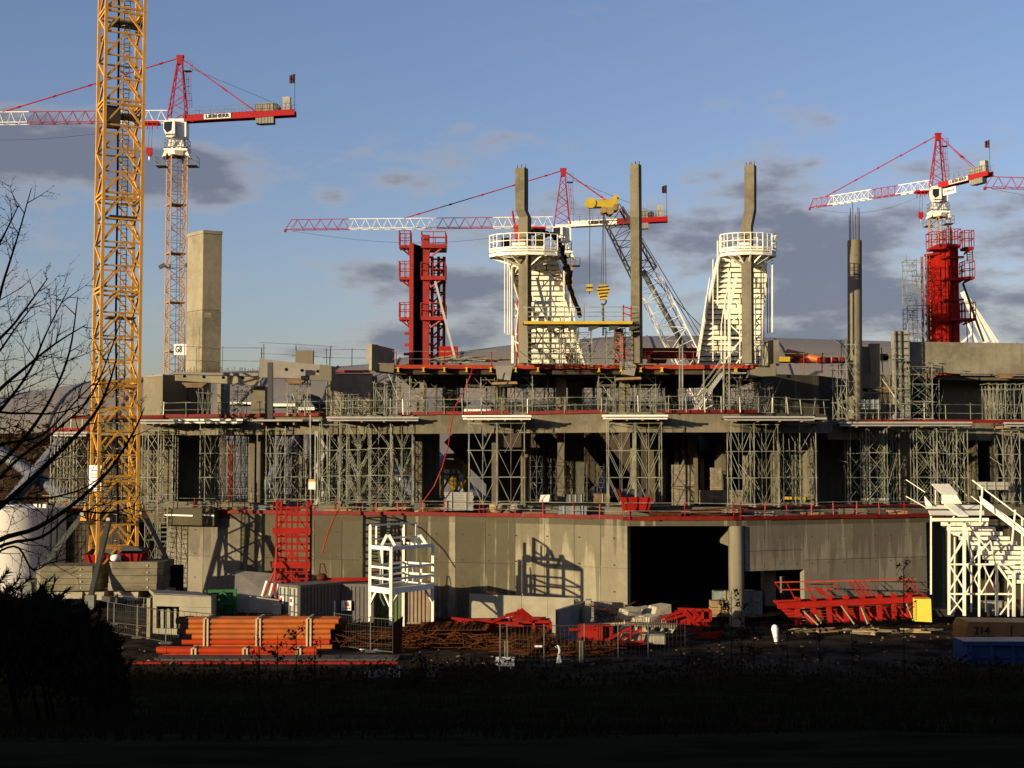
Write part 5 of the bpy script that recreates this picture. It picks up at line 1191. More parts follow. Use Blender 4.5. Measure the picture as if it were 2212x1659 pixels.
LOW = [
 (108, 150, 936, 104.0, 2, 'Z', 'leftmost shoring tower, partly behind the bare tree branches'),
 (150, 182, 936, 106.0, 1, 'Z', 'narrow shoring tower just left of the yellow crane mast'),
 (205, 240, 940, 106.0, 1, 'Z', 'shoring tower seen through the yellow crane mast, left half'),
 (262, 298, 940, 106.0, 1, 'Z', 'shoring tower seen through the yellow crane mast, right half'),
 (306, 340, 928, 102.2, 1, 'Z', 'shoring tower immediately right of the yellow crane mast'),
 (340, 372, 928, 103.4, 1, 'Z', 'shoring tower in front of the broad lit pier right of the yellow mast'),
 (431, 476, 925, 100.6, 1, 'V', 'shoring tower with ladder bracing left of the double square pillars'),
 (476, 520, 925, 101.6, 1, 'V', 'shoring tower close left of the round pillar under the left slab'),
 (574, 615, 925, 101.0, 1, 'V', 'shoring tower right of the round pillar, before the brown bank'),
 (615, 660, 925, 102.2, 1, 'Z', 'open shoring tower with a white notice beside it before the brown bank'),
 (640, 690, 930, 104.0, 1, 'Z', 'deep set shoring tower behind the white notice'),
 (690, 733, 915, 99.2, 1, 'Z', 'first of the dense shoring towers left of the dark double pillar'),
 (730, 772, 915, 101.5, 1, 'X', 'second of the dense shoring towers, set back and cross braced'),
 (748, 796, 912, 98.8, 1, 'V', 'third of the dense shoring towers, in front of a lit inner wall'),
 (796, 843, 908, 98.4, 1, 'Z', 'fourth of the dense shoring towers under the slotted white platform'),
 (843, 890, 908, 98.6, 1, 'V', 'last of the dense shoring towers touching the dark double pillar'),
 (1012, 1072, 912, 94.0, 1, 'V', 'left half of the clean shoring tower under the bright white platform'),
 (1074, 1133, 912, 94.0, 1, 'V', 'right half of the clean shoring tower under the bright white platform'),
 (1315, 1372, 912, 92.6, 1, 'V', 'left half of the shoring tower behind the red skip on the deck'),
 (1374, 1430, 912, 92.6, 1, 'V', 'right half of the shoring tower behind the red skip on the deck'),
 (1580, 1630, 915, 92.8, 1, 'V', 'shoring tower on the left of the group beyond the black doorway'),
 (1630, 1682, 915, 93.2, 1, 'V', 'shoring tower in the middle of the group beyond the black doorway'),
 (1694, 1764, 915, 95.5, 2, 'Z', 'double bay shoring tower in front of the shade-toned inner wall'),
 (1838, 1880, 925, 99.6, 1, 'Z', 'shoring tower at the left end of the set-back right slab'),
 (1872, 1918, 922, 99.0, 1, 'X', 'cross braced shoring tower left of the lit square pillar'),
 (1908, 1944, 925, 100.8, 1, 'V', 'shoring tower directly left of the lit square pillar'),
 (1982, 2026, 922, 99.0, 1, 'X', 'shoring tower directly right of the lit square pillar'),
 (2026, 2068, 925, 99.2, 1, 'V', 'shoring tower before the curved lit wall above the white terrace'),
 (2068, 2092, 925, 99.4, 1, 'Z', 'narrow shoring tower at the right of the curved lit wall'),
 (2168, 2205, 928, 100.0, 1, 'V', 'shoring tower at the right edge of the picture on the lower deck'),
]
for (x0, x1, yt, D, bays, st, lab) in LOW:
    scaffold(lab, x0, x1, yt, D, zb, bays, 2.02, 1.6, st, G1, extra=4 if 690 <= x0 <= 850 or x0 > 1800 else 1, rows=3 if 690 <= x0 <= 850 or 1830 < x0 < 2070 or x0 < 345 else 2, r=.085)
BACK = [
 (480, 505, 938, 108, 'X', 'backlit shoring bay deep behind the left ladder-braced towers'), (506, 534, 938, 108.6, 'V', 'backlit shoring bay just left of the square post under the left slab'),
 (576, 606, 938, 107, 'Z', 'backlit shoring bay before the brown bank, nearest the round pillar'), (612, 640, 938, 108, 'X', 'backlit cross braced bay before the brown bank'),
 (664, 692, 938, 109, 'V', 'backlit shoring bay behind the white notice pole'), (704, 730, 934, 106, 'X', 'shaded shoring bay at the left behind the dense towers'),
 (736, 770, 934, 107, 'Z', 'shaded shoring bay in the middle behind the dense towers'), (800, 836, 930, 105.4, 'X', 'shaded shoring bay at the right behind the dense towers'),
 (860, 888, 930, 104.4, 'V', 'shaded shoring bay tucked beside the dark double pillar'), (1146, 1172, 934, 106, 'Z', 'dark backlit bay right of the clean central shoring tower'),
 (1176, 1204, 936, 107, 'X', 'dark backlit bay left of the square pillar in the middle'), (1240, 1268, 936, 108, 'V', 'dark backlit bay right of the square pillar in the middle'),
 (1274, 1306, 936, 108.5, 'X', 'dark backlit bay left of the shoring behind the red skip'), (1440, 1466, 934, 107, 'Z', 'dark backlit bay right of the shoring behind the red skip'),
 (1640, 1672, 936, 102.4, 'X', 'shaded bay behind the shoring beyond the black doorway'), (1694, 1730, 934, 101, 'V', 'shaded bay in front of the shade-toned inner wall, left part'),
 (1732, 1760, 934, 101.6, 'X', 'shaded bay in front of the shade-toned inner wall, right part'), (1848, 1876, 936, 105, 'X', 'shaded bay behind the left end of the right shoring row'),
 (1886, 1912, 936, 106, 'V', 'shaded bay behind the cross braced tower left of the lit pillar'), (1996, 2026, 936, 106, 'Z', 'shaded bay behind the tower right of the lit pillar'),
 (2178, 2212, 938, 106, 'X', 'shaded bay at the right picture edge behind the last tower')]
for (x0, x1, yt, D, st, lab) in BACK: scaffold(lab, x0, x1, yt, D, zb, 2, 1.5, 2.4, st, G1, mt='steel', rungs=True, extra=4, r=.08)  # rear towers added in darker steel to deepen the shade behind
MBACK = [
 (480, 520, 842, 106.5, 'X', 'backlit bay on the middle deck right of the tall pier'), (716, 752, 850, 102.8, 'Z', 'low scaffold before the left part of the lit wall'),
 (756, 796, 850, 102.8, 'X', 'low scaffold before the right part of the lit wall'), (836, 860, 832, 102, 'Z', 'scaffold bay behind the dark faced panel tower'),
 (940, 985, 832, 105, 'X', 'dark bay deep under the upper deck left of the hose'), (1050, 1090, 836, 104, 'V', 'dark bay deep behind the left corbel'),
 (1112, 1150, 834, 103.5, 'X', 'dark bay deep right of the left corbel'), (1156, 1198, 836, 105.5, 'Z', 'dark bay deep left of the dark square pillar'),
 (1230, 1286, 838, 104, 'X', 'dark bay deep right of the dark square pillar'), (1306, 1342, 834, 103, 'V', 'dark bay deep left of the right corbel'),
 (1384, 1430, 836, 104, 'Z', 'dark bay deep right of the right corbel'), (1436, 1490, 836, 104, 'X', 'dark bay deep behind the foot of the long stair'),
 (1540, 1580, 836, 103, 'V', 'dark bay deep behind the top of the long stair'), (1600, 1640, 840, 102.8, 'X', 'dark bay deep at the right end under the upper deck')]
for (x0, x1, yt, D, st, lab) in MBACK: scaffold(lab, x0, x1, yt, D, Z2, 2, 1.0, 2.0, st, G2, mt='steel', rungs=True, extra=3, r=.075)  # darker steel puts the deep shade into these rear bays
# ladders between the dense towers
for (px, D, lab) in [(672, 99.5, 'scaffold stair tower with zigzag flights left of the dense shoring')]:
    t = thing('stair_tower', lab, 'scaffold', XY(px, D, zb), G1)
    a = XY(680, D); b = XY(706, D)
    for x in (a.x, b.x):
        for y in (D, D + 1.3): unit_bar('post', (x, y, zb), (x, y, 13.0), .085, M['galv'], t)
    for k in range(4):
        z = zb + k * 1.3; mb = MB(); p, q = ((a.x, z), (b.x, z + 1.3)) if k % 2 == 0 else ((b.x, z), (a.x, z + 1.3))
        mb.bar((p[0], D, p[1]), (q[0], D, q[1]), .07, .2)
        for j in range(5): f = j / 5; mb.box((p[0] + (q[0] - p[0]) * f, D + .4, p[1] + (q[1] - p[1]) * f), (.25, .7, .04))
        mb.build('flight', M['alu'], t)
MID = [
 (425, 447, 846, 104.5, 1, 'V', 'short shoring tower under the rust timbers left of the tall pier'),
 (618, 636, 826, 101.0, 1, 'X', 'thin scaffold tower left of the dark steel post'),
 (640, 662, 826, 101.4, 1, 'V', 'scaffold tower under the dark perforated beam'),
 (806, 830, 836, 99.0, 1, 'V', 'shoring tower under the dark faced precast panel'),
 (856, 884, 806, 98.6, 1, 'H', 'ladder-like scaffold at the left end under the upper deck'),
 (884, 915, 810, 99.8, 1, 'H', 'second scaffold bay under the left end of the upper deck'),
 (918, 958, 818, 103.0, 1, 'X', 'dark backlit scaffold bay deep under the upper deck, left'),
 (960, 1000, 822, 106.0, 2, 'H', 'backlit scaffold against the arena left of the red hose'),
 (1008, 1038, 800, 99.2, 1, 'H', 'scaffold bay right of the red hose under the upper deck'),
 (1038, 1068, 806, 98.8, 1, 'H', 'scaffold bay under the left corbel of the upper deck'),
 (1072, 1104, 832, 100.2, 2, 'V', 'dense shoring tower exactly under the left corbel'),
 (1114, 1150, 800, 98.4, 1, 'H', 'scaffold bay right of the left corbel with close rungs'),
 (1150, 1184, 806, 99.8, 1, 'H', 'scaffold bay left of the dark square pillar on the middle deck'),
 (1294, 1330, 800, 98.4, 1, 'H', 'scaffold bay left of the right corbel'),
 (1344, 1372, 832, 99.4, 1, 'V', 'shoring tower exactly under the right corbel'),
 (1384, 1418, 800, 98.8, 1, 'H', 'scaffold bay right of the right corbel'),
 (1186, 1200, 822, 104.0, 1, 'H', 'thin backlit scaffold left of the dark pillar'),
 (1262, 1292, 822, 106.0, 1, 'H', 'backlit scaffold right of the dark pillar'),
 (1500, 1535, 812, 104.5, 1, 'Z', 'backlit scaffold behind the long stair on the middle deck'),
 (1572, 1602, 800, 98.4, 1, 'H', 'scaffold bay right of the long stair on the middle deck'),
 (1602, 1634, 806, 99.4, 1, 'H', 'scaffold bay under the yellow beam heads at the right end of the upper deck'),
 (1638, 1672, 836, 99.6, 1, 'V', 'shoring tower under the corbel at the right end of the upper deck'),
]
for (x0, x1, yt, D, bays, st, lab) in MID:
    scaffold(lab, x0, x1, yt, D, Z2, bays, 1.0 if st == 'H' else 1.7, 1.4, 'Z' if st == 'H' else st, G2, rungs=(st == 'H'), rows=2, extra=2, mt='galv' if D < 102.5 else 'steel', r=.075)  # deeper bays get the darker steel to read as shaded
MR = [
 (1812, 1832, 796, 100.8, 1, 'Z', 'tall narrow scaffold left of the round column with starter bars'),
 (1832, 1852, 742, 101.4, 1, 'Z', 'taller scaffold wrapped round the foot of the round column'),
 (1866, 1900, 846, 104.0, 2, 'X', 'shoring tower under the stub beam right of the round column'),
 (1900, 1930, 846, 104.4, 2, 'V', 'second shoring tower under the stub beam'),
 (1938, 1962, 772, 101.6, 1, 'Z', 'scaffold in front of the ribbed steel column shutter'),
 (1968, 2018, 790, 102.0, 1, 'X', 'cross braced scaffold right of the ribbed column shutter'),
 (2000, 2032, 828, 104.2, 1, 'V', 'shoring tower under the left end of the long right beam'),
 (2140, 2176, 838, 103.5, 2, 'V', 'shoring tower under the far right beam'),
 (2176, 2215, 838, 104.0, 2, 'Z', 'last shoring tower under the long beam at the picture edge'),
]
for (x0, x1, yt, D, bays, st, lab) in MR: scaffold(lab, x0, x1, yt, D, 13.75, bays, 1.3 if x1 < 1860 or 1930 < x0 < 2020 else 1.9, 1.5, st, G2, extra=3, rows=3 if x0 > 2100 or 1860 < x0 < 1935 else 2, r=.08, plank=[.98] if 1930 < x0 < 1990 else None)
UP = [
 (1140, 1174, 716, 95.9, 1, 'H', 'scaffold bay left under the yellow platform on the upper deck'),
 (1174, 1210, 716, 95.9, 1, 'H', 'scaffold bay in front of the left raker form foot'),
 (1214, 1246, 716, 96.2, 1, 'H', 'scaffold bay under the middle of the yellow platform'),
 (1246, 1280, 716, 96.2, 1, 'H', 'scaffold bay under the yellow platform right of the white boards'),
 (1312, 1346, 716, 96.3, 1, 'H', 'scaffold bay round the faded red form on the upper deck'),
 (1352, 1380, 716, 98.2, 1, 'H', 'scaffold bay at the foot of the middle slender column'),
]
for (x0, x1, yt, D, bays, st, lab) in UP: scaffold(lab, x0, x1, yt, D, 17.43, bays, .95, 1.2, 'Z', G3, rungs=True, extra=3, r=.075)
# tall ladder scaffold left of the right red form
t = scaffold('tall ladder scaffold standing left of the tall bright red form', 1966, 2010, 560, 110.0, 17.0, 2, 1.9, 1.2, 'none', G3, rungs=True, r=.085, heads=False)
mb = MB(); a, b = XY(1966, 109.9), XY(2010, 109.9)
for k in range(24): z = 17.2 + k * .4; mb.bar((a.x, a.y, z), ((a.x + b.x) / 2 if k % 3 else b.x, a.y, z), .05)
mb.build('rungs', M['galv'], t)
# yellow-edged working platform on the upper deck
t = thing('working_platform', 'yellow edged timber platform hung between the left ring column and the middle column', 'platform', P(1255, 700, 95.6))
D = 95.6
mb = MB(); mb.box((P(1255, 700, D).x, D + .9, PZ(1255, 699, D)), ((1385 - 1133) * D / F, 2.2, .12)); mb.build('deck', M['dsteel'], t)
mb = MB(); a, b = P(1132, 697, D - .25), P(1366, 697, D - .25); mb.bar(a, b, .14, .20); mb.build('yellow_beam', M['bright'], t)
for k in range(6): q = P(1142 + 44 * k, 705, D); mb = MB(); mb.hexa([q + V3((-.1, -.3, -.35)), q + V3((.6, -.3, -.1)), q + V3((.6, 0, -.1)), q + V3((-.1, 0, -.35))], [q + V3((-.1, -.3, 0)), q + V3((.6, -.3, 0)), q + V3((.6, 0, 0)), q + V3((-.1, 0, 0))]); mb.build('console', M['dsteel'], t)
for k, px in enumerate((1136, 1182, 1220, 1262, 1300, 1345, 1380)): unit_bar('rail_post', P(px, 697, D), P(px, 655 if k == 3 else 662, D), .06, M['galv'], t)
for y in (664, 674, 683): unit_bar('rail', P(1130, y, D), P(1380, y - 2 + (y % 3), D), .05, M['galv'], t)
mb = MB(); 
for a, b in (((1347, 658), (1347, 697)), ((1363, 660), (1363, 697)), ((1345, 662), (1365, 668)), ((1345, 676), (1365, 682))): mb.bar(P(*a, D), P(*b, D), .07)
mb.build('red_gate', M['crred'], t)

# ------------------------------------------------------------------ guard rails
def guard(label, pts, post_mt, rail_mt, h=1.05, gap=1.9, rails=(.5, 1.0), w=.045, cat='guard rail', group='guard rails along the deck edges', lean=.06, hvar=.08):
    t = thing('guard_rail', label, cat, pts[0], group)
    carry = 0
    for a, b in zip(pts, pts[1:]):
        a = V3(a); b = V3(b); L_ = (b - a).length; n = max(1, int(round(L_ / gap)))
        for i in range(n + (1 if b is pts[-1] or tuple(b) == tuple(pts[-1]) else 0)):
            p = a.lerp(b, min(1, i / n + random.uniform(-.08, .08) / n * (0 < i < n)))
            unit_bar('rail_post', p, p + V3((random.uniform(-lean, lean), random.uniform(-lean, lean), h + random.uniform(-hvar, hvar * 2))), w * 1.2, M[post_mt], t)
        for f in rails: unit_bar('rail', a + V3((-.3, 0, h * f + random.uniform(-.04, .04))), b + V3((.3, 0, h * f + random.uniform(-.04, .04))), w * .8, M[rail_mt], t, 'tube')
    return t
def lp(px, z, back=-.12, fn=DL): D = fn(px) + back; p = XY(px, D); return V3((p.x, D, z))
guard('red posted guard rail from the yellow mast to the red stair tower', [lp(p, 6.98) for p in (375, 470, 590)], 'crred', 'galv')
guard('red posted guard rail above the two dark containers', [lp(p, 6.98) for p in (600, 680, 770, 860)], 'crred', 'galv')
guard('red posted guard rail above the white steel frame', [lp(p, 6.98) for p in (870, 960, 1035)], 'crred', 'galv')
guard('red posted guard rail above the brightest wall panel', [lp(p, 6.98) for p in (1045, 1113, 1240, 1345)], 'crred', 'galv')
guard('red posted guard rail above the big dark gate opening', [lp(p, 6.98) for p in (1360, 1480, 1585)], 'crred', 'galv', gap=2.6)
guard('red posted guard rail above the plain right wall', [lp(p, 6.98) for p in (1600, 1700, 1800, 1900, 2010)], 'crred', 'galv', gap=2.4)
guard('guard rail at the far left end of the lower deck', [lp(p, 7.1) for p in (100, 180, 260, 340)], 'crred', 'galv', gap=1.6)
guard('steel guard rail set back behind the red one on the left lower deck', [lp(p, Z1B, 2.7) for p in (480, 600, 700, 800, 900)], 'galv', 'galv')
g2 = lambda p: D2(p)
guard('steel guard rail on the far left wing of the middle deck', [lp(p, 13.2, -1.2, g2) for p in (150, 200, 245)], 'galv', 'galv', gap=1.0)
guard('steel guard rail of the middle deck left of the tall pier', [lp(p, Z2, -.35, g2) for p in (302, 350, 400, 470)], 'galv', 'galv', gap=2.0)
guard('steel guard rail of the middle deck across the left openings', [lp(p, Z2, -.4, g2) for p in (475, 560, 620, 690)], 'galv', 'galv', gap=1.5)
guard('closely posted steel guard rail of the middle deck below the lit wall', [lp(p, Z2, -.9, g2) for p in (705, 760, 810, 870)], 'galv', 'galv', gap=1.1)
guard('steel guard rail of the middle deck crossed by the red hose', [lp(p, Z2, -.3, g2) for p in (880, 960, 1040, 1130)], 'galv', 'galv', gap=1.6)
guard('steel guard rail of the middle deck in front of the dark square pillar', [lp(p, Z2, -.3, g2) for p in (1140, 1220, 1300)], 'galv', 'galv', gap=1.8)
guard('steel guard rail of the middle deck above the second white platform', [lp(p, Z2, -.8, g2) for p in (1310, 1380, 1440)], 'galv', 'galv', gap=1.5)
guard('steel guard rail of the middle deck running past the long stair', [lp(p, Z2, -.5, g2) for p in (1445, 1560, 1640, 1700)], 'galv', 'galv', gap=1.4)
guard('leaning steel guard rail of the middle deck before the shaded curved wall', [lp(p, Z2 - .1, -.9, g2) for p in (1705, 1760, 1785)], 'galv', 'galv', gap=1.2, lean=.22)
guard('steel guard rail of the set-back middle deck on the right', [lp(p, 13.7, .3, g2) for p in (1815, 1900, 2000, 2100, 2212)], 'galv', 'galv', gap=2.3, h=1.3)
u3 = lambda px, y=0: V3((XY(px, 97.6).x, 97.6 + y, 17.5))
guard('red posted guard rail on the upper deck between the dark panel and the left corbel', [u3(p) for p in (855, 960, 1062)], 'pink', 'galv', gap=2.8)
guard('red posted guard rail on the upper deck below the left raker form', [u3(p) for p in (1115, 1230, 1335)], 'pink', 'galv', gap=3.4)
guard('red posted guard rail on the upper deck below the right raker form', [u3(p) for p in (1378, 1500, 1640)], 'pink', 'galv', gap=3.6)
guard('guard rail on the distant deck below the round starter-bar column', [V3((XY(p, 104).x, 104, 17.4)) for p in (1668, 1740, 1815)], 'pink', 'galv', gap=1.7, h=1.5)
guard('steel guard rail on the long precast beam right of the tall pier', [P(p, 806 + (p - 476) * .02, 104.2) for p in (398, 480, 565)], 'steel', 'steel', h=1.95, gap=2.4)
guard('steel guard rail on the dark precast beam', [P(p, 788 + (p - 570) * .05, 100.9) for p in (570, 640, 712)], 'dsteel', 'steel', h=1.6, gap=1.9)
guard('guard rail on top of the lit wall left of the dark faced panel', [P(p, 792, 104.4) for p in (706, 760, 802)], 'dsteel', 'steel', h=1.3, gap=1.3, lean=.12)
guard('bent guard rail beside the stub panel left of the ribbed shutter', [P(p, 806, 104.2) for p in (1907, 1940)], 'dsteel', 'galv', h=1.9, gap=.9, lean=.2)
guard('steel guard rail on the outer platform of the yellow mast side stair', [lp(p, 7.3, -1.6) for p in (320, 345, 372)], 'galv', 'galv', gap=1.0)

# slotted white edge platforms that oversail the middle deck
def slotted(label, x0, x1, y, D, dz=.16, m_='white', n=2):
    t = thing('edge_platform', label, 'platform', P((x0 + x1) / 2, y, D), 'edge platforms carried by the shoring towers')
    for k in range(n):
        a, b = P(x0 + 2 * k, y + 5.5 * k, D - .3 + .3 * k), P(x1 - 1.5 * k, y + 5.5 * k, D - .3 + .3 * k); mb = MB(); mb.bar(a, b, .10, .13); mb.build('beam', M[m_], t)
    a, b = P(x0 + 4, y + 3, D), P(x1 - 4, y + 3, D); mb = MB(); mb.box(((a.x + b.x) / 2, D + 1.5, a.z + .02), (b.x - a.x, 3.0, .1)); mb.build('deck', M['soffit'], t)
    for k in range(4):
        mb = MB(); q = a.lerp(b, (k + .5) / 4); mb.bar(q + V3((0, 0, -.15)), q + V3((0, 2.8, -.15)), .12, .16); mb.build('joist', M['wood'], t)
    return t
slotted('white slotted platform beams left of the yellow mast', 112, 188, 935, 103.2, m_='alu')
slotted('grey slotted platform beams right of the yellow mast', 302, 378, 908, 101.4, m_='alu')
slotted('long white slotted platform beams below the left middle deck rail', 375, 525, 907, 100.2)
slotted('grey slotted platform beams below the dark steel post', 545, 690, 908, 100.2, m_='alu', n=1)
slotted('white slotted platform beams above the dense shoring', 705, 905, 902, 97.6, m_='alu')
slotted('brightest white slotted platform beams in the middle of the facade', 998, 1148, 899, 93.4)
slotted('second bright white slotted platform beams above the red skip', 1300, 1443, 898, 92.0)
slotted('long grey slotted platform beams above the right shoring', 1562, 1760, 901, 92.2, m_='alu')
slotted('short grey slotted platform beams before the shaded curved wall', 1752, 1786, 904, 94.5, m_='alu', n=1)
slotted('kinked grey slotted platform beams below the set-back right deck', 1812, 2100, 913, 98.4, m_='alu')
slotted('grey slotted platform beams at the right picture edge', 2168, 2250, 914, 99.0, m_='alu')
# yellow beam heads under the upper deck
for k, px in enumerate((860, 915, 960, 1008, 1060, 1114, 1162, 1294, 1342, 1384, 1430, 1590, 1636)):
    q = P(px, 800, 97.4); mb = MB(); mb.box(q + V3((0, .6, .04)), (.10, 1.5, .26)); mb.box(q + V3((0, .6, .18)), (.2, 1.5, .04)); mb.box(q + V3((0, .6, -.10)), (.2, 1.5, .04))
    ORD = ['leftmost', 'second', 'third', 'fourth', 'fifth', 'sixth', 'seventh', 'eighth', 'ninth', 'tenth', 'eleventh', 'twelfth', 'rightmost'][k]
    tag(mb.build('shuttering_beam', M['bright'], origin=q), ORD + ' of the yellow beam heads poking out under the upper deck edge, from left', 'beam', 'yellow shuttering beams under the upper deck')
# long aluminium stair on the middle deck
t = thing('site_stair', 'long straight metal stair climbing from the middle deck up to the upper deck', 'stair', P(1530, 885, 96.2))
A, B = P(1502, 886, 96.2), P(1562, 806, 96.2)
for dy in (0, .9):
    mb = MB(); mb.bar(A + V3((0, dy, 0)), B + V3((0, dy, 0)), .06, .22); mb.build('stringer', M['alu'], t)
    for h in (.5, 1.0): unit_bar('handrail', A + V3((0, dy, h)), B + V3((0, dy, h)), .05, M['galv'], t, 'tube')
for k in range(14): q = A.lerp(B, (k + .5) / 14); mb = MB(); mb.box(q + V3((0, .45, .05)), (.26, .85, .04)); mb.build('tread', M['alu'], t)
mb = MB(); mb.box(B + V3((.8, .45, 0)), (1.6, 1.2, .08)); mb.build('landing', M['alu'], t)
mb = MB(); mb.box(A + V3((-.9, .45, 0)), (1.8, 1.2, .08)); mb.build('landing', M['alu'], t)
for px, y0, y1 in ((1468, 745, 895), (1474, 735, 895), (1520, 800, 895), (1563, 760, 895), (1575, 770, 895)): unit_bar('standard', P(px, y1, 96), P(px, y0, 96), .09, M['galv'], t)
# ladder runs beside the gate
# red hose
pts = [(1022, 790), (1016, 812), (1000, 850), (982, 880), (974, 920), (968, 965), (955, 1010), (938, 1050), (915, 1082), (902, 1098)]
mb = MB(); mb.path([P(x, y, 95.6 if y < 1000 else 95.9) for x, y in pts], .036, 6); tag(mb.build('red_hose', M['crred'], origin=P(970, 950, 95.6)), 'long thin red hose hanging down from the upper deck past the middle deck', 'hose')
mb = MB(); mb.path([P(733, 1100, 95.5), P(722, 1118, 93), P(706, 1160, 91), P(696, 1195, 90)], .05, 6); tag(mb.build('red_rope', M['orange'], origin=P(710, 1150, 92)), 'slack orange rope hung from the lower deck beside the red lattice stair tower', 'rope')

# ------------------------------------------------------------------ loose things on the lower deck
def skip(px0, px1, yt, yb, D, label, m_='red', dp=1.8, tilt=0, inner='dsteel', name='skip'):
    a, b = P(px0, yb, D), P(px1, yb, D); h = PZ(px0, yt, D) - a.z; w_ = b.x - a.x; t = thing(name, label, 'skip', ((a.x + b.x) / 2, D, a.z))
    x0, x1, z = a.x, b.x, a.z; ins = w_ * .12
    lo = [V3((x0 + ins, D + .1, z)), V3((x1 - ins, D + .1, z)), V3((x1 - ins, D + dp, z)), V3((x0 + ins, D + dp, z))]; hi = [V3((x0, D - .1, z + h * .62)), V3((x1, D - .1, z + h * .62)), V3((x1, D + dp + .1, z + h)), V3((x0, D + dp + .1, z + h))]
    mb = MB(); mb.poly(lo + hi, [(3, 2, 1, 0), (0, 1, 5, 4), (1, 2, 6, 5), (2, 3, 7, 6), (3, 0, 4, 7)])
    f = [p.lerp((hi[0] + hi[2]) / 2, .07) + V3((0, 0, 0)) for p in hi]
    mb.poly(hi + f, [(0, 1, 5, 4), (1, 2, 6, 5), (2, 3, 7, 6), (3, 0, 4, 7)]); mb.build('body', M[m_], t)
    mb = MB(); g = [p * 1.0 for p in f]; c = (lo[0] + lo[2]) / 2 + V3((0, 0, h * .25)); gl = [V3((p.x + (c.x - p.x) * .2, p.y + (c.y - p.y) * .2, z + h * .3)) for p in g]
    mb.poly(g + gl, [(0, 1, 5, 4), (1, 2, 6, 5), (2, 3, 7, 6), (3, 0, 4, 7), (4, 5, 6, 7)]); mb.build('inside', M[inner], t)
    for i in range(3): q = lo[0].lerp(lo[1], (i + .5) / 3); r_ = hi[0].lerp(hi[1], (i + .5) / 3); mb = MB(); mb.bar(q + V3((0, -.05, 0)), r_ + V3((0, -.05, 0)), .08); mb.build('rib', M[m_], t)
    for sx in (x0 - .02, x1 + .02): mb = MB(); mb.tube((sx - .08, D + dp / 2, z + h * .5), (sx + .08, D + dp / 2, z + h * .5), .07, n=8); mb.build('lug', M['dsteel'], t)
    return t
skip(1340, 1410, 1057, 1103, DL(1375) + .3, 'open red tipping skip on the lower deck edge above the gate opening')
def crate_pile(px0, px1, yt, yb, D, n, m_, label, name='crate_stack', cat='crates', dp=1.0, slat=3):
    a, b = P(px0, yb, D), P(px1, yb, D); H = PZ(px0, yt, D) - a.z; t = thing(name, label, cat, ((a.x + b.x) / 2, D, a.z))
    for k in range(n):
        z = a.z + H * k / n; h = H / n * .86; mb = MB(); j = random.uniform(-.04, .04)
        mb.box(((a.x + b.x) / 2 + j, D + dp / 2, z + h / 2), (b.x - a.x, dp, h)); mb.build('crate' if name == 'crate_stack' else 'layer', M[m_], t)
    for i in range(slat):
        x = a.x + (b.x - a.x) * (i + .5) / slat; mb = MB(); mb.bar((x, D - .03, a.z), (x, D - .03, a.z + H * .98), .07); mb.build('strap', M['alu'], t)
    return t
crate_pile(960, 1022, 1063, 1103, DL(990) + .4, 11, 'alu', 'tall pile of bundled aluminium panels on the lower deck edge left of the sacks', slat=2)
crate_pile(1208, 1268, 1092, 1112, DL(1240) + .3, 2, 'bluegrey', 'low blue-grey crates on the lower deck edge between sacks and red skip')
crate_pile(1225, 1262, 1068, 1086, DL(1240) + 3.2, 5, 'steel', 'stack of grey frames standing behind the blue-grey crates')
crate_pile(1285, 1318, 1066, 1086, DL(1300) + 3.4, 7, 'ply', 'stack of brown boards close left of the red skip', slat=1)
crate_pile(1700, 1760, 1073, 1079, 98.0, 2, 'bright', 'yellow beams stacked at the foot of the double bay shoring', name='beam_stack', cat='beams')
crate_pile(1562, 1598, 1100, 1108, DL(1580) + .4, 3, 'ply', 'small heap of boards on the deck edge above the round gate column', name='board_stack', cat='boards')
crate_pile(1866, 1920, 1076, 1081, 99.6, 2, 'alu', 'flat aluminium beams below the shoring left of the lit pillar', name='beam_stack', cat='beams')
crate_pile(2120, 2178, 1040, 1058, 99.0, 2, 'contw', 'pale corrugated bins behind the white terrace rail', name='bin_stack', cat='bins')
crate_pile(1225, 1252, 775, 785, 97.9, 4, 'wood', 'small stack of timber under the yellow platform on the upper deck', name='timber_stack', cat='timber', slat=0)
crate_pile(1222, 1238, 764, 774, 99, 1, 'orange', 'orange box just above the small timber stack', name='orange_box', cat='box', slat=0)
crate_pile(1400, 1440, 767, 783, 98.6, 6, 'redboard', 'low dark red board stack on the upper deck right of the middle column', name='board_stack', cat='boards', slat=0)
crate_pile(1772, 1836, 770, 783, 104.4, 1, 'red', 'bright red shutter boxes lying left of the round starter-bar column', name='shutter_box', cat='formwork', slat=4)
crate_pile(1676, 1706, 769, 781, 103.9, 1, 'gold', 'yellow box right of the end panel on the distant deck', name='yellow_crate', cat='box', slat=0)
crate_pile(1862, 1902, 862, 884, 102.4, 2, 'bluegrey', 'dusty grey-blue bins under the stub beam scaffolds', name='bin_stack', cat='bins', slat=4)
crate_pile(1930, 2010, 868, 884, 104.8, 3, 'green', 'dark green netting bundles behind the cross braced right scaffold', name='netting_bundle', cat='netting', slat=0)
for (x, y, w_, h_, lab, m_) in ((1165, 1070, 24, 14, 'shiny pale sheet bundle standing on the deck between two shoring groups', 'tank'),):
    a = P(x, y + h_, 98.5); b = P(x + w_, y + h_, 98.5); mb = MB(); mb.hexa([a, b, b + V3((0, 1, 0)), a + V3((0, 1, 0))], [a + V3((.12, .1, .48)), b + V3((-.03, .1, .5)), b + V3((-.03, .9, .5)), a + V3((.12, .9, .48))]); tag(mb.build('sheet_bundle', M[m_], origin=a), lab, 'bundle')
random.seed(41)
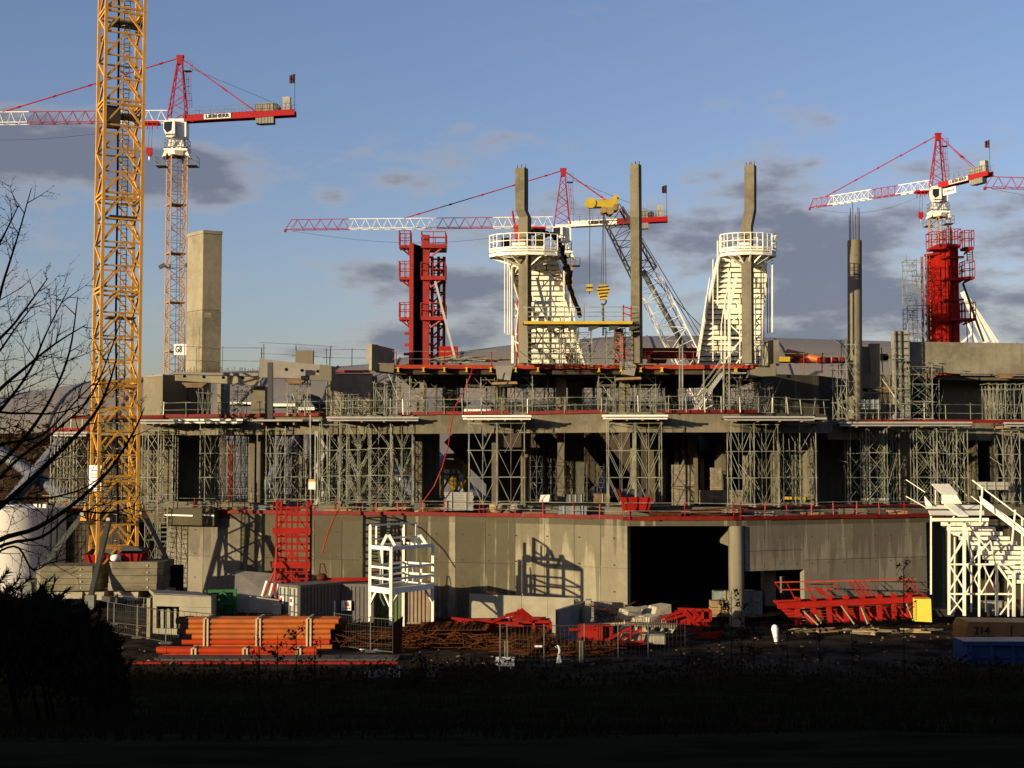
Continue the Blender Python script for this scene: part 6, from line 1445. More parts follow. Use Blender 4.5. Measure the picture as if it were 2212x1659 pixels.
def lump(c, r, m_, name, label, cat, sq=.7, parent=None):
    mb = MB(); n, mm = 14, 8; pts = []
    for j in range(mm + 1):
        th = math.pi * j / mm
        for i in range(n):
            ph = 6.2832 * i / n; d = V3((math.sin(th) * math.cos(ph), math.sin(th) * math.sin(ph), math.cos(th))); rr = r * (1 + .22 * mnoise.noise(d * 1.7 + V3(c)))
            pts.append(V3(c) + V3((d.x * rr, d.y * rr, d.z * rr * sq)))
    mb.poly(pts, [(j * n + i, (j + 1) * n + i, (j + 1) * n + (i + 1) % n, j * n + (i + 1) % n) for j in range(mm) for i in range(n)])
    o = mb.build(name, M[m_], parent, origin=c, smooth=True)
    if label: tag(o, label, cat)
    return o
for (x, y, r, m_, lab) in ((1075, 1096, .62, 'sack', 'big brown rounded sack on the deck edge right of the aluminium pile'), (1062, 1102, .4, 'rust', 'small rusty heap beside the big brown sack'), (1114, 1096, .42, 'contw', 'pale sack on the deck edge near the joint in the wall')):
    lump(P(x, y, DL(x) + .6), r, m_, 'sack', lab, 'sack')
# scattered boards on the lower deck edge left of the aluminium pile
t = thing('loose_boards', 'scattered orange-brown boards lying along the lower deck edge above the white frame', 'boards', LP(870) + V3((0, 0, 7.1)))
for i in range(34):
    px = random.uniform(790, 950); q = LP(px, random.uniform(.2, 2.2)) + V3((0, 0, 7.15 + random.uniform(0, .3))); a = random.uniform(-.5, .5); L_ = random.uniform(.8, 2.6)
    unit_bar('board', q, q + V3((math.cos(a) * L_, math.sin(a) * L_, random.uniform(-.1, .2))), random.uniform(.08, .2), M['wood' if i % 3 else 'rust'], t)
t = thing('loose_rebar', 'thin brown reinforcing bars lying on the deck edge above the gate opening', 'rebar', LP(1450) + V3((0, 0, 7.1)))
for i in range(40):
    px = random.uniform(1415, 1560); q = LP(px, random.uniform(.2, 2.2)) + V3((0, 0, 7.1 + random.uniform(0, .5))); a = random.uniform(-.2, .2); L_ = random.uniform(2, 4)
    unit_bar('bar', q, q + V3((math.cos(a) * L_, math.sin(a) * L_, random.uniform(-.1, .1))), .05, M['rust'], t, 'tube')
random.seed(43)
for (px, back, w_, h_, m_, nm, lab) in [(500, .6, 2.2, .35, 'ply', 'board_stack', 'weathered boards stacked on the deck left of the red lattice tower'), (560, 1.0, 1.2, .5, 'bluegrey', 'crate', 'grey crate on the deck just left of the red lattice tower'),
        (730, .8, 2.0, .3, 'wood', 'timber_stack', 'pale timbers on the deck above the dark container'), (905, 1.2, .8, .8, 'steel', 'drum_box', 'grey box on the deck above the right leg of the white frame'), (1150, .5, 1.4, .3, 'ply', 'board_stack', 'thin boards on the deck above the middle of the bright wall panels'),
        (1440, .7, 2.4, .4, 'rust', 'bar_bundle', 'rusty bar bundle on the deck above the dark gate'), (1640, .9, 2.6, .45, 'greyconc', 'concrete_slab', 'flat concrete slab on the deck right of the gate column'), (1760, .6, 1.6, .3, 'ply', 'board_stack', 'dark boards on the deck near the shaded curved wall'),
        (1850, 1.0, 2.2, .5, 'slab', 'kerb_stone', 'grey kerb stones on the deck above the middle of the wide red form'), (1945, .8, 1.4, .35, 'wood', 'timber_stack', 'short timbers on the deck above the yellow box')]:
    q = LP(px, back) + V3((0, 0, 7.06)); t = thing(nm, lab, nm.replace('_', ' '), q)
    n = max(2, int(h_ / .12))
    for i in range(n): mb = MB(); mb.box(q + V3((random.uniform(-.06, .06), random.uniform(-.05, .05), h_ * (i + .5) / n)), (w_ * random.uniform(.85, 1), .7, h_ / n * .85), random.uniform(-.06, .06)); mb.build('layer', M[m_], t)
# white notice on its pole
t = thing('notice', 'white notice with a yellow top strip fixed to a scaffold pole before the brown bank', 'sign', P(674, 1050, 99))
unit_bar('pole', P(671, 1090, 99), P(670, 895, 99), .09, M['galv'], t); mb = MB(); mb.box(P(674, 1048, 98.9), (.5, .04, .6)); mb.build('board', M['sign'], t); mb = MB(); mb.box(P(674, 1038, 98.86), (.5, .03, .16)); mb.build('yellow_strip', M['bright'], t)
# yellow frame behind and other backdrop steel
t = thing('yellow_trestle', 'bright yellow steel trestle seen through the gap right of the dark double pillar', 'trestle', P(985, 1070, 118))
D = 118
for px in (955, 975, 985, 1005, 1012): unit_bar('leg', P(px, 1085, D + (px % 2)), P(px, 1000, D + (px % 2)), .32, M['bright'], t)
for y in (985, 998, 1008): mb = MB(); mb.bar(P(960, y, D - .4), P(1000, y, D - .4), .3, .42); mb.build('cross_beam', M['bright'], t)
for (a, b) in (((955, 1060), (975, 1025)), ((985, 1070), (1012, 1030)), ((955, 1025), (1012, 1025)), ((985, 1025), (1005, 1060))): unit_bar('brace', P(*a, D), P(*b, D), .16, M['bright'], t)
t = thing('yellow_posts', 'pair of yellow posts standing beyond the notice pole', 'posts', P(665, 1088, 116))
for px in (655, 661, 667, 674): unit_bar('post', P(px, 1092, 116), P(px, 1030 + (px % 7), 116), .28, M['bright'], t)
# red form steel seen deep in the lower storey
for i, (x, D, y0, lab) in enumerate([(497, 107, 960, 'dark red upright shutter post left of the round pillar'), (606, 108, 962, 'dark red upright shutter post right of the round pillar'), (662, 108, 990, 'orange-red upright shutter post behind the notice'), (637, 109, 975, 'slim dark red shutter post right before the notice')]):
    mb = MB(); a = P(x, 1090, D); b = P(x, y0, D); mb.bar((a.x, a.y, Z1B), (a.x, a.y, b.z), .34, .3); tag(mb.build('shutter_post', M['redboard' if i != 2 else 'orange'], origin=(a.x, a.y, Z1B)), lab, 'post')
# upper deck extras: faded red form, black pipe clamp, etc.
t = thing('red_form_block', 'faded red stepped form block inside the scaffold at the right of the yellow platform', 'formwork', P(1340, 785, 98.5))
for k in range(6): mb = MB(); mb.box(P(1337 + k * .5, 716 + k * 10.5, 98.2), ((16 + 1.5 * k) * .033, 1.0, .30)); mb.build('rib', M['orange'], t)
mb = MB(); mb.wall(XY(1329, 98.5), XY(1347, 98.5), .4, 17.4, PZ(1340, 711, 98.5)); mb.build('panel', M['pink'], t)
t = thing('red_beams', 'long dark red beams lying across the upper deck between the middle column and right raker form', 'beams', P(1450, 770, 103))
for k in range(3): unit_bar('beam', P(1385, 757 + 6 * k, 103 - k), P(1505, 757 + 6 * k, 103 - k), .36, M['redboard'], t)
t = thing('orange_pipe_bundle', 'orange pipe sloping down to the right beyond the end panel', 'pipe', P(1740, 772, 108))
mb = MB(); mb.tube(P(1700, 762, 108), P(1775, 778, 106), .3, n=12); mb.build('pipe', M['pipe'], t, smooth=True)
mb = MB(); mb.box((P(1730, 780, 107).x, 107, PZ(1730, 779, 107)), (4.2, 1.2, .3)); mb.build('base', M['redboard'], t)
for (x, y, r, D) in ((1905, 772, .35, 105),): 
    mb = MB(); mb.box(P(x - 3, 772, D), (1.1, .8, .5)); mb.box(P(x + 8, 775, D), (.5, .8, .35)); tag(mb.build('machine', M['dsteel'], origin=P(x, 775, D)), 'small dark machine on the stub beam left of the ribbed shutter', 'machine')
# props and timber lying on the upper deck
t = thing('scattered_tubes', 'jumbled tubes and boards lying at the foot of the dark red column form', 'tubes', P(985, 782, 98.5))
for i in range(50):
    q = P(random.uniform(925, 1060), 783 - random.uniform(0, 8), random.uniform(98, 100)); a = random.uniform(-.4, .4); L_ = random.uniform(.8, 2.5)
    unit_bar('tube', q, q + V3((math.cos(a) * L_, math.sin(a) * L_, random.uniform(-.1, .35))), .06, M['galv' if i % 3 else 'rust'], t, 'tube')
# ------------------------------------------------------------------ the yard
random.seed(51)
# white tank
t = thing('storage_tank', 'big smooth white cylindrical tank cut by the left picture edge', 'tank', (-36, 102, 0))
c = V3((P(22, 1200, 101).x, 102.0, 0)); r = P(127, 1200, 101).x - c.x; zt = PZ(60, 1098, 99.5)
mb = MB(); mb.tube((c.x, c.y, -.3), (c.x, c.y, zt), r, n=72, cap=True); mb.build('shell', M['tank'], t)
for o_ in t.children:
    for p in o_.data.polygons: p.use_smooth = len(p.vertices) == 4
mb = MB(); mb.tube((c.x, c.y, zt), (c.x, c.y, zt + .12), r * .99, r * .6, n=72); mb.tube((c.x, c.y, zt + .12), (c.x, c.y, zt + .2), r * .3, n=24); mb.build('lid', M['tank'], t)
for px in (115, 122): 
    a = math.acos(min(1, (P(px, 1200, 101).x - c.x) / r)); q = V3((c.x + math.cos(a) * (r + .06), c.y - math.sin(a) * (r + .06), 0)); unit_bar('pipe_run', (q.x, q.y, 0), (q.x, q.y, zt - .2), .09, M['steel'], t, 'tube')
for k in range(3): q = P(70 + k * 8, 1097, 99.5); mb = MB(); mb.box(q + V3((0, 1, .1)), (.4, .5, .3)); mb.build('hatch', M['white'], t)
# red skips on the ballast
skip(181, 236, 1188, 1216, 94.5, 'red skip half hidden behind the yellow mast legs on the ballast'); skip(256, 308, 1186, 1212, 92.6, 'red skip heaped with dark waste on the right ballast stack')
mb = MB(); q = P(272, 1186, 93.2); mb.hexa([q + V3((-.4, -.3, -.1)), q + V3((1.2, -.3, -.1)), q + V3((1.2, .9, -.1)), q + V3((-.4, .9, -.1))], [q + V3((-.1, -.1, .25)), q + V3((.8, -.2, .15)), q + V3((.9, .8, .1)), q + V3((-.2, .8, .2))]); tag(mb.build('waste_heap', M['dsteel'], origin=q), 'dark waste heaped in the right-hand red skip', 'waste')
lump(P(250, 1205, 92.4), .35, 'sign', 'plastic_sheet', 'crumpled pale plastic sheet between the two red skips', 'sheet')
# scaffolding and stairs in the left recess
scaffold('caged ladder scaffold behind the left strut of the yellow mast', 160, 178, 1118, 104.2, 0, 1, 1.0, 1.0, 'Z', 'ground floor scaffolds', rungs=True)
scaffold('scaffold behind the feet of the yellow mast', 215, 245, 1120, 106, 0, 1, 1.9, 1.2, 'Z', 'ground floor scaffolds', extra=4)
scaffold('scaffold seen through the right part of the yellow mast base', 262, 292, 1120, 106, 0, 1, 1.9, 1.2, 'Z', 'ground floor scaffolds', extra=4)
scaffold('thin tube scaffold right of the yellow mast feet', 314, 336, 1118, 103.5, 0, 1, 1.6, 1.2, 'Z', 'ground floor scaffolds', extra=3)
scaffold('scaffold with a ladder against the left end of the stained wall', 340, 362, 1096, 102.4, 0, 1, 1.9, 1.0, 'Z', 'ground floor scaffolds', rungs=True)
# white steel frame with platform
def white_frame():
    D = 84.8; t = thing('steel_tower', 'open white steel frame tower with a railed platform in front of the containers', 'steel frame', (P(868, 1300, D).x, D, 0))
    L_ = lambda px, y, d: P(px, y, d)
    m_ = M['white']; Df, Dl, Db, Dr = 83.4, 85.2, 88.6, 86.8
    # four legs: left, front, right, back
    pl, pf, pr, pb = XY(800, Dl), XY(845, Df), XY(935, Dr), XY(872, Db)
    zt = PZ(845, 1185, Df); zm = PZ(845, 1277, Df); z1 = PZ(845, 1228, Df); z2 = PZ(845, 1252, Df)
    for p, top in ((pl, PZ(800, 1135, Dl)), (pf, zt), (pr, zt), (pb, PZ(872, 1140, Db))): mb = MB(); mb.bar((p.x, p.y, 0), (p.x, p.y, top), .175); mb.build('leg', m_, t)
    def ring(z, w, h, name):
        for a, b in ((pl, pf), (pf, pr), (pr, pb), (pb, pl)): mb = MB(); mb.bar((a.x, a.y, z), (b.x, b.y, z), w, h); mb.build(name, m_, t)
    ring(zt, .18, .22, 'top_beam'); ring(zm, .2, .34, 'platform_beam'); ring(z1, .08, .13, 'rail'); ring(z2, .08, .13, 'rail')
    mb = MB(); mb.prism([(p.x, p.y) for p in (pl, pf, pr, pb)], zm + .05, zm + .1); mb.build('grating', M['steel'], t)
    mb = MB(); mb.prism([(p.x, p.y) for p in (pl, pf, pf.lerp(pr, .45), pl.lerp(pb, .45))], zt - .02, zt + .03); mb.build('upper_grating', M['steel'], t)
    for p, q in ((pl, pf), (pf, pl), (pf, pr), (pr, pf), (pr, pb), (pl, pb)):
        d = (q - p).normalized() * .75; mb = MB(); mb.bar((p.x, p.y, zm - 1.0), (p.x + d.x, p.y + d.y, zm - .15), .11); mb.build('knee_brace', m_, t)
    # upper guard rail on the left half
    zr = PZ(800, 1135, Dl); zr2 = PZ(800, 1165, Dl); e = XY(901, Db)
    for z in (zr, zr2):
        for a, b in ((pl, XY(899, 88.5)), (pl, XY(808, 85.6))): mb = MB(); mb.bar((a.x, a.y, z), (b.x, b.y, z), .10); mb.build('upper_rail', m_, t)
    for px, d in ((813, 86), (873, 87.8), (899, 88.5)): q = XY(px, d); mb = MB(); mb.bar((q.x, q.y, zt), (q.x, q.y, zr), .11); mb.build('rail_post', m_, t)
    for (px, d) in ((838, 84.9), (905, 87.3)):
        q = P(px, 1155, d)
        for dx in (-.38, .42): mb = MB(); mb.bar((q.x + dx, d, zt + .1), (q.x + dx * .12, d, q.z), .18); mb.build('a_frame_leg', m_, t)
    for px, d in ((825, 88), (888, 89)): q = XY(px, d); mb = MB(); mb.bar((q.x, q.y, zm), (q.x, q.y, zt if px > 850 else zt), .2); mb.build('inner_post', m_, t)
    for px in (843, 880, 893, 910): q = XY(px, 88.6); mb = MB(); mb.bar((q.x, q.y, zm), (q.x, q.y, z1), .12); mb.build('stanchion', m_, t)
    mb = MB(); mb.path([P(818, 1190, 87), P(824, 1230, 87), P(822, 1290, 87), P(832, 1310, 86), P(850, 1330, 86), P(846, 1345, 86)], .06, 6); mb.build('hanging_hose', M['steel'], t)
    mb = MB(); mb.box(P(871, 1176, Db - .2), (.34, .34, .5)); mb.build('black_band', M['ink'], t)
white_frame()
# containers
def container(A, B, dp, h, z, label, m_, roof='steel', side=1, emblem=None, doors=False, lit=None):
    A = V3(A); B = V3(B); d = (B - A).normalized(); n = V3((-d.y, d.x, 0)); t = thing('shipping_container', label, 'container', (A.x, A.y, z), 'site containers')
    L_ = (B - A).length
    def panel(a, b, nm):
        dd = (b - a).normalized(); nn = V3((dd.y, -dd.x, 0)); ll = (b - a).length; k = int(ll / .28); pts = []
        for i in range(k + 1):
            for s_, off in ((0, 0), (.35, .0), (.5, .05), (.85, .05)): pts.append(a + dd * min(ll, (i + s_) * ll / (k + 1)) + nn * (off - .03))
        pts.append(b - nn * .03); mb = MB(); m2 = len(pts)
        mb.poly([V3((p.x, p.y, z + .15)) for p in pts] + [V3((p.x, p.y, z + h - .12)) for p in pts], [(i, i + 1, i + 1 + m2, i + m2) for i in range(m2 - 1)]); mb.build(nm, M[m_], t)
    C, Dv = B + n * dp, A + n * dp
    panel(A, B, 'corrugated_side'); panel(B, C, 'corrugated_end'); panel(C, Dv, 'corrugated_side')
    if not doors: panel(Dv, A, 'corrugated_end')
    for p in (A, B, C, Dv): mb = MB(); mb.bar((p.x, p.y, z), (p.x, p.y, z + h), .16); mb.build('corner_post', M[m_], t)
    for p, q in ((A, B), (B, C), (C, Dv), (Dv, A)):
        for zz in (z + .08, z + h - .06): mb = MB(); mb.bar((p.x, p.y, zz), (q.x, q.y, zz), .13, .16); mb.build('rail', M[m_], t)
    mb = MB(); mb.hexa([V3((p.x, p.y, z + h - .05)) for p in (A, B, C, Dv)], [V3((p.x, p.y, z + h + .01)) for p in (A, B, C, Dv)]); mb.build('roof', M[roof], t)
    if doors:
        for i in range(2):
            a, b = Dv.lerp(A, i / 2 + .02), Dv.lerp(A, (i + 1) / 2 - .02); mb = MB(); mb.wall(a, b, .06, z + .15, z + h - .15); dr = mb.build('door', M['contw'], t)
            dn = (A - Dv).normalized(); nn = V3((dn.y, -dn.x, 0))
            for f in (.25, .75): q = a.lerp(b, f) + nn * .06; unit_bar('lock_rod', (q.x, q.y, z + .2), (q.x, q.y, z + h - .2), .05, M['steel'], dr)
            for zz in (.7, 1.2, 1.7, 2.1): mb = MB(); p, q = a + nn * .04, b + nn * .04; mb.bar((p.x, p.y, z + zz), (q.x, q.y, z + zz), .03, .05); mb.build('hinge_bar', M['steel'], dr)
    return t, d
for i in range(2):
    a = P(608 + 30 * i, 1265, 88.3); b = P(636 + 31 * i, 1265, 88.3)
zc = .25
A = XY(606, 88.6); B = XY(648, 87.2)
t, d = container((A.x, A.y, 0), (B.x, B.y, 0), 6.0, 2.75, zc, 'container with pale double doors and shade-darkened sides, at the left end of the container row', 'contd')  # sides painted dark for the shade they face, doors left pale
nn = V3((d.y, -d.x, 0))
for i in range(2):
    a, b = A.lerp(B, i / 2 + .03), A.lerp(B, (i + 1) / 2 - .03); a = a + nn * .10; b = b + nn * .10; mb = MB(); mb.wall((a.x, a.y), (b.x, b.y), .06, zc + .15, zc + 2.6); dr = mb.build('door', M['contw'], t)
    for f in (.2, .7): q = a.lerp(b, f) + nn * .05; unit_bar('lock_rod', (q.x, q.y, zc + .2), (q.x, q.y, zc + 2.55), .055, M['steel'], dr)
    for zz in (.6, 1.1, 1.6, 2.1): mb = MB(); mb.bar((a.x, a.y - .03, zc + zz), (b.x, b.y - .03, zc + zz), .03, .06); mb.build('hinge_bar', M['dsteel'], dr)
    q = a.lerp(b, .4) + nn * .05; mb = MB(); mb.box((q.x, q.y, zc + 1.75), (.42, .03, .5), math.atan2(d.y, d.x)); mb.build('label_plate', M['sign'], dr)
    mb = MB(); q = q + nn * .03; mb.box((q.x, q.y, zc + 1.8), (.2, .02, .24), math.atan2(d.y, d.x)); mb.build('emblem', M['inkred'], dr)
A = XY(664, 90.0); B = XY(806, 89.2)
t, d = container((A.x, A.y, 0), (B.x, B.y, 0), 2.5, 2.65, zc, 'dark container with two white emblem plates in the middle of the row', 'contd')
for (px, w_) in ((714, 1.0), (748, 1.0)):
    q = P(px, 1308, 89.25); mb = MB(); mb.box(q, (.62, .03, .62)); pl_ = mb.build('label_plate', M['sign'], t)
    for j in range(3): mb = MB(); mb.bar(q + V3((-.11 + .03 * j, -.03, .15 - .09 * j)), q + V3((.12 + .03 * j, -.03, .19 - .09 * j)), .02, .07, up=(0, 0, 1)); mb.build('emblem', M['inkred'], pl_)
    text_mesh('lettering', 'EIFFAGE TP', .13, frame_M(q + V3((0, -.025, -.19)), (1, 0, 0), (0, 0, 1)), M['ink'], t, .002, .004, .85)
A = XY(812, 90.0); B = XY(868, 90.0); container((A.x, A.y, 0), (B.x, B.y, 0), 2.5, 2.6, zc, 'green corrugated container behind the white frame', 'contg')
A = XY(870, 90.2); B = XY(928, 90.2); container((A.x, A.y, 0), (B.x, B.y, 0), 2.5, 2.6, zc, 'tan corrugated container at the right end of the row behind the white frame', 'contt')
t = thing('red_beam_load', 'red steel beams laid across the roof of the dark container', 'beams', P(750, 1253, 91))
for (a, b) in (((696, 1252), (790, 1251)), ((690, 1249), (762, 1257)), ((745, 1256), (800, 1250))): unit_bar('beam', P(*a, 90.6), P(*b, 90.8), .2, M['red'], t)
lump(P(695, 1246, 90.5), .35, 'rust', 'basket', 'small rusty basket hanging in front of the stained wall', 'basket'); mb = MB(); mb.path([P(690, 1238, 90.5), P(692, 1218, 90.5), P(700, 1218, 90.5), P(705, 1238, 90.5)], .04); mb.build('hanger_loop', M['rust'], bpy.data.objects['basket'])
# red lattice stair tower against the wall
def red_tower():
    D = 93.0; t = thing('red_stair_tower', 'narrow red lattice access tower propped against the stained wall', 'access tower', (P(633, 1290, D).x, D, 0))
    xa, xb = XY(598, D).x, XY(664, D).x; zt = PZ(633, 1098, D); m_ = M['red']
    for x in (xa, xb):
        for y in (D, D + 1.7): unit_bar('post', (x, y, .3), (x, y, zt + .5), .15, m_, t)
    for f in (.32, .5, .68): x = xa + (xb - xa) * f; unit_bar('mullion', (x, D, .3), (x, D, zt), .11, m_, t)
    for k in range(16):
        z = .4 + k * (zt - .4) / 15; mb = MB()
        for y in (D, D + 1.7): mb.bar((xa, y, z), (xb, y, z), .09)
        for x in (xa, xb): mb.bar((x, D, z), (x, D + 1.7, z), .08)
        mb.build('rung_frame', m_, t)
    for z in (PZ(633, 1147, D), PZ(633, 1220, D)): mb = MB(); mb.box(((xa + xb) / 2, D - .1, z), (xb - xa + .5, .25, .42)); mb.build('platform', m_, t)
    for k in range(5):
        z = .4 + k * (zt - .4) / 5; zz = z + (zt - .4) / 5; mb = MB(); mb.bar((xa, D, z), ((xa + xb) / 2, D, zz), .09); mb.bar((xb, D, z), ((xa + xb) / 2, D, zz), .09); mb.build('brace', m_, t)
    mb = MB(); mb.bar((xa, D, PZ(600, 1225, D)), P(570, 1287, D - 2), .1); mb.bar((xa, D, PZ(600, 1180, D)), P(590, 1285, D - 2), .1); mb.build('prop', M['orange'], t)
    for px in (672,): q = XY(px, D + 1.9); unit_bar('post', (q.x, q.y, .3), (q.x, q.y, zt), .1, M['steel'], t)
    for k in range(18): z = .5 + k * .38; unit_bar('ladder_rung', (xb, D + 1.9, z), (q.x, D + 1.9, z), .05, M['steel'], t)
red_tower()
# leaning panels, low precast walls
def panel(pts, off, m_, label, cat='panel', name='precast_unit'):
    mb = MB(); mb.extr([V3(p) for p in pts], off); return tag(mb.build(name, M[m_], origin=pts[0]), label, cat)
panel([P(506, 1290, 93), P(586, 1290, 93), P(604, 1240, 96), P(508, 1232, 96)], (0, .25, 0), 'greyconc', 'wide grey panel leaning on the wall left of the red lattice tower')
t = thing('door_frame', 'white framed shutter leaning against the grey panel', 'frame', P(580, 1290, 91.5))
for a, b in (((566, 1288), (576, 1256)), ((594, 1288), (602, 1257)), ((576, 1257), (602, 1258)), ((582, 1286), (590, 1258))): unit_bar('frame_bar', P(*a, 91.6), P(*b, 92.3), .13, M['white'], t)
panel([P(512, 1322, 88.5), P(603, 1330, 88), P(603, 1296, 88), P(512, 1283, 88.5)], (0, .5, 0), 'precast', 'low precast wall unit left of the container row')
panel([P(590, 1335, 87.5), P(605, 1333, 87.5), P(605, 1306, 87.5), P(590, 1308, 87.5)], (0, 1, 0), 'precast', 'small concrete block closing the low wall unit beside the container')
t = thing('low_wall', 'long low precast wall under the bright facade panel', 'wall', P(1120, 1320, 88.5))
for i in range(4):
    x0, x1 = 1014 + 56.5 * i, 1014 + 56.5 * (i + 1) - .6; y0 = 1283 + i * 2.3
    mb = MB(); mb.extr([P(x0, 1335, 88.5), P(x1, 1335, 88.5), P(x1, y0 + 2.3, 88.5), P(x0, y0, 88.5)], (0, .3, 0)); mb.build('wall_unit', M['precast'], t)
for i in range(4): q = P(1056 + 7 * i, 1284, 88.6); unit_bar('starter_bar', q, q + V3((-.35, 0, .2)), .06, M['rust'], t)
# small precast kiosk with a window of three lights
t = thing('precast_unit', 'upright pale precast unit with a dark three-light window by the orange pipes', 'precast unit', G(395, 1372))
D = 84.5
fr = [(330, 1283), (455, 1291), (455, 1372), (330, 1368)]; win = [(339, 1310), (386, 1313), (386, 1358), (339, 1356)]
for (a, b, c_, d_) in (((330, 1282), (456, 1290), (456, 1312.4), (330, 1309)), ((330, 1309), (338, 1309.4), (338, 1357), (330, 1357)), ((387, 1311), (456, 1313), (456, 1372), (387, 1370)), ((330, 1357), (387, 1359), (387, 1372), (330, 1368))):
    mb = MB(); mb.extr([P(*q, D) for q in (a, b, c_, d_)][::-1], (0, .25, 0)); mb.build('wall_piece', M['precast'], t)
for (x0, x1) in ((347, 353), (361, 367), (376, 381)): mb = MB(); mb.extr([P(x0, 1357, D + .03), P(x1, 1357, D + .03), P(x1, 1316, D + .03), P(x0, 1315, D + .03)], (0, .12, 0)); mb.build('mullion', M['precast'], t)
mb = MB(); q = P(362, 1335, D + 1.2); mb.box(q, (2.0, .1, 1.9)); mb.build('interior_shade_panel', M['black'], t)  # black panel standing for the unlit inside
mb = MB(); mb.extr([P(333, 1284, D), P(455, 1290, D), P(430, 1281, D + 3), P(322, 1276, D + 3)], (0, 0, .08)); mb.build('top_plate', M['greyconc'], t)
for px in (330.5, 452): mb = MB(); q = XY(px, D + 1.5); mb.box((q.x + .12, D + 1.6, 1.2), (.2, 2.6, 2.5)); mb.build('side_wall', M['precast'], t)
# green form
t = thing('green_form', 'green steel form frame standing beside the pale precast unit', 'formwork', G(478, 1345))
D = 87.5
for (x0, x1, y0, y1, w_) in ((444, 444, 1275, 1345, .12), (454, 454, 1275, 1345, .2), (508, 508, 1273, 1345, .2), (481, 481, 1275, 1345, .1)): unit_bar('post', P(x0, y1, D), P(x1, y0, D), w_, M['green'], t)
for y in (1277, 1305, 1340): unit_bar('waler', P(450, y, D), P(510, y - 1, D), .18, M['green'], t)
for (a, b) in (((454, 1305), (481, 1278)), ((481, 1278), (508, 1305)), ((454, 1306), (481, 1338)), ((508, 1306), (481, 1338))): unit_bar('brace', P(*a, D - .1), P(*b, D - .1), .1, M['green'], t)
for i in range(8): a = 456 + i * 6.4; mb = MB(); mb.extr([P(a, 1342, D + .2), P(a + 5.6, 1342, D + .2), P(a + 5.6, 1278, D + .2), P(a, 1278, D + .2)], (0, .1, 0)); mb.build('form_board', M['green'], t)
mb = MB(); q = P(447, 1312, D - .1); mb.extr([P(446, 1312, D), P(452, 1306, D), P(452, 1314, D)], (0, .1, 0)); mb.build('bracket', M['green'], t)

# orange pipes: every pipe a part; battens bind the bundle
def pipes(label, x0, x1, yb, D, rows, r, base_z, m_of, battens, nrow=4, ends=None):
    t = thing('pipe_bundle', label, 'pipes', P((x0 + x1) / 2, yb, D))
    a = P(x0, yb, D); b = P(x1, yb, D)
    for j in range(rows):
        for i in range(nrow):
            z = base_z + r + j * r * 1.86; y = D + i * r * 2.02; e = random.uniform(-.25, .25); e2 = (ends[j] if ends else 0) + random.uniform(-.12, .12)
            mb = MB(); A = V3((a.x + e + (0 if j % 2 else .3), y, z)); B = V3((b.x + e2, y, z)); mm = M[m_of(j)]
            mb.tube(A, B, r, n=14, cap=False); mb.tube(B, A, r * .9, n=14, cap=False); o = mb.build('pipe', mm, t, smooth=True)
            mb = MB(); mb.tube(A - V3((.45, 0, 0)), A + V3((.02, 0, 0)), r * 1.12, r * 1.1, n=14); mb.tube(A + V3((.02, 0, 0)), A + V3((.06, 0, 0)), r * 1.1, r, n=14); mb.build('socket', M['black'] if nrow > 3 else mm, o, smooth=True)
    for px in battens:
        for dx in (-.09, .12):
            q = P(px, yb, D); mb = MB(); mb.bar((q.x + dx, D - r * 1.1, base_z), (q.x + dx, D - r * 1.1, base_z + r * 1.9 * rows), .10, .08); mb.build('batten', M['batten'], t)
        mb = MB(); q = P(px, yb, D); mb.bar((q.x, D - r * 1.3, base_z + r * 1.92 * rows), (q.x, D + r * 2.1 * nrow, base_z + r * 1.92 * rows), .1, .08); mb.build('cross_batten', M['batten'], t)
D = 80.0
zb = PZ(550, 1404, D)
pipes('stack of orange plastic pipes bound with pale battens, black sockets at its left end', 400, 716, 1404, D, 6, .158, zb, lambda j: 'pipered' if j == 1 else 'pipe', (445, 558, 667), 5, [0, -.1, -.1, -.1, .15, .3])
D = 77.5
pipes('lower row of red-orange pipes in front of the big pipe stack', 362, 682, 1421, D, 2, .15, PZ(550, 1422, D), lambda j: 'pipered', (419, 530, 645), 3)
t = thing('red_girder', 'long red steel girder lying in shadow in front of the pipes', 'girder', G(560, 1455))
for (x0, y0, x1, y1, h, m_) in ((240, 1436, 860, 1436, .4, 'red'),):
    A = P(x0, y0, 74.5); B = P(x1, y1, 74.5)
    mb = MB(); mb.bar(A, B, .5, .34); mb.build('top_flange', M['red'], t); mb = MB(); mb.bar(A - V3((0, -.1, .45)), B - V3((0, -.1, .45)), .1, .75); mb.build('web', M['red'], t)
    mb = MB(); mb.bar(A - V3((0, 0, .8)), B - V3((0, 0, .8)), .5, .1); mb.build('bottom_flange', M['red'], t)
for k in range(9): q = P(290 + 68 * k, 1440, 74.4); mb = MB(); mb.bar(q, q - V3((0, 0, .75)), .08, .3); mb.build('stiffener', M['red'], t)
t = thing('dark_deck', 'dark flat deck with slanting pale battens behind the red girder', 'trailer deck', G(600, 1432))
mb = MB(); a, b = P(330, 1428, 75.6), P(860, 1428, 75.6); mb.box(((a.x + b.x) / 2, 76.2, a.z), (b.x - a.x, 1.6, .3)); mb.build('deck', M['dsteel'], t)
for k in range(7): q = P(520 + 42 * k, 1431, 75.1); unit_bar('batten', q, q + V3((1.0, .9, .18)), .08, M['steel'], t)

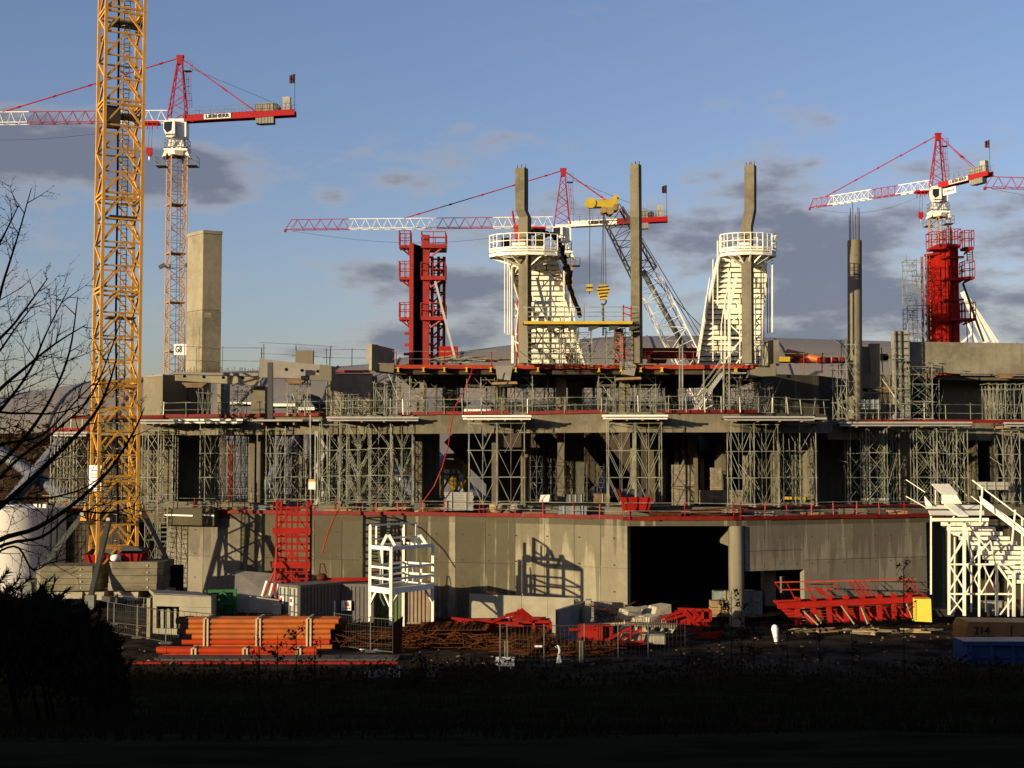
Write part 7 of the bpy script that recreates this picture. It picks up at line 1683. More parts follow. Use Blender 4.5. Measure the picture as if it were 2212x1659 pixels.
# reinforcement mesh piles
def mesh_pile(label, x0, x1, yt, yb, D, n, dp, w_=.035, seed=1):
    random.seed(seed); t = thing('rebar_mesh_pile', label, 'rebar mesh', G((x0 + x1) / 2, yb))
    a = P(x0, yb, D); b = P(x1, yb, D); H = PZ(x0, yt, D + dp * .6) - 0.05
    for k in range(n):
        z = .1 + H * (k + .5) / n; mb = MB(); j = random.uniform(-.6, .6); sl = random.uniform(-.12, .12); y0_ = D + random.uniform(0, dp * .4); y1_ = D + dp - (1 - k / n) * 0 + random.uniform(-.3, .3)
        L_ = b.x - a.x; X0 = a.x + j
        for i in range(int(L_ / .22)): x = X0 + i * .22; mb.bar((x, y0_, z + sl * i / 40), (x, y1_, z + sl * i / 40 + random.uniform(0, .12)), w_)
        for i in range(int((y1_ - y0_) / .3) + 1): y = y0_ + i * .3; mb.bar((X0, y, z), (X0 + L_, y, z + sl * L_ / 9), w_)
        mb.build('mesh_sheet', M['rust'], t)
    for i in range(60):
        x = random.uniform(a.x, b.x); y = D + random.uniform(-.2, dp * .5); unit_bar('loose_bar', (x, y, random.uniform(.1, H)), (x + random.uniform(-2, 2), y + random.uniform(-.5, .5), random.uniform(.2, H + .2)), .04, M['rust'], t)
mesh_pile('big heap of rusty mesh sheets in front of the dark containers', 715, 870, 1352, 1388, 80, 9, 5, seed=2)
mesh_pile('heap of rusty mesh sheets at the foot of the white steel frame', 880, 1030, 1352, 1400, 79, 10, 4.5, seed=3)
mesh_pile('low spread of rusty mesh sheets before the red form heap', 1030, 1195, 1368, 1400, 78.5, 6, 4, seed=4)
mesh_pile('rusty mesh stacked behind the fence below the grey wall units', 1105, 1310, 1392, 1424, 76.2, 6, 3, seed=5)
mesh_pile('rusty mesh heap low at the left behind the fence', 470, 600, 1322, 1345, 86, 4, 3, seed=6)
random.seed(61)
panel([P(845, 1422, 78), P(864, 1414, 78.6), P(868, 1332, 78.6), P(847, 1348, 78)], (.05, .25, 0), 'rust', 'upright brown steel sheet post standing in front of the mesh heap', 'steel post', 'sheet_post')
# temporary fences
def fence(label, pts, D=None, h=1.9, sag=.04, z=None):
    t = thing('mesh_fence', label, 'fence', G(*pts[0]), 'temporary mesh fences')
    for (p, q) in zip(pts, pts[1:]):
        A, B = G(*p), G(*q); d = B - A; up = V3((0, 0, 1)); A = A + up * .05; B = B + up * .05
        fr_ = MB()
        for (u, v) in ((A, A + up * h), (B, B + up * h), (A + up * h, B + up * h), (A + up * .1, B + up * .1)): fr_.bar(u, v, .035)
        pn = fr_.build('fence_panel', M['dsteel'], t); unit_bar('fence_post', A, A + up * (h + .1), .055, M['steel'], t)
        n = int(d.length / .22); mb = MB()
        for i in range(1, n): c = A.lerp(B, i / n); mb.bar(c + up * .1, c + up * h, .012)
        for i in range(1, 4): mb.bar(A + up * (h * i / 4), B + up * (h * i / 4), .008)
        mb.build('wire_infill', M['dsteel'], pn)
        mb = MB(); mb.box(A - up * .02 + V3((0, 0, .06)), (.6, .22, .14)); mb.build('foot_block', M['dsteel'], t)
    return t
fence('mesh fence in front of the pale precast unit on the left', [(232, 1368), (296, 1380), (358, 1392), (385, 1396)])
fence('mesh fence behind the first one, left of the pale precast unit', [(246, 1350), (320, 1358)])
fence('mesh fence right of the orange pipes', [(722, 1398), (800, 1410), (848, 1414)])
fence('mesh fence panels in the middle beyond the white site notice', [(1080, 1432), (1095, 1432), (1175, 1431), (1255, 1430)])
fence('mesh fence panels below the red form frames', [(1262, 1430), (1335, 1428), (1400, 1428), (1480, 1426)])
for px in (1090, 1096, 1252, 1258): unit_bar('fence_post', G(px, 1431), P(px, 1384, G(px, 1431).y), .07, M['galv'], [o for o in scene.objects if o.get('label') == 'mesh fence panels in the middle beyond the white site notice'][0])
t = thing('site_notice', 'white notice board with black print on the fence at the middle bottom', 'sign', G(1091, 1448))
mb = MB(); q = P(1091, 1432, 73.6); mb.box(q, (.98, .04, .62)); mb.build('board', M['sign'], t)
mb = MB(); mb.tube(q + V3((-.3, -.03, -.02)), q + V3((-.3, -.05, -.02)), .08, n=10); mb.build('printed_mark', M['ink'], t)
for k in range(3): mb = MB(); mb.box(q + V3((.1, -.03, .12 - .11 * k)), (.5, .02, .03)); mb.build('printed_line', M['ink'], t)
for px in (1079, 1103): unit_bar('post', G(px, 1450), P(px, 1418, 73.7), .06, M['galv'], t)
for (x, y, lab) in ((1163, 1384, 'small white plate on the mesh fence left of the pair of fence posts'), (1198, 1394, 'crumpled white rope hanging on the mesh fence')):
    if 'rope' in lab:
        mb = MB(); mb.path([P(1200, 1398, 74.4), P(1206, 1395, 74.4), P(1209, 1405, 74.4), P(1206, 1420, 74.4), P(1204, 1432, 74.4), P(1212, 1430, 74.4), P(1207, 1412, 74.4)], .06); tag(mb.build('white_rope', M['sign'], origin=P(1205, 1410, 74.4)), lab, 'rope')
    else: mb = MB(); mb.box(P(1163, 1396, 75), (.42, .03, .1)); tag(mb.build('small_plate', M['sign'], origin=P(1163, 1396, 75)), lab, 'plate')

# red form heaps
def red_heap(label, D, boxes, bars, m_='red', name='form_heap'):
    t = thing(name, label, 'formwork', P(boxes[0][0], boxes[0][3], D))
    for (x0, x1, yt, yb, dd, hollow) in boxes:
        a, b = P(x0, yb, D + dd), P(x1, yb, D + dd); zt_ = PZ(x0, yt, D + dd)
        if hollow:
            mb = MB(); w_ = .16
            for (u, v) in (((a.x, a.z), (b.x, a.z)), ((a.x, zt_), (b.x, zt_)), ((a.x, a.z), (a.x, zt_)), ((b.x, a.z), (b.x, zt_)), (((a.x + b.x) / 2, a.z), ((a.x + b.x) / 2, zt_))): mb.bar((u[0], D + dd, u[1]), (v[0], D + dd, v[1]), w_)
            mb.box(((a.x + b.x) / 2, D + dd + .9, (a.z + zt_) / 2), (b.x - a.x, .06, zt_ - a.z)); mb.box(((a.x + b.x) / 2, D + dd + .45, zt_), (b.x - a.x, .9, .06))
            mb.build('open_panel', M[m_], t)
        else:
            mb = MB(); mb.box(((a.x + b.x) / 2, D + dd + .5, (a.z + zt_) / 2), (b.x - a.x, 1.0, zt_ - a.z)); mb.build('panel', M[m_], t)
            n = max(2, int((b.x - a.x) / .8))
            for i in range(n + 1): x = a.x + (b.x - a.x) * i / n; unit_bar('rib', (x, D + dd - .06, a.z), (x, D + dd - .06, zt_), .10, M[m_], t)
    for (x0, y0, x1, y1, w_) in bars: unit_bar('beam', P(x0, y0, D - .4), P(x1, y1, D - .2), w_, M[m_], t)
    return t
red_heap('big heap of flat red form panels left of the grey wall units', 83.5, [(1115, 1190, 1343, 1380, 0, 1), (1060, 1115, 1346, 1372, .6, 0), (985, 1060, 1340, 1360, 2, 1), (1100, 1180, 1336, 1345, 1.6, 0), (1130, 1188, 1383, 1391, -.6, 0)],
         [(975, 1335, 1130, 1352, .14), (970, 1352, 1110, 1370, .14), (985, 1345, 1120, 1346, .12), (1092, 1330, 1125, 1322, .2), (1108, 1328, 1150, 1338, .22), (1118, 1318, 1145, 1340, .2), (1125, 1316, 1152, 1338, .2), (1060, 1345, 1095, 1330, .14), (1025, 1340, 1025, 1356, .1), (1000, 1335, 1000, 1352, .1)])
red_heap('red form frames and beams behind the fence in the middle of the yard', 80.5, [(1252, 1320, 1352, 1388, 0, 1), (1290, 1300, 1352, 1388, -.3, 0), (1275, 1350, 1386, 1394, -.8, 0)],
         [(1190, 1392, 1240, 1398, .1), (1230, 1360, 1300, 1356, .14), (1300, 1388, 1370, 1352, .14), (1320, 1394, 1385, 1358, .12), (1310, 1388, 1390, 1386, .12), (1300, 1396, 1400, 1390, .12), (1362, 1352, 1362, 1390, .1), (1385, 1356, 1385, 1388, .1), (1215, 1395, 1255, 1398, .1)])
red_heap('tilted red form panels in front of the dark gate opening', 84.5, [(1462, 1518, 1322, 1350, 0, 0), (1500, 1535, 1318, 1340, -.4, 1)],
         [(1425, 1336, 1480, 1318, .16), (1430, 1342, 1500, 1322, .14), (1465, 1316, 1520, 1318, .2), (1478, 1320, 1512, 1358, .26), (1495, 1318, 1530, 1356, .26), (1460, 1350, 1520, 1372, .14), (1515, 1370, 1560, 1366, .16), (1500, 1378, 1560, 1375, .14), (1525, 1372, 1555, 1380, .12)])
# grey L-shaped wall units
panel([P(1193, 1388, 81), P(1200, 1388, 81), P(1200, 1318, 81), P(1193, 1316, 81)], (0, .15, 0), 'precast', 'pale as-if-lit end of the long grey wall unit in the middle of the yard')  # paler concrete puts the sunlit look into the end face
A = G(1197, 1384); 
t = thing('grey_wall_unit', 'long grey shade-toned wall unit running away in the middle of the yard', 'wall unit', A)
a = P(1197, 1384, 81.2); b = P(1262, 1340, 88.5); ax, bx = V3((a.x, 81.2, 0)), V3((P(1262, 1300, 88.5).x, 88.5, 0))
mb = MB(); d = V3((1, .2, 0)) * .25
mb.hexa([V3((ax.x, ax.y, a.z)), V3((ax.x + .25, ax.y, a.z)), V3((bx.x + .25, bx.y, .1)), V3((bx.x, bx.y, .1))], [V3((ax.x, ax.y, PZ(1197, 1318, 81.2))), V3((ax.x + .25, ax.y, PZ(1197, 1318, 81.2))), V3((bx.x + .25, bx.y, PZ(1262, 1298, 88.5))), V3((bx.x, bx.y, PZ(1262, 1298, 88.5)))]); mb.build('stem', M['greyconc'], t)  # greyer concrete puts the shade into the long side
mb = MB(); mb.box((P(1230, 1372, 82.5).x, 83.5, .15), (3.0, 3.2, .25)); mb.build('base_slab', M['greyconc'], t)
panel([P(1263, 1344, 86), P(1276, 1340, 86), P(1276, 1296, 86), P(1264, 1297, 86)], (.1, .9, 0), 'precast', 'upright narrow grey block right of the long grey wall unit', 'block')
panel([P(1276, 1345, 89), P(1322, 1345, 89), P(1322, 1301, 89), P(1276, 1300, 89)], (0, .3, 0), 'greyconc', 'shaded grey slab standing behind the narrow upright block')
# jumble of concrete blocks with starter bars
for i, (x, y, w_, h_, D_, rz, lab) in enumerate([(1360, 1326, 40, 24, 85, .5, 'pale wedge topped concrete block left in the yard jumble'), (1392, 1322, 30, 20, 87, .3, 'shaded concrete block between the two wedge topped blocks'), (1424, 1320, 42, 26, 85.5, .4, 'pale wedge topped concrete block right in the yard jumble'), (1378, 1344, 34, 22, 84.2, .2, 'concrete block with split faces below the left wedge block'), (1402, 1342, 34, 24, 84, .6, 'concrete block below the right wedge block'), (1424, 1340, 26, 20, 84.4, .1, 'small concrete block beside the red tilted panels')]):
    q = P(x, y, D_); s = D_ / F; w2 = w_ * s; h2 = h_ * s; c_, s_ = math.cos(rz), math.sin(rz)
    rot = lambda x_, y_: V3((q.x + x_ * c_ - y_ * s_, q.y + .6 + x_ * s_ + y_ * c_, 0)); up = V3((0, 0, 1))
    b4 = [rot(-w2 / 2, -.6), rot(w2 / 2, -.6), rot(w2 / 2, .6), rot(-w2 / 2, .6)]; t4 = [rot(-w2 * .3, -.5), rot(w2 * .5, -.55), rot(w2 * .4, .5), rot(-w2 * .3, .5)]
    mb = MB(); mb.hexa([p + up * (q.z - h2 / 2) for p in b4], [t4[0] + up * (q.z + h2 * .3), t4[1] + up * (q.z + h2 * .5), t4[2] + up * (q.z + h2 * .5), t4[3] + up * (q.z + h2 * .35)]); tag(mb.build('concrete_block', M['precast'], origin=q), lab, 'block', 'jumbled concrete blocks in the yard')
t = thing('holed_beam', 'broken white precast beam with holes and upright bars lying before the jumbled blocks', 'beam', P(1390, 1390, 81))
a, b = P(1345, 1352, 81.5), P(1463, 1362, 81.5); mb = MB(); mb.extr([P(1340, 1362, 81.5), P(1452, 1368, 81.5), P(1463, 1350, 81.5), P(1352, 1346, 81.5)], (0, .9, 0)); mb.build('upper_web', M['precast'], t)
mb = MB(); mb.extr([P(1335, 1388, 80.5), P(1438, 1392, 80.5), P(1438, 1372, 80.5), P(1345, 1368, 80.5)], (0, 1.0, 0)); mb.build('lower_web', M['precast'], t)
for k in range(5): q = P(1362 + 19 * k, 1356 + k, 81.45); mb = MB(); mb.tube(q, q + V3((0, .04, 0)), .13, n=8); mb.build('hole', M['black'], t)
for k in range(26): q = P(1330 + 5.3 * k, 1352 + .3 * k, 81.2); unit_bar('upright_bar', q, q + V3((0, 0, random.uniform(.3, .75))), .04, M['rust'], t, 'tube')
t = thing('rebar_tangle', 'tangle of brown reinforcing bars behind the grey slab', 'rebar', P(1300, 1330, 86))
for i in range(70): q = P(random.uniform(1285, 1350), random.uniform(1312, 1340), 86 + random.uniform(-1, 1)); unit_bar('bar', q, q + V3((random.uniform(-1, 1), random.uniform(-.5, .5), random.uniform(-.2, .5))), .035, M['rust'], t, 'tube')
# pallets by the gate
def pallet(label, x0, x1, yt, yb, D, nx, nz, m_='pallet'):
    a, b = P(x0, yb, D), P(x1, yb, D); H = PZ(x0, yt, D) - a.z; t = thing('pallet_load', label, 'pallet', ((a.x + b.x) / 2, D, a.z))
    for k in range(nz):
        for i in range(nx):
            w_ = (b.x - a.x) / nx; h = H / nz; mb = MB(); mb.box((a.x + w_ * (i + .5), D + .5, a.z + .12 * (k + 1) * .6 + h * (k + .5) * .92), (w_ * .92, 1.0, h * .82)); mb.build('wrapped_block', M[m_], t)
        mb = MB(); mb.box(((a.x + b.x) / 2, D + .5, a.z + k * H / nz + .03), (b.x - a.x, 1.05, .1)); mb.build('pallet_board', M['wood'], t)
    mb = MB(); x = (a.x + b.x) / 2; mb.bar((x, D - .04, a.z), (x, D - .04, a.z + H), .14, .05); mb.build('upright_batten', M['wood'], t)
pallet('tan wrapped pallets left of the round gate column', 1536, 1572, 1300, 1332, 92.5, 2, 2, 'wood'); pallet('wrapped pallet of glassy blocks behind the tan pallets', 1542, 1590, 1276, 1304, 94.2, 2, 1)
pallet('two-high wrapped pallets of glassy blocks right of the round gate column', 1606, 1648, 1276, 1331, 92.8, 2, 2)
# big red form lying on its side, with rails, props and a yellow end panel
def big_form():
    D = 90.5; t = thing('wide_form', 'wide red ribbed steel form leaning in front of the right wall with railings on top', 'formwork', P(1840, 1348, D)); m_ = M['red']
    tl, tr_, br_, bl = (1668, 1297), (1990, 1285), (1988, 1336), (1718, 1348)
    # face boards (planks across) leaning back a little
    n = 8
    lerp2 = lambda a, b, f: (a[0] + (b[0] - a[0]) * f, a[1] + (b[1] - a[1]) * f)
    for i in range(n):
        f0, f1 = i / n + .012, (i + 1) / n - .012; a0, b0 = lerp2(tl, bl, f0), lerp2(tr_, br_, f0); a1, b1 = lerp2(tl, bl, f1), lerp2(tr_, br_, f1)
        mb = MB(); mb.extr([P(*a1, D - .3 * f1), P(*b1, D - .3 * f1), P(*b0, D - .3 * f0), P(*a0, D - .3 * f0)], (0, .12, 0)); mb.build('face_board', m_, t)
    mb = MB(); mb.bar(P(1680, 1308, D - .9), P(2002, 1293, D - .9), .5, .38); mb.build('top_waler', m_, t)
    mb = MB(); mb.bar(P(1672, 1299, D - .3), P(2000, 1286, D - .3), .2, .14); mb.build('top_chord', m_, t)
    for k, x in enumerate((1722, 1756, 1790, 1826, 1861, 1898, 1930, 1962)):
        q0 = P(x, 1314 - k * 1.2, D - .9); q1 = P(x + 3, 1350 - k * 2, D - 1.4); unit_bar('rib', q0, q1, .30, m_, t)
        if k % 2 == 0: unit_bar('diagonal', P(x + 5, 1318 - k, D - .8), P(x + 34, 1346 - 2 * k, D - 1.2), .14, m_, t)
        unit_bar('clamp', P(x, 1298 - k * 1.3, D - .9), P(x + 2, 1290 - k * 1.3, D - .9), .34, m_, t)
    for (x0, y0, x1, y1) in ((1738, 1322, 1768, 1350), (1763, 1328, 1776, 1346), (1818, 1308, 1846, 1348), (1862, 1312, 1876, 1348), (1960, 1304, 1974, 1340)): 
        mb = MB(); mb.bar(P(x0, y0, D - 1.5), P(x1, y1, D - 1.9), .2, .08); mb.build('timber_prop', M['wood'], t)
    # folded guard rails above
    for (x0, y0, x1, y1) in ((1674, 1258, 1850, 1254), (1690, 1274, 1800, 1272), (1850, 1254, 1980, 1250)): unit_bar('rail', P(x0, y0, D), P(x1, y1, D), .07, M['orange'], t)
    for (x0, y0, x1, y1, w_) in ((1674, 1258, 1686, 1275, .07), (1700, 1260, 1718, 1296, .07), (1800, 1256, 1812, 1278, .07), (1780, 1256, 1800, 1290, .07), (1834, 1256, 1870, 1300, .12), (1846, 1254, 1880, 1300, .1), (1856, 1256, 1884, 1296, .08), (1866, 1254, 1894, 1296, .08), (1950, 1254, 1975, 1290, .1), (1962, 1252, 1990, 1288, .1), (1740, 1258, 1760, 1296, .09), (1770, 1272, 1824, 1320, .16), (1760, 1268, 1778, 1286, .16)): unit_bar('rail_post', P(x1, y1, D), P(x0, y0, D), w_, m_, t)
    for (x0, y0, x1, y1) in ((1750, 1262, 1800, 1262), (1880, 1256, 2000, 1258), (1890, 1276, 2004, 1274), (1810, 1262, 1836, 1288), (1900, 1260, 1930, 1284), (1912, 1258, 1942, 1284), (1990, 1258, 2012, 1280)): unit_bar('dark_rail', P(x0, y0, D + 1.2), P(x1, y1, D + 1.2), .06, M['dsteel'], t)
    return t
big_form()
t = thing('yellow_box', 'bright yellow closed box at the right end of the wide red form', 'box', P(1992, 1342, 88.6))
mb = MB(); mb.extr([P(1976, 1342, 87.2), P(2013, 1344, 87.2), P(2011, 1294, 87.2), P(1975, 1294, 87.2)], (.2, 1.0, 0)); mb.build('body', M['boxyellow'], t)
for k in range(12): q = P(1977, 1297 + 3.7 * k, 87.15); mb = MB(); mb.box(q, (.06, .05, .05)); mb.build('stud', M['gold'], t)

# ------------------------------------------------------------------ white precast terrace mock-up / stand on the right
def terrace():
    D = 88.0; t = thing('white_terrace', 'white steel terrace stand with stair treads coming down to the right', 'terrace stand', P(2100, 1320, D)); m_ = M['cream']
    b = lambda x0, y0, x1, y1, w_, d0=0, d1=0, nm='beam': unit_bar(nm, P(x0, y0, D + d0), P(x1, y1, D + d1), w_ * .54, m_, t)
    # front posts and braces
    for (x, y0, y1, dd, w_) in ((2050, 1128, 1328, 0, .26), (2083, 1128, 1330, -.6, .30), (2115, 1150, 1332, -1.2, .2), (2153, 1218, 1330, 0, .24), (2178, 1200, 1332, 1.5, .16), (2190, 1235, 1332, -.4, .3), (2206, 1240, 1330, 0, .16), (2062, 1160, 1322, 2.6, .14), (2098, 1150, 1322, 2.6, .14), (2130, 1190, 1322, 2.6, .14), (2011, 1115, 1284, -.4, .16)): b(x, y1, x, y0, w_, dd, dd, 'post')
    for y in (1150, 1219, 1283): b(2050, y, 2083 if y == 1150 else 2192, y, .2, 0, 0, 'tie_beam')
    for (x0, y0, x1, y1, w_) in ((2052, 1215, 2082, 1160, .16), (2052, 1214, 2092, 1152, .12), (2052, 1222, 2085, 1278, .16), (2083, 1222, 2050, 1278, .14), (2052, 1286, 2083, 1326, .12), (2083, 1286, 2052, 1326, .12), (2088, 1220, 2120, 1280, .13), (2120, 1222, 2088, 1280, .13), (2125, 1222, 2152, 1280, .13), (2152, 1222, 2120, 1282, .13), (2155, 1222, 2195, 1278, .2), (2195, 1282, 2160, 1328, .14), (2052, 1128, 2066, 1108, .12), (2090, 1222, 2140, 1168, .14), (2088, 1150, 2100, 1220, .12), (2085, 1130, 2105, 1215, .12), (2090, 1130, 2135, 1190, .13), (2056, 1152, 2105, 1172, .12), (2160, 1216, 2205, 1250, .14), (2140, 1170, 2150, 1218, .12)): b(x0, y0, x1, y1, w_, -.1, -.1, 'brace')
    # top landing: fascia, raised shelf with slots
    quad = lambda pts, off, nm: (lambda mb: (mb.extr([P(x, y, D + d) for x, y, d in pts], off), mb.build(nm, m_, t)))(MB())
    quad([(2014, 1119, -1.2), (2136, 1119, -1.2), (2136, 1126, -1.2), (2014, 1126, -1.2)][::-1], (0, .15, 0), 'front_beam')
    quad([(2001, 1091, 1.5), (2116, 1091, 1.5), (2116, 1099, 1.0), (2001, 1099, 1.0)][::-1], (0, .12, 0), 'riser'); quad([(2006, 1103, .4), (2126, 1103, .4), (2126, 1113, -.4), (2010, 1113, -.4)][::-1], (0, .12, 0), 'riser')
    quad([(1998, 1072, 1.6), (2000, 1091, 1.6), (2014, 1093, 1.0)][::-1], (0, .15, 0), 'cheek')
    for k in range(4): quad([(2012 + 10 * k, 1047, 2.6), (2021 + 10 * k, 1047, 2.6), (2042 + 9 * k, 1067, 1.2), (2033 + 9 * k, 1067, 1.2)][::-1], (0, .1, .06), 'shelf_slat')
    quad([(2036, 1068, 1.2), (2066, 1068, 1.2), (2078, 1088, 1.2), (2036, 1088, 1.2)][::-1], (0, .2, 0), 'shelf_front')
    quad([(2040, 1092, .9), (2062, 1092, .9), (2092, 1116, -.5), (2070, 1116, -.5)][::-1], (0, .1, .1), 'centre_strip')
    # stringer cheeks
    quad([(2117, 1072, .4), (2280, 1192, -3), (2280, 1208, -3), (2120, 1087, .4)][::-1], (.0, .15, 0), 'stringer')
    # soffit boards stepping down to the right
    n = 13
    for k in range(n):
        f = k / n; y = 1128 + 10.4 * k; xl = 2036 + 13.0 * k; xr = 2136 + 15.6 * k; dd = -.2 - 2.6 * f + 2.2
        cuts = [0, .3 + .1 * (k % 2), .62 + .08 * (k % 3), 1]
        for u, v in zip(cuts, cuts[1:]):
            x0, x1 = xl + (xr - xl) * u, xl + (xr - xl) * v - 1.6; quad([(x0, y + 7.8, dd), (x1, y + 7.8, dd), (x1, y, dd), (x0, y, dd)], (0, .35, 0), 'soffit_board')
        mb = MB(); mb.extr([P(xl, y + 11, D + dd + .3), P(xr - 2, y + 11, D + dd + .3), P(xr - 2, y, D + dd + .3), P(xl, y, D + dd + .3)], (0, .05, 0)); mb.build('gap_shade_sheet', M['dsteel'], t)  # dark sheet painted in for shade in the gaps of the flight
    # handrails
    for (x0, y0, x1, y1, w_) in ((2100, 1037, 2290, 1180, .13), (2098, 1072, 2290, 1215, .09), (1957, 1036, 1998, 1063, .09), (1957, 1072, 2000, 1096, .09)): b(x0, y0, x1, y1, w_, -.8, -3, 'handrail') if x0 > 2000 else b(x0, y0, x1, y1, w_, 1.6, 1.2, 'handrail')
    for (x0, y0, x1, y1, w_) in ((2122, 1054, 2117, 1130, .16), (2193, 1101, 2186, 1172, .16), (2208, 1118, 2208, 1330, .18), (2021, 1058, 2021, 1090, .1)): b(x1, y1, x0, y0, w_, -1.2, -1.2, 'stanchion')
    return t
terrace()
t = thing('stacked_frames', 'dark stacked frames on the ground under the white terrace stand', 'frames', G(2060, 1340))
for k in range(4): mb = MB(); q = P(2070, 1328 - k * 4, 91.5); mb.box(q, (4.0, 1.2, .08)); mb.build('frame', M['dsteel'], t)
for k in range(10): q = P(2034 + 8 * k, 1332, 91); unit_bar('upright', q, q + V3((0, 0, .5)), .05, M['dsteel'], t)
pallet('wrapped pale pallets behind the posts of the white terrace', 2124, 2176, 1298, 1328, 94, 3, 1, 'contw')
# orange counterweight box with figures, blue skip
t = thing('orange_machine_cover', 'orange boxy machine cover in a shade-darkened tone with black figures at the lower right', 'machine cover', P(2150, 1384, 82))
D = 80.5; mb = MB()
mb.extr([P(2086, 1383, D), P(2250, 1386, D), P(2250, 1345, D), P(2094, 1343, D), P(2087, 1356, D)], (0, 2.4, 0)); mb.build('cover', M['shadeorange'], t)
mb = MB(); mb.bar(P(2185, 1350, D - .03), P(2184, 1384, D - .03), .04); mb.build('seam', M['ink'], t)
text_mesh('lettering', '214', .62, frame_M(P(2121, 1363, D - .05), (1, 0, .0), (0, 0, 1)), M['ink'], t, .01, .01, 1.0)
text_mesh('lettering', 'LIEBHERR', .42, frame_M(P(2117, 1380, D - .05), (1, 0, 0), (0, 0, 1)), M['ink'], t, .02, .01, 1.0)
q = P(2212, 1378, D - .05); mb = MB(); mb.box(q, (.2, .03, .35)); mb.build('vent', M['ink'], t)
t = thing('blue_skip', 'long blue ribbed waste skip in shadow at the lower right edge', 'skip', P(2150, 1450, 73)); D = 74.5
mb = MB(); a, b = P(2090, 1450, D), P(2300, 1450, D); z1 = PZ(2090, 1388, D); mb.box(((a.x + b.x) / 2, D + 1.2, (a.z + z1) / 2), (b.x - a.x, 2.4, z1 - a.z)); mb.build('body', M['shadeblue'], t)
mb = MB(); mb.bar(P(2078, 1390, D - .1), P(2300, 1390, D - .1), .22, .24); mb.build('top_rim', M['shadeblue'], t)
for px in (2096, 2142, 2188, 2234): mb = MB(); mb.bar(P(px, 1450, D - .08), P(px, 1392, D - .08), .16); mb.build('rib', M['shadeblue'], t)
mb = MB(); mb.bar(P(2090, 1420, D - .06), P(2300, 1420, D - .06), .08, .10); mb.build('mid_rail', M['shadeblue'], t)
# barrel, bollard, bits
t = thing('blue_barrel', 'dark blue plastic barrel standing on the shaded grass', 'barrel', P(1520, 1585, 26))
c = P(1521, 1588, 20); c.z = gz(c.x, 20) - .03; r = 29 * 20 / F
prof = [(0, .92), (.08, 1), (.3, .96), (.32, 1.03), (.36, .96), (.62, .96), (.65, 1.03), (.69, .96), (.9, 1), (1, .92)]
mb = MB()
for (h0, r0), (h1, r1) in zip(prof, prof[1:]): mb.tube(c + V3((0, 0, h0 * .60)), c + V3((0, 0, h1 * .60)), r * r0, r * r1, n=24, cap=(h0 == 0 or h1 == 1))
mb.build('shell', M['blue'], t); mb = MB(); mb.tube(c + V3((.08, 0, .595)), c + V3((.08, 0, .62)), .03, n=8); mb.build('bung', M['ink'], t); t.location = (0, 0, 0)
for o_ in t.children: pass
q = G(1677, 1386); t = thing('white_bollard', 'tilted white hooded post at the edge of the shade below the wide red form', 'bollard', q)
mb = MB(); q = q + V3((0, 0, 0)); 
for (h0, r0), (h1, r1) in (((0, .12), (.35, .16)), ((.35, .16), (.75, .22)), ((.75, .22), (.95, .16)), ((.95, .16), (1.02, .04))): mb.tube(q + V3((-.1 * h0, 0, h0)), q + V3((-.1 * h1, 0, h1)), r0, r1, n=12)
mb.build('hood', M['sign'], t, smooth=True)
for (x, y, w_, h_, lab) in ((905, 1462, 30, 26, 'pale crumpled sheet in the weeds below the fence'), (855, 1455, 40, 16, 'white bag lying at the dark end of the red girder')):
    pass
lump(G(812, 1408), .3, 'sign', 'plastic_bag', 'white plastic bag on the ground behind the fence right of the pipes', 'bag', .5); lump(G(783, 1404), .2, 'sign', 'plastic_bag', 'small white bag on the ground close to the pipe ends', 'bag', .5)
lump(G(390, 1478), .22, 'precast', 'stone', 'pair of pale stones in the dark weeds below the red girder', 'stone', .6)
mb = MB(); q = G(390, 1350) ; mb.tube(q, q + V3((0, 0, .6)), .28, .2, n=14); 
t = thing('red_drum', 'small red drum standing under the ballast beside the left fence', 'drum', P(392, 1300, 92))
q = P(398, 1345, 89); 
c = P(388 + 4, 1355, 89); c = V3((P(392, 1300, 90).x, 90, 0.9)); c = P(389, 1358, 92); 
mb = MB(); c = P(392, 1310, 91); mb = MB(); t.location = (P(392, 1310, 91).x * 0 + P(390, 1310, 91).x, 91, 0); c = V3((P(390, 1310, 91).x - .0, 91, 0)); mb.tube(c, c + V3((0, 0, .75)), .3, .26, n=14); mb.build('body', M['red'], t, smooth=True); mb = MB(); mb.tube(c + V3((.5, 0, 0)), c + V3((.5, 0, .9)), .22, n=12); mb.build('can', M['steel'], t, smooth=True)
random.seed(67)
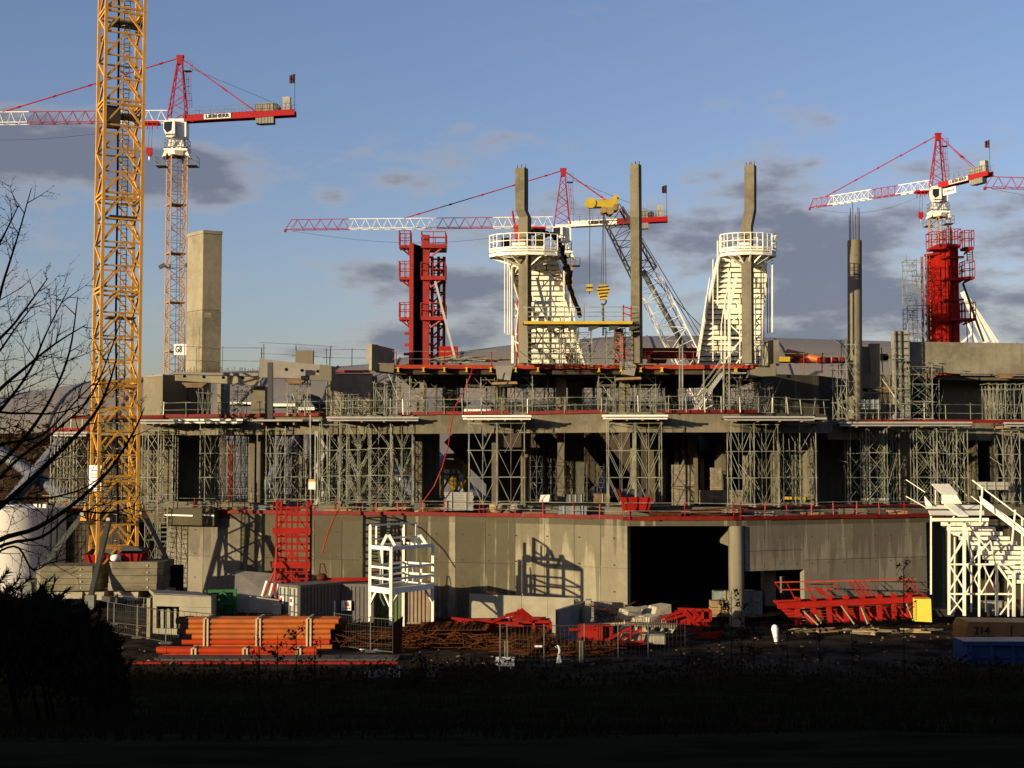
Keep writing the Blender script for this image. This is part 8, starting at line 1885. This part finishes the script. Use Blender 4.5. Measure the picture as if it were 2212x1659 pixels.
for (x0, x1, yt, yb, lab) in [(780, 864, 1437, 1465, 'pale torn sheeting draped in the dark weeds at the end of the red girder'), (920, 955, 1436, 1462, 'pale sheet of corrugated plastic standing in the dark weeds')]:
    D = G((x0 + x1) / 2, yb).y; D = min(D, 69.5); a, b = P(x0, yb, D), P(x1, yb, D); n = 16; mb = MB(); g0 = gz(a.x, D)
    H = (yb - yt) * D / F; top = []
    for i in range(n + 1):
        f = i / n; x = a.x + (b.x - a.x) * f; top.append((x, H * (.35 + .65 * f) * random.uniform(.8, 1.05) if x1 == 864 else H * random.uniform(.95, 1.02)))
    for i in range(n):
        y0_, y1_ = D + .12 * (i % 2), D + .12 * ((i + 1) % 2); (x0_, h0), (x1_, h1) = top[i], top[i + 1]
        mb.hexa([V3((x0_, y0_, g0 - .1)), V3((x1_, y1_, g0 - .1)), V3((x1_, y1_ + .03, g0 - .1)), V3((x0_, y0_ + .03, g0 - .1))], [V3((x0_, y0_, g0 + h0)), V3((x1_, y1_, g0 + h1)), V3((x1_, y1_ + .03, g0 + h1)), V3((x0_, y0_ + .03, g0 + h0))])
    tag(mb.build('plastic_sheet', M['greyconc'], origin=(a.x, D, g0)), lab, 'sheet')
# pale rubble in the yard edge and debris
t = thing('rubble', 'scatter of pale rubble and timber scraps on the yard floor', 'rubble', (0, 78, 0)); t['kind'] = 'stuff'
mb = MB()
for i in range(350):
    x = random.uniform(-30, 33); y = random.uniform(74, 94); s_ = random.uniform(.04, .13); mb.box((x, y, gz(x, y) + s_ * .3), (s_ * random.uniform(1, 3), s_, s_ * .7), random.uniform(0, 3), random.uniform(-.4, .4))
o = mb.build('rubble_pieces', M['ply'], t); o['kind'] = 'stuff'
t = thing('timber_scraps', 'loose timber scraps strewn at the foot of the wide red form', 'timber', P(1850, 1352, 88))
for i in range(40): q = V3((random.uniform(P(1680, 1350, 88).x, P(2000, 1350, 88).x), random.uniform(86.5, 89), .12)); a = random.uniform(-1, 1); L_ = random.uniform(.5, 1.8); unit_bar('scrap', q, q + V3((math.cos(a) * L_, math.sin(a) * L_, .05)), .1, M['wood' if i % 2 else 'slab'], t)
# ------------------------------------------------------------------ foreground plants
random.seed(71)
def branchy(t, limbs, D0, r0, twig=1.0, name='limb'):
    for li, pts in enumerate(limbs):
        D = D0 + random.uniform(-1.6, 1.6); q = [P(x, y, D + i * .12) for i, (x, y) in enumerate(pts)]
        sm = []
        for i in range(len(q) - 1):                       # Catmull-Rom through the points
            p0, p1, p2, p3 = q[max(0, i - 1)], q[i], q[i + 1], q[min(len(q) - 1, i + 2)]
            for j in range(5):
                f = j / 5; sm.append(((p1 * 2) + (p2 - p0) * f + (p0 * 2 - p1 * 5 + p2 * 4 - p3) * f * f + (p1 * 3 - p0 - p2 * 3 + p3) * f * f * f) * .5)
        sm.append(q[-1]); n = len(sm); mb = MB(); R0 = r0[li] if isinstance(r0, list) else r0
        rad = lambda f: R0 * (1 - f) ** .8 * .9 + .006
        for i in range(n - 1): mb.tube(sm[i], sm[i + 1], rad(i / (n - 1)), rad((i + 1) / (n - 1)), n=6)
        lm = mb.build(name, M['bark'], t)
        tw = MB()
        def grow(p, d, L_, r, depth):
            segs = 4; c = V3(p); dd = V3(d)
            for s in range(segs):
                dd = (dd + V3((random.uniform(-.12, .16), random.uniform(-.15, .15), random.uniform(-.05, .18)))).normalized(); e = c + dd * (L_ / segs)
                tw.tube(c, e, r * (1 - s / (segs + 1)), r * (1 - (s + 1) / (segs + 1)), n=4, cap=False); c = e
                if depth > 0 and random.random() < .62:
                    a = random.choice((-1, 1)) * random.uniform(.5, 1.0); v = V3((dd.x * math.cos(a) - dd.z * math.sin(a), dd.y + random.uniform(-.3, .3), dd.x * math.sin(a) + dd.z * math.cos(a))).normalized(); grow(c, v, L_ * random.uniform(.3, .55), r * .6, depth - 1)
            tw.tube(c, c + dd * .035, r * .9, r * .3, n=4, cap=False)    # bud
        for i in range(3, n - 1):
            for _ in range(2):
                if random.random() < .30 * twig:
                    d = (sm[i + 1] - sm[i]).normalized(); a = random.choice((-1, 1)) * random.uniform(.45, 1.0)
                    v = V3((d.x * math.cos(a) - d.z * math.sin(a), random.uniform(-.3, .3), d.x * math.sin(a) + d.z * math.cos(a))).normalized(); f = i / n
                    grow(sm[i], v, random.uniform(.35, 1.1) * (1.15 - f * .6), .010, 2)
        if tw.v: tag(tw.build('twigs', M['bark'], lm), kind='stuff')
t = thing('bare_tree', 'leafless dark tree reaching in from the left edge in front of the yellow mast', 'tree', P(-260, 1500, 23))
limbs = [
 [(-260, 1250), (-120, 1000), (-20, 862), (60, 790), (120, 742), (188, 700)],
 [(-260, 1260), (-130, 950), (-30, 770), (30, 700), (75, 640), (104, 600)],
 [(-250, 1200), (-120, 850), (-20, 690), (10, 600), (40, 505), (68, 406)],
 [(-240, 1150), (-100, 700), (-20, 560), (10, 505), (42, 440)],
 [(-260, 1350), (-60, 1150), (40, 1060), (120, 985), (200, 900), (235, 830), (255, 760)],
 [(-260, 1400), (-40, 1190), (80, 1140), (170, 1080), (240, 1010), (290, 930), (312, 880)],
 [(-250, 1050), (-60, 905), (40, 893), (120, 893), (190, 870)],
 [(-250, 1250), (-40, 1040), (50, 950), (110, 860), (150, 760), (168, 640)],
 [(-250, 1350), (-20, 1190), (90, 1160), (160, 1108), (230, 1108), (300, 1090)],
 [(-250, 1150), (-40, 930), (30, 850), (70, 790), (100, 720), (150, 620)],
 [(-250, 1350), (-60, 1120), (20, 1080), (110, 1075), (190, 1050), (250, 1000)],
 [(-250, 1150), (-80, 1000), (0, 960), (90, 940), (170, 860), (230, 800)],
 [(-250, 1100), (-90, 820), (-20, 780), (40, 700), (80, 650)],
 [(-260, 1450), (-60, 1240), (30, 1180), (70, 1230), (110, 1215), (170, 1205)],
 [(-260, 1300), (-60, 1100), (30, 1000), (120, 930), (200, 850), (262, 690)],
]
branchy(t, limbs, 23, [.045, .04, .04, .032, .06, .058, .03, .045, .035, .035, .03, .03, .03, .024, .035], 1.0)
b0 = P(-260, 1300, 23); mb = MB(); g0 = V3((b0.x - .2, 23, gz(b0.x, 23) - .2)); mb.tube(g0, b0, .3, .17, n=12); mb.tube(b0, P(-240, 1050, 23), .17, .10, n=10); mb.build('trunk', M['bark'], t, smooth=True)
# evergreen bush at the lower left
t = thing('evergreen_bush', 'black-green bushy evergreen filling the lower left corner', 'bush', P(60, 1500, 40))
mb = MB(); random.seed(8); D = 34
EDGE = [(-200, 1270), (0, 1292), (40, 1310), (70, 1300), (112, 1305), (150, 1322), (190, 1345), (235, 1380), (262, 1440), (272, 1500), (240, 1560)]
stems = []
for i in range(26000):
    px = random.uniform(-220, 275); e = interp(EDGE, px) + 34 * mnoise.noise(V3((px * .028, 0, 1))) + 26 * mnoise.noise(V3((px * .15, 2, 1)))
    py = e + abs(random.gauss(0, 1)) ** .75 * 90
    if py > 1640: continue
    d_ = D + random.uniform(-2.2, 2.2); c = P(px, py, d_)
    a = random.uniform(-2.6, 2.6); L_ = random.uniform(.10, .32) * (2.0 if random.random() < .05 else 1); u = V3((math.cos(a) * .8, random.uniform(-.5, .5), abs(math.sin(a)) * .8 + .15)).normalized() * L_; w_ = u.cross(V3((0, 1, 0))).normalized() * random.uniform(.015, .04)
    mb.poly([c - w_, c + u, c + w_], [(0, 1, 2)])
mb.build('crown', M['needle'], t)
mb = MB()
for i in range(14): x = random.uniform(-200, 240); e = interp(EDGE, x); q = P(x, e + 20, D); mb.tube((q.x * .93 - .2, D, gz(q.x, D) - .1), q, .05, .015, n=5)
mb.build('stems', M['bark'], t)
# fan of needle sprays above the bush edge
t2 = thing('needle_sprays', 'ragged evergreen sprays standing up in front of the white tank', 'branches', P(60, 1300, 33))
for (x0, y0, x1, y1) in ((-20, 1330, 68, 1245), (-10, 1310, 42, 1248), (30, 1330, 110, 1250), (95, 1330, 118, 1255), (60, 1340, 150, 1270), (-30, 1290, 20, 1232), (0, 1340, 90, 1285)):
    mb = MB(); A, B = P(x0, y0, 33), P(x1, y1, 33); mb.tube(A, B, .025, .008, n=5)
    for j in range(46):
        c = A.lerp(B, random.random()); a = random.uniform(-.9, .9); d = (B - A).normalized(); u = V3((d.x * math.cos(a) - d.z * math.sin(a), random.uniform(-.3, .3), d.x * math.sin(a) + d.z * math.cos(a))) * random.uniform(.1, .26); w_ = V3((-u.z, 0, u.x)).normalized() * .02
        mb.poly([c - w_, c + u, c + w_], [(0, 1, 2)])
    mb.build('spray', M['needle'], t2)
random.seed(77)
for k in range(46):
    x0 = random.uniform(-60, 262); e = interp(EDGE, x0); L_ = random.uniform(25, 75); a = random.uniform(-.9, .9)
    A, B = P(x0, e + 26, 33), P(x0 + L_ * math.sin(a), e + 20 - L_ * math.cos(a), 33); mb = MB(); mb.tube(A, B, .02, .006, n=4); d = (B - A).normalized()
    for j in range(40):
        c = A.lerp(B, random.random() ** .8); b = random.choice((-1, 1)) * random.uniform(.3, 1.1); u = V3((d.x * math.cos(b) - d.z * math.sin(b), random.uniform(-.4, .4), d.x * math.sin(b) + d.z * math.cos(b))) * random.uniform(.08, .22); w_ = V3((-u.z, 0, u.x)).normalized() * .018
        mb.poly([c - w_, c + u, c + w_], [(0, 1, 2)])
    mb.build('spray', M['needle'], t)
# weeds silhouetted against the yard
def weed(px, yb, yt, D, label, seeds=7, spread=14, leafy=True):
    base = P(px, yb, D); base.z = min(base.z, gz(base.x, D) + .0) if base.z > gz(base.x, D) else base.z; top = P(px, yt, D)
    t = thing('weed', label, 'plant', base, 'tall dead weeds on the bank')
    mb = MB(); mb.tube(base, top, .03, .012, n=5); mb.build('stem', M['weed'], t)
    for k in range(seeds):
        f = random.uniform(.45, 1.0); c = base.lerp(top, f); s = D / F; a = random.choice((-1, 1)) * random.uniform(.3, 1.0); e = c + V3((a * spread * s, random.uniform(-.2, .2), spread * s * random.uniform(.3, 1.1)))
        mb = MB(); mb.tube(c, e, .013, .007, n=4)
        for j in range(22): q = e + V3((random.gauss(0, .10), random.gauss(0, .08), random.gauss(0, .10))); r = random.uniform(.03, .075); u = V3((random.uniform(-1, 1), random.uniform(-1, 1), random.uniform(-1, 1))) * r; v = V3((random.uniform(-1, 1), random.uniform(-1, 1), random.uniform(-1, 1))) * r; mb.poly([q - u, q + v, q + u, q - v], [(0, 1, 2, 3)])
        tag(mb.build('seed_head', M['weed'], t), kind='stuff')
for w_ in [(1580, 1420, 1275, 62, 'tall weed with ragged heads in front of the round gate column', 12, 20), (1602, 1430, 1310, 60, 'smaller weed just right of the tall one at the gate', 6, 12), (1555, 1430, 1318, 61, 'short weed left of the gate column', 5, 11), (1952, 1420, 1225, 60, 'tallest weed with knobbly heads before the right end of the wide red form', 13, 16),
           (1628, 1440, 1345, 59, 'low bushy weed below the glassy pallets', 8, 15), (1700, 1430, 1348, 61, 'low weed below the left corner of the wide red form', 7, 12), (640, 1500, 1365, 52, 'thin dead weed crossing the orange pipes', 5, 14), (600, 1500, 1372, 53, 'thin dead weed left of the middle batten', 4, 12), (560, 1490, 1380, 54, 'wispy weed before the middle of the orange pipes', 4, 12),
           (680, 1490, 1392, 52, 'wispy weed near the right pipe ends', 5, 10), (1180, 1500, 1400, 50, 'thin weed in front of the mesh fence', 4, 12), (1770, 1440, 1350, 58, 'low weed below the middle of the wide red form', 6, 12), (1840, 1440, 1362, 58, 'small weed under the timber props', 5, 10), (910, 1520, 1430, 46, 'short weed left of the dark yard edge', 6, 14)]:
    weed(*w_)
mb = MB(); random.seed(9)
for i in range(16000):
    y = 16 + 50 * random.random() ** .8; hw = y * .40; x = random.uniform(-hw, hw); z = gz(x, y); h = random.uniform(.08, .32) * (1.5 if random.random() < .06 else 1); a = random.uniform(-.5, .5); w_ = random.uniform(.008, .02)
    mb.poly([(x - w_, y, z - .03), (x + w_, y, z - .03), (x + a * h, y + random.uniform(-.3, .3) * h, z + h)], [(0, 1, 2)])
o = mb.build('long_grass', M['grass']); tag(o, 'long dark winter grass on the shaded bank', kind='stuff')
mb = MB(); random.seed(19)
for i in range(420):
    y = random.uniform(48, 68); x = random.uniform(-.37, .37) * y; z = gz(x, y); h = random.uniform(.5, 1.6)
    c = V3((x, y, z)); e = c + V3((random.uniform(-.3, .3), random.uniform(-.3, .3), h)); mb.tube(c, e, .012, .006, n=3, cap=False)
    for k in range(3): f = random.uniform(.4, 1); q = c.lerp(e, f); mb.tube(q, q + V3((random.uniform(-.3, .3), 0, random.uniform(.1, .35))), .008, .004, n=3, cap=False)
o = mb.build('dead_stalks', M['weed']); tag(o, 'thin dead stalks along the foot of the bank', kind='stuff')

# ragged brush at the foot of the bank: arching dead stems that break up the edge of the yard
mb = MB(); random.seed(29)
for i in range(2600):
    y = random.uniform(60, 72.5); x = random.uniform(-.385, .385) * y; k = mnoise.noise(V3((x * .16, y * .16, 7)))
    if k < -.05 and random.random() < .75: continue
    z = gz(x, y); h = random.uniform(.25, .9) * (1 + 1.2 * max(0, k)); a = random.uniform(-.9, .9); p = V3((x, y, z - .02)); d = V3((a * .4, random.uniform(-.2, .2), 1))
    for s_ in range(4):
        q = p + d.normalized() * h / 4; mb.tube(p, q, .014 * (1 - s_ / 5), .014 * (1 - (s_ + 1) / 5), n=3, cap=False); p = q; d += V3((a * .3, 0, -.18))
    for s_ in range(3): u = V3((random.uniform(-.09, .09), 0, random.uniform(-.06, .09))); mb.poly([p - u, p + V3((u.z, .02, -u.x)) , p + u], [(0, 1, 2)])
o = mb.build('dead_brush', M['weed']); tag(o, 'ragged dead brush along the dark edge of the yard', kind='stuff')
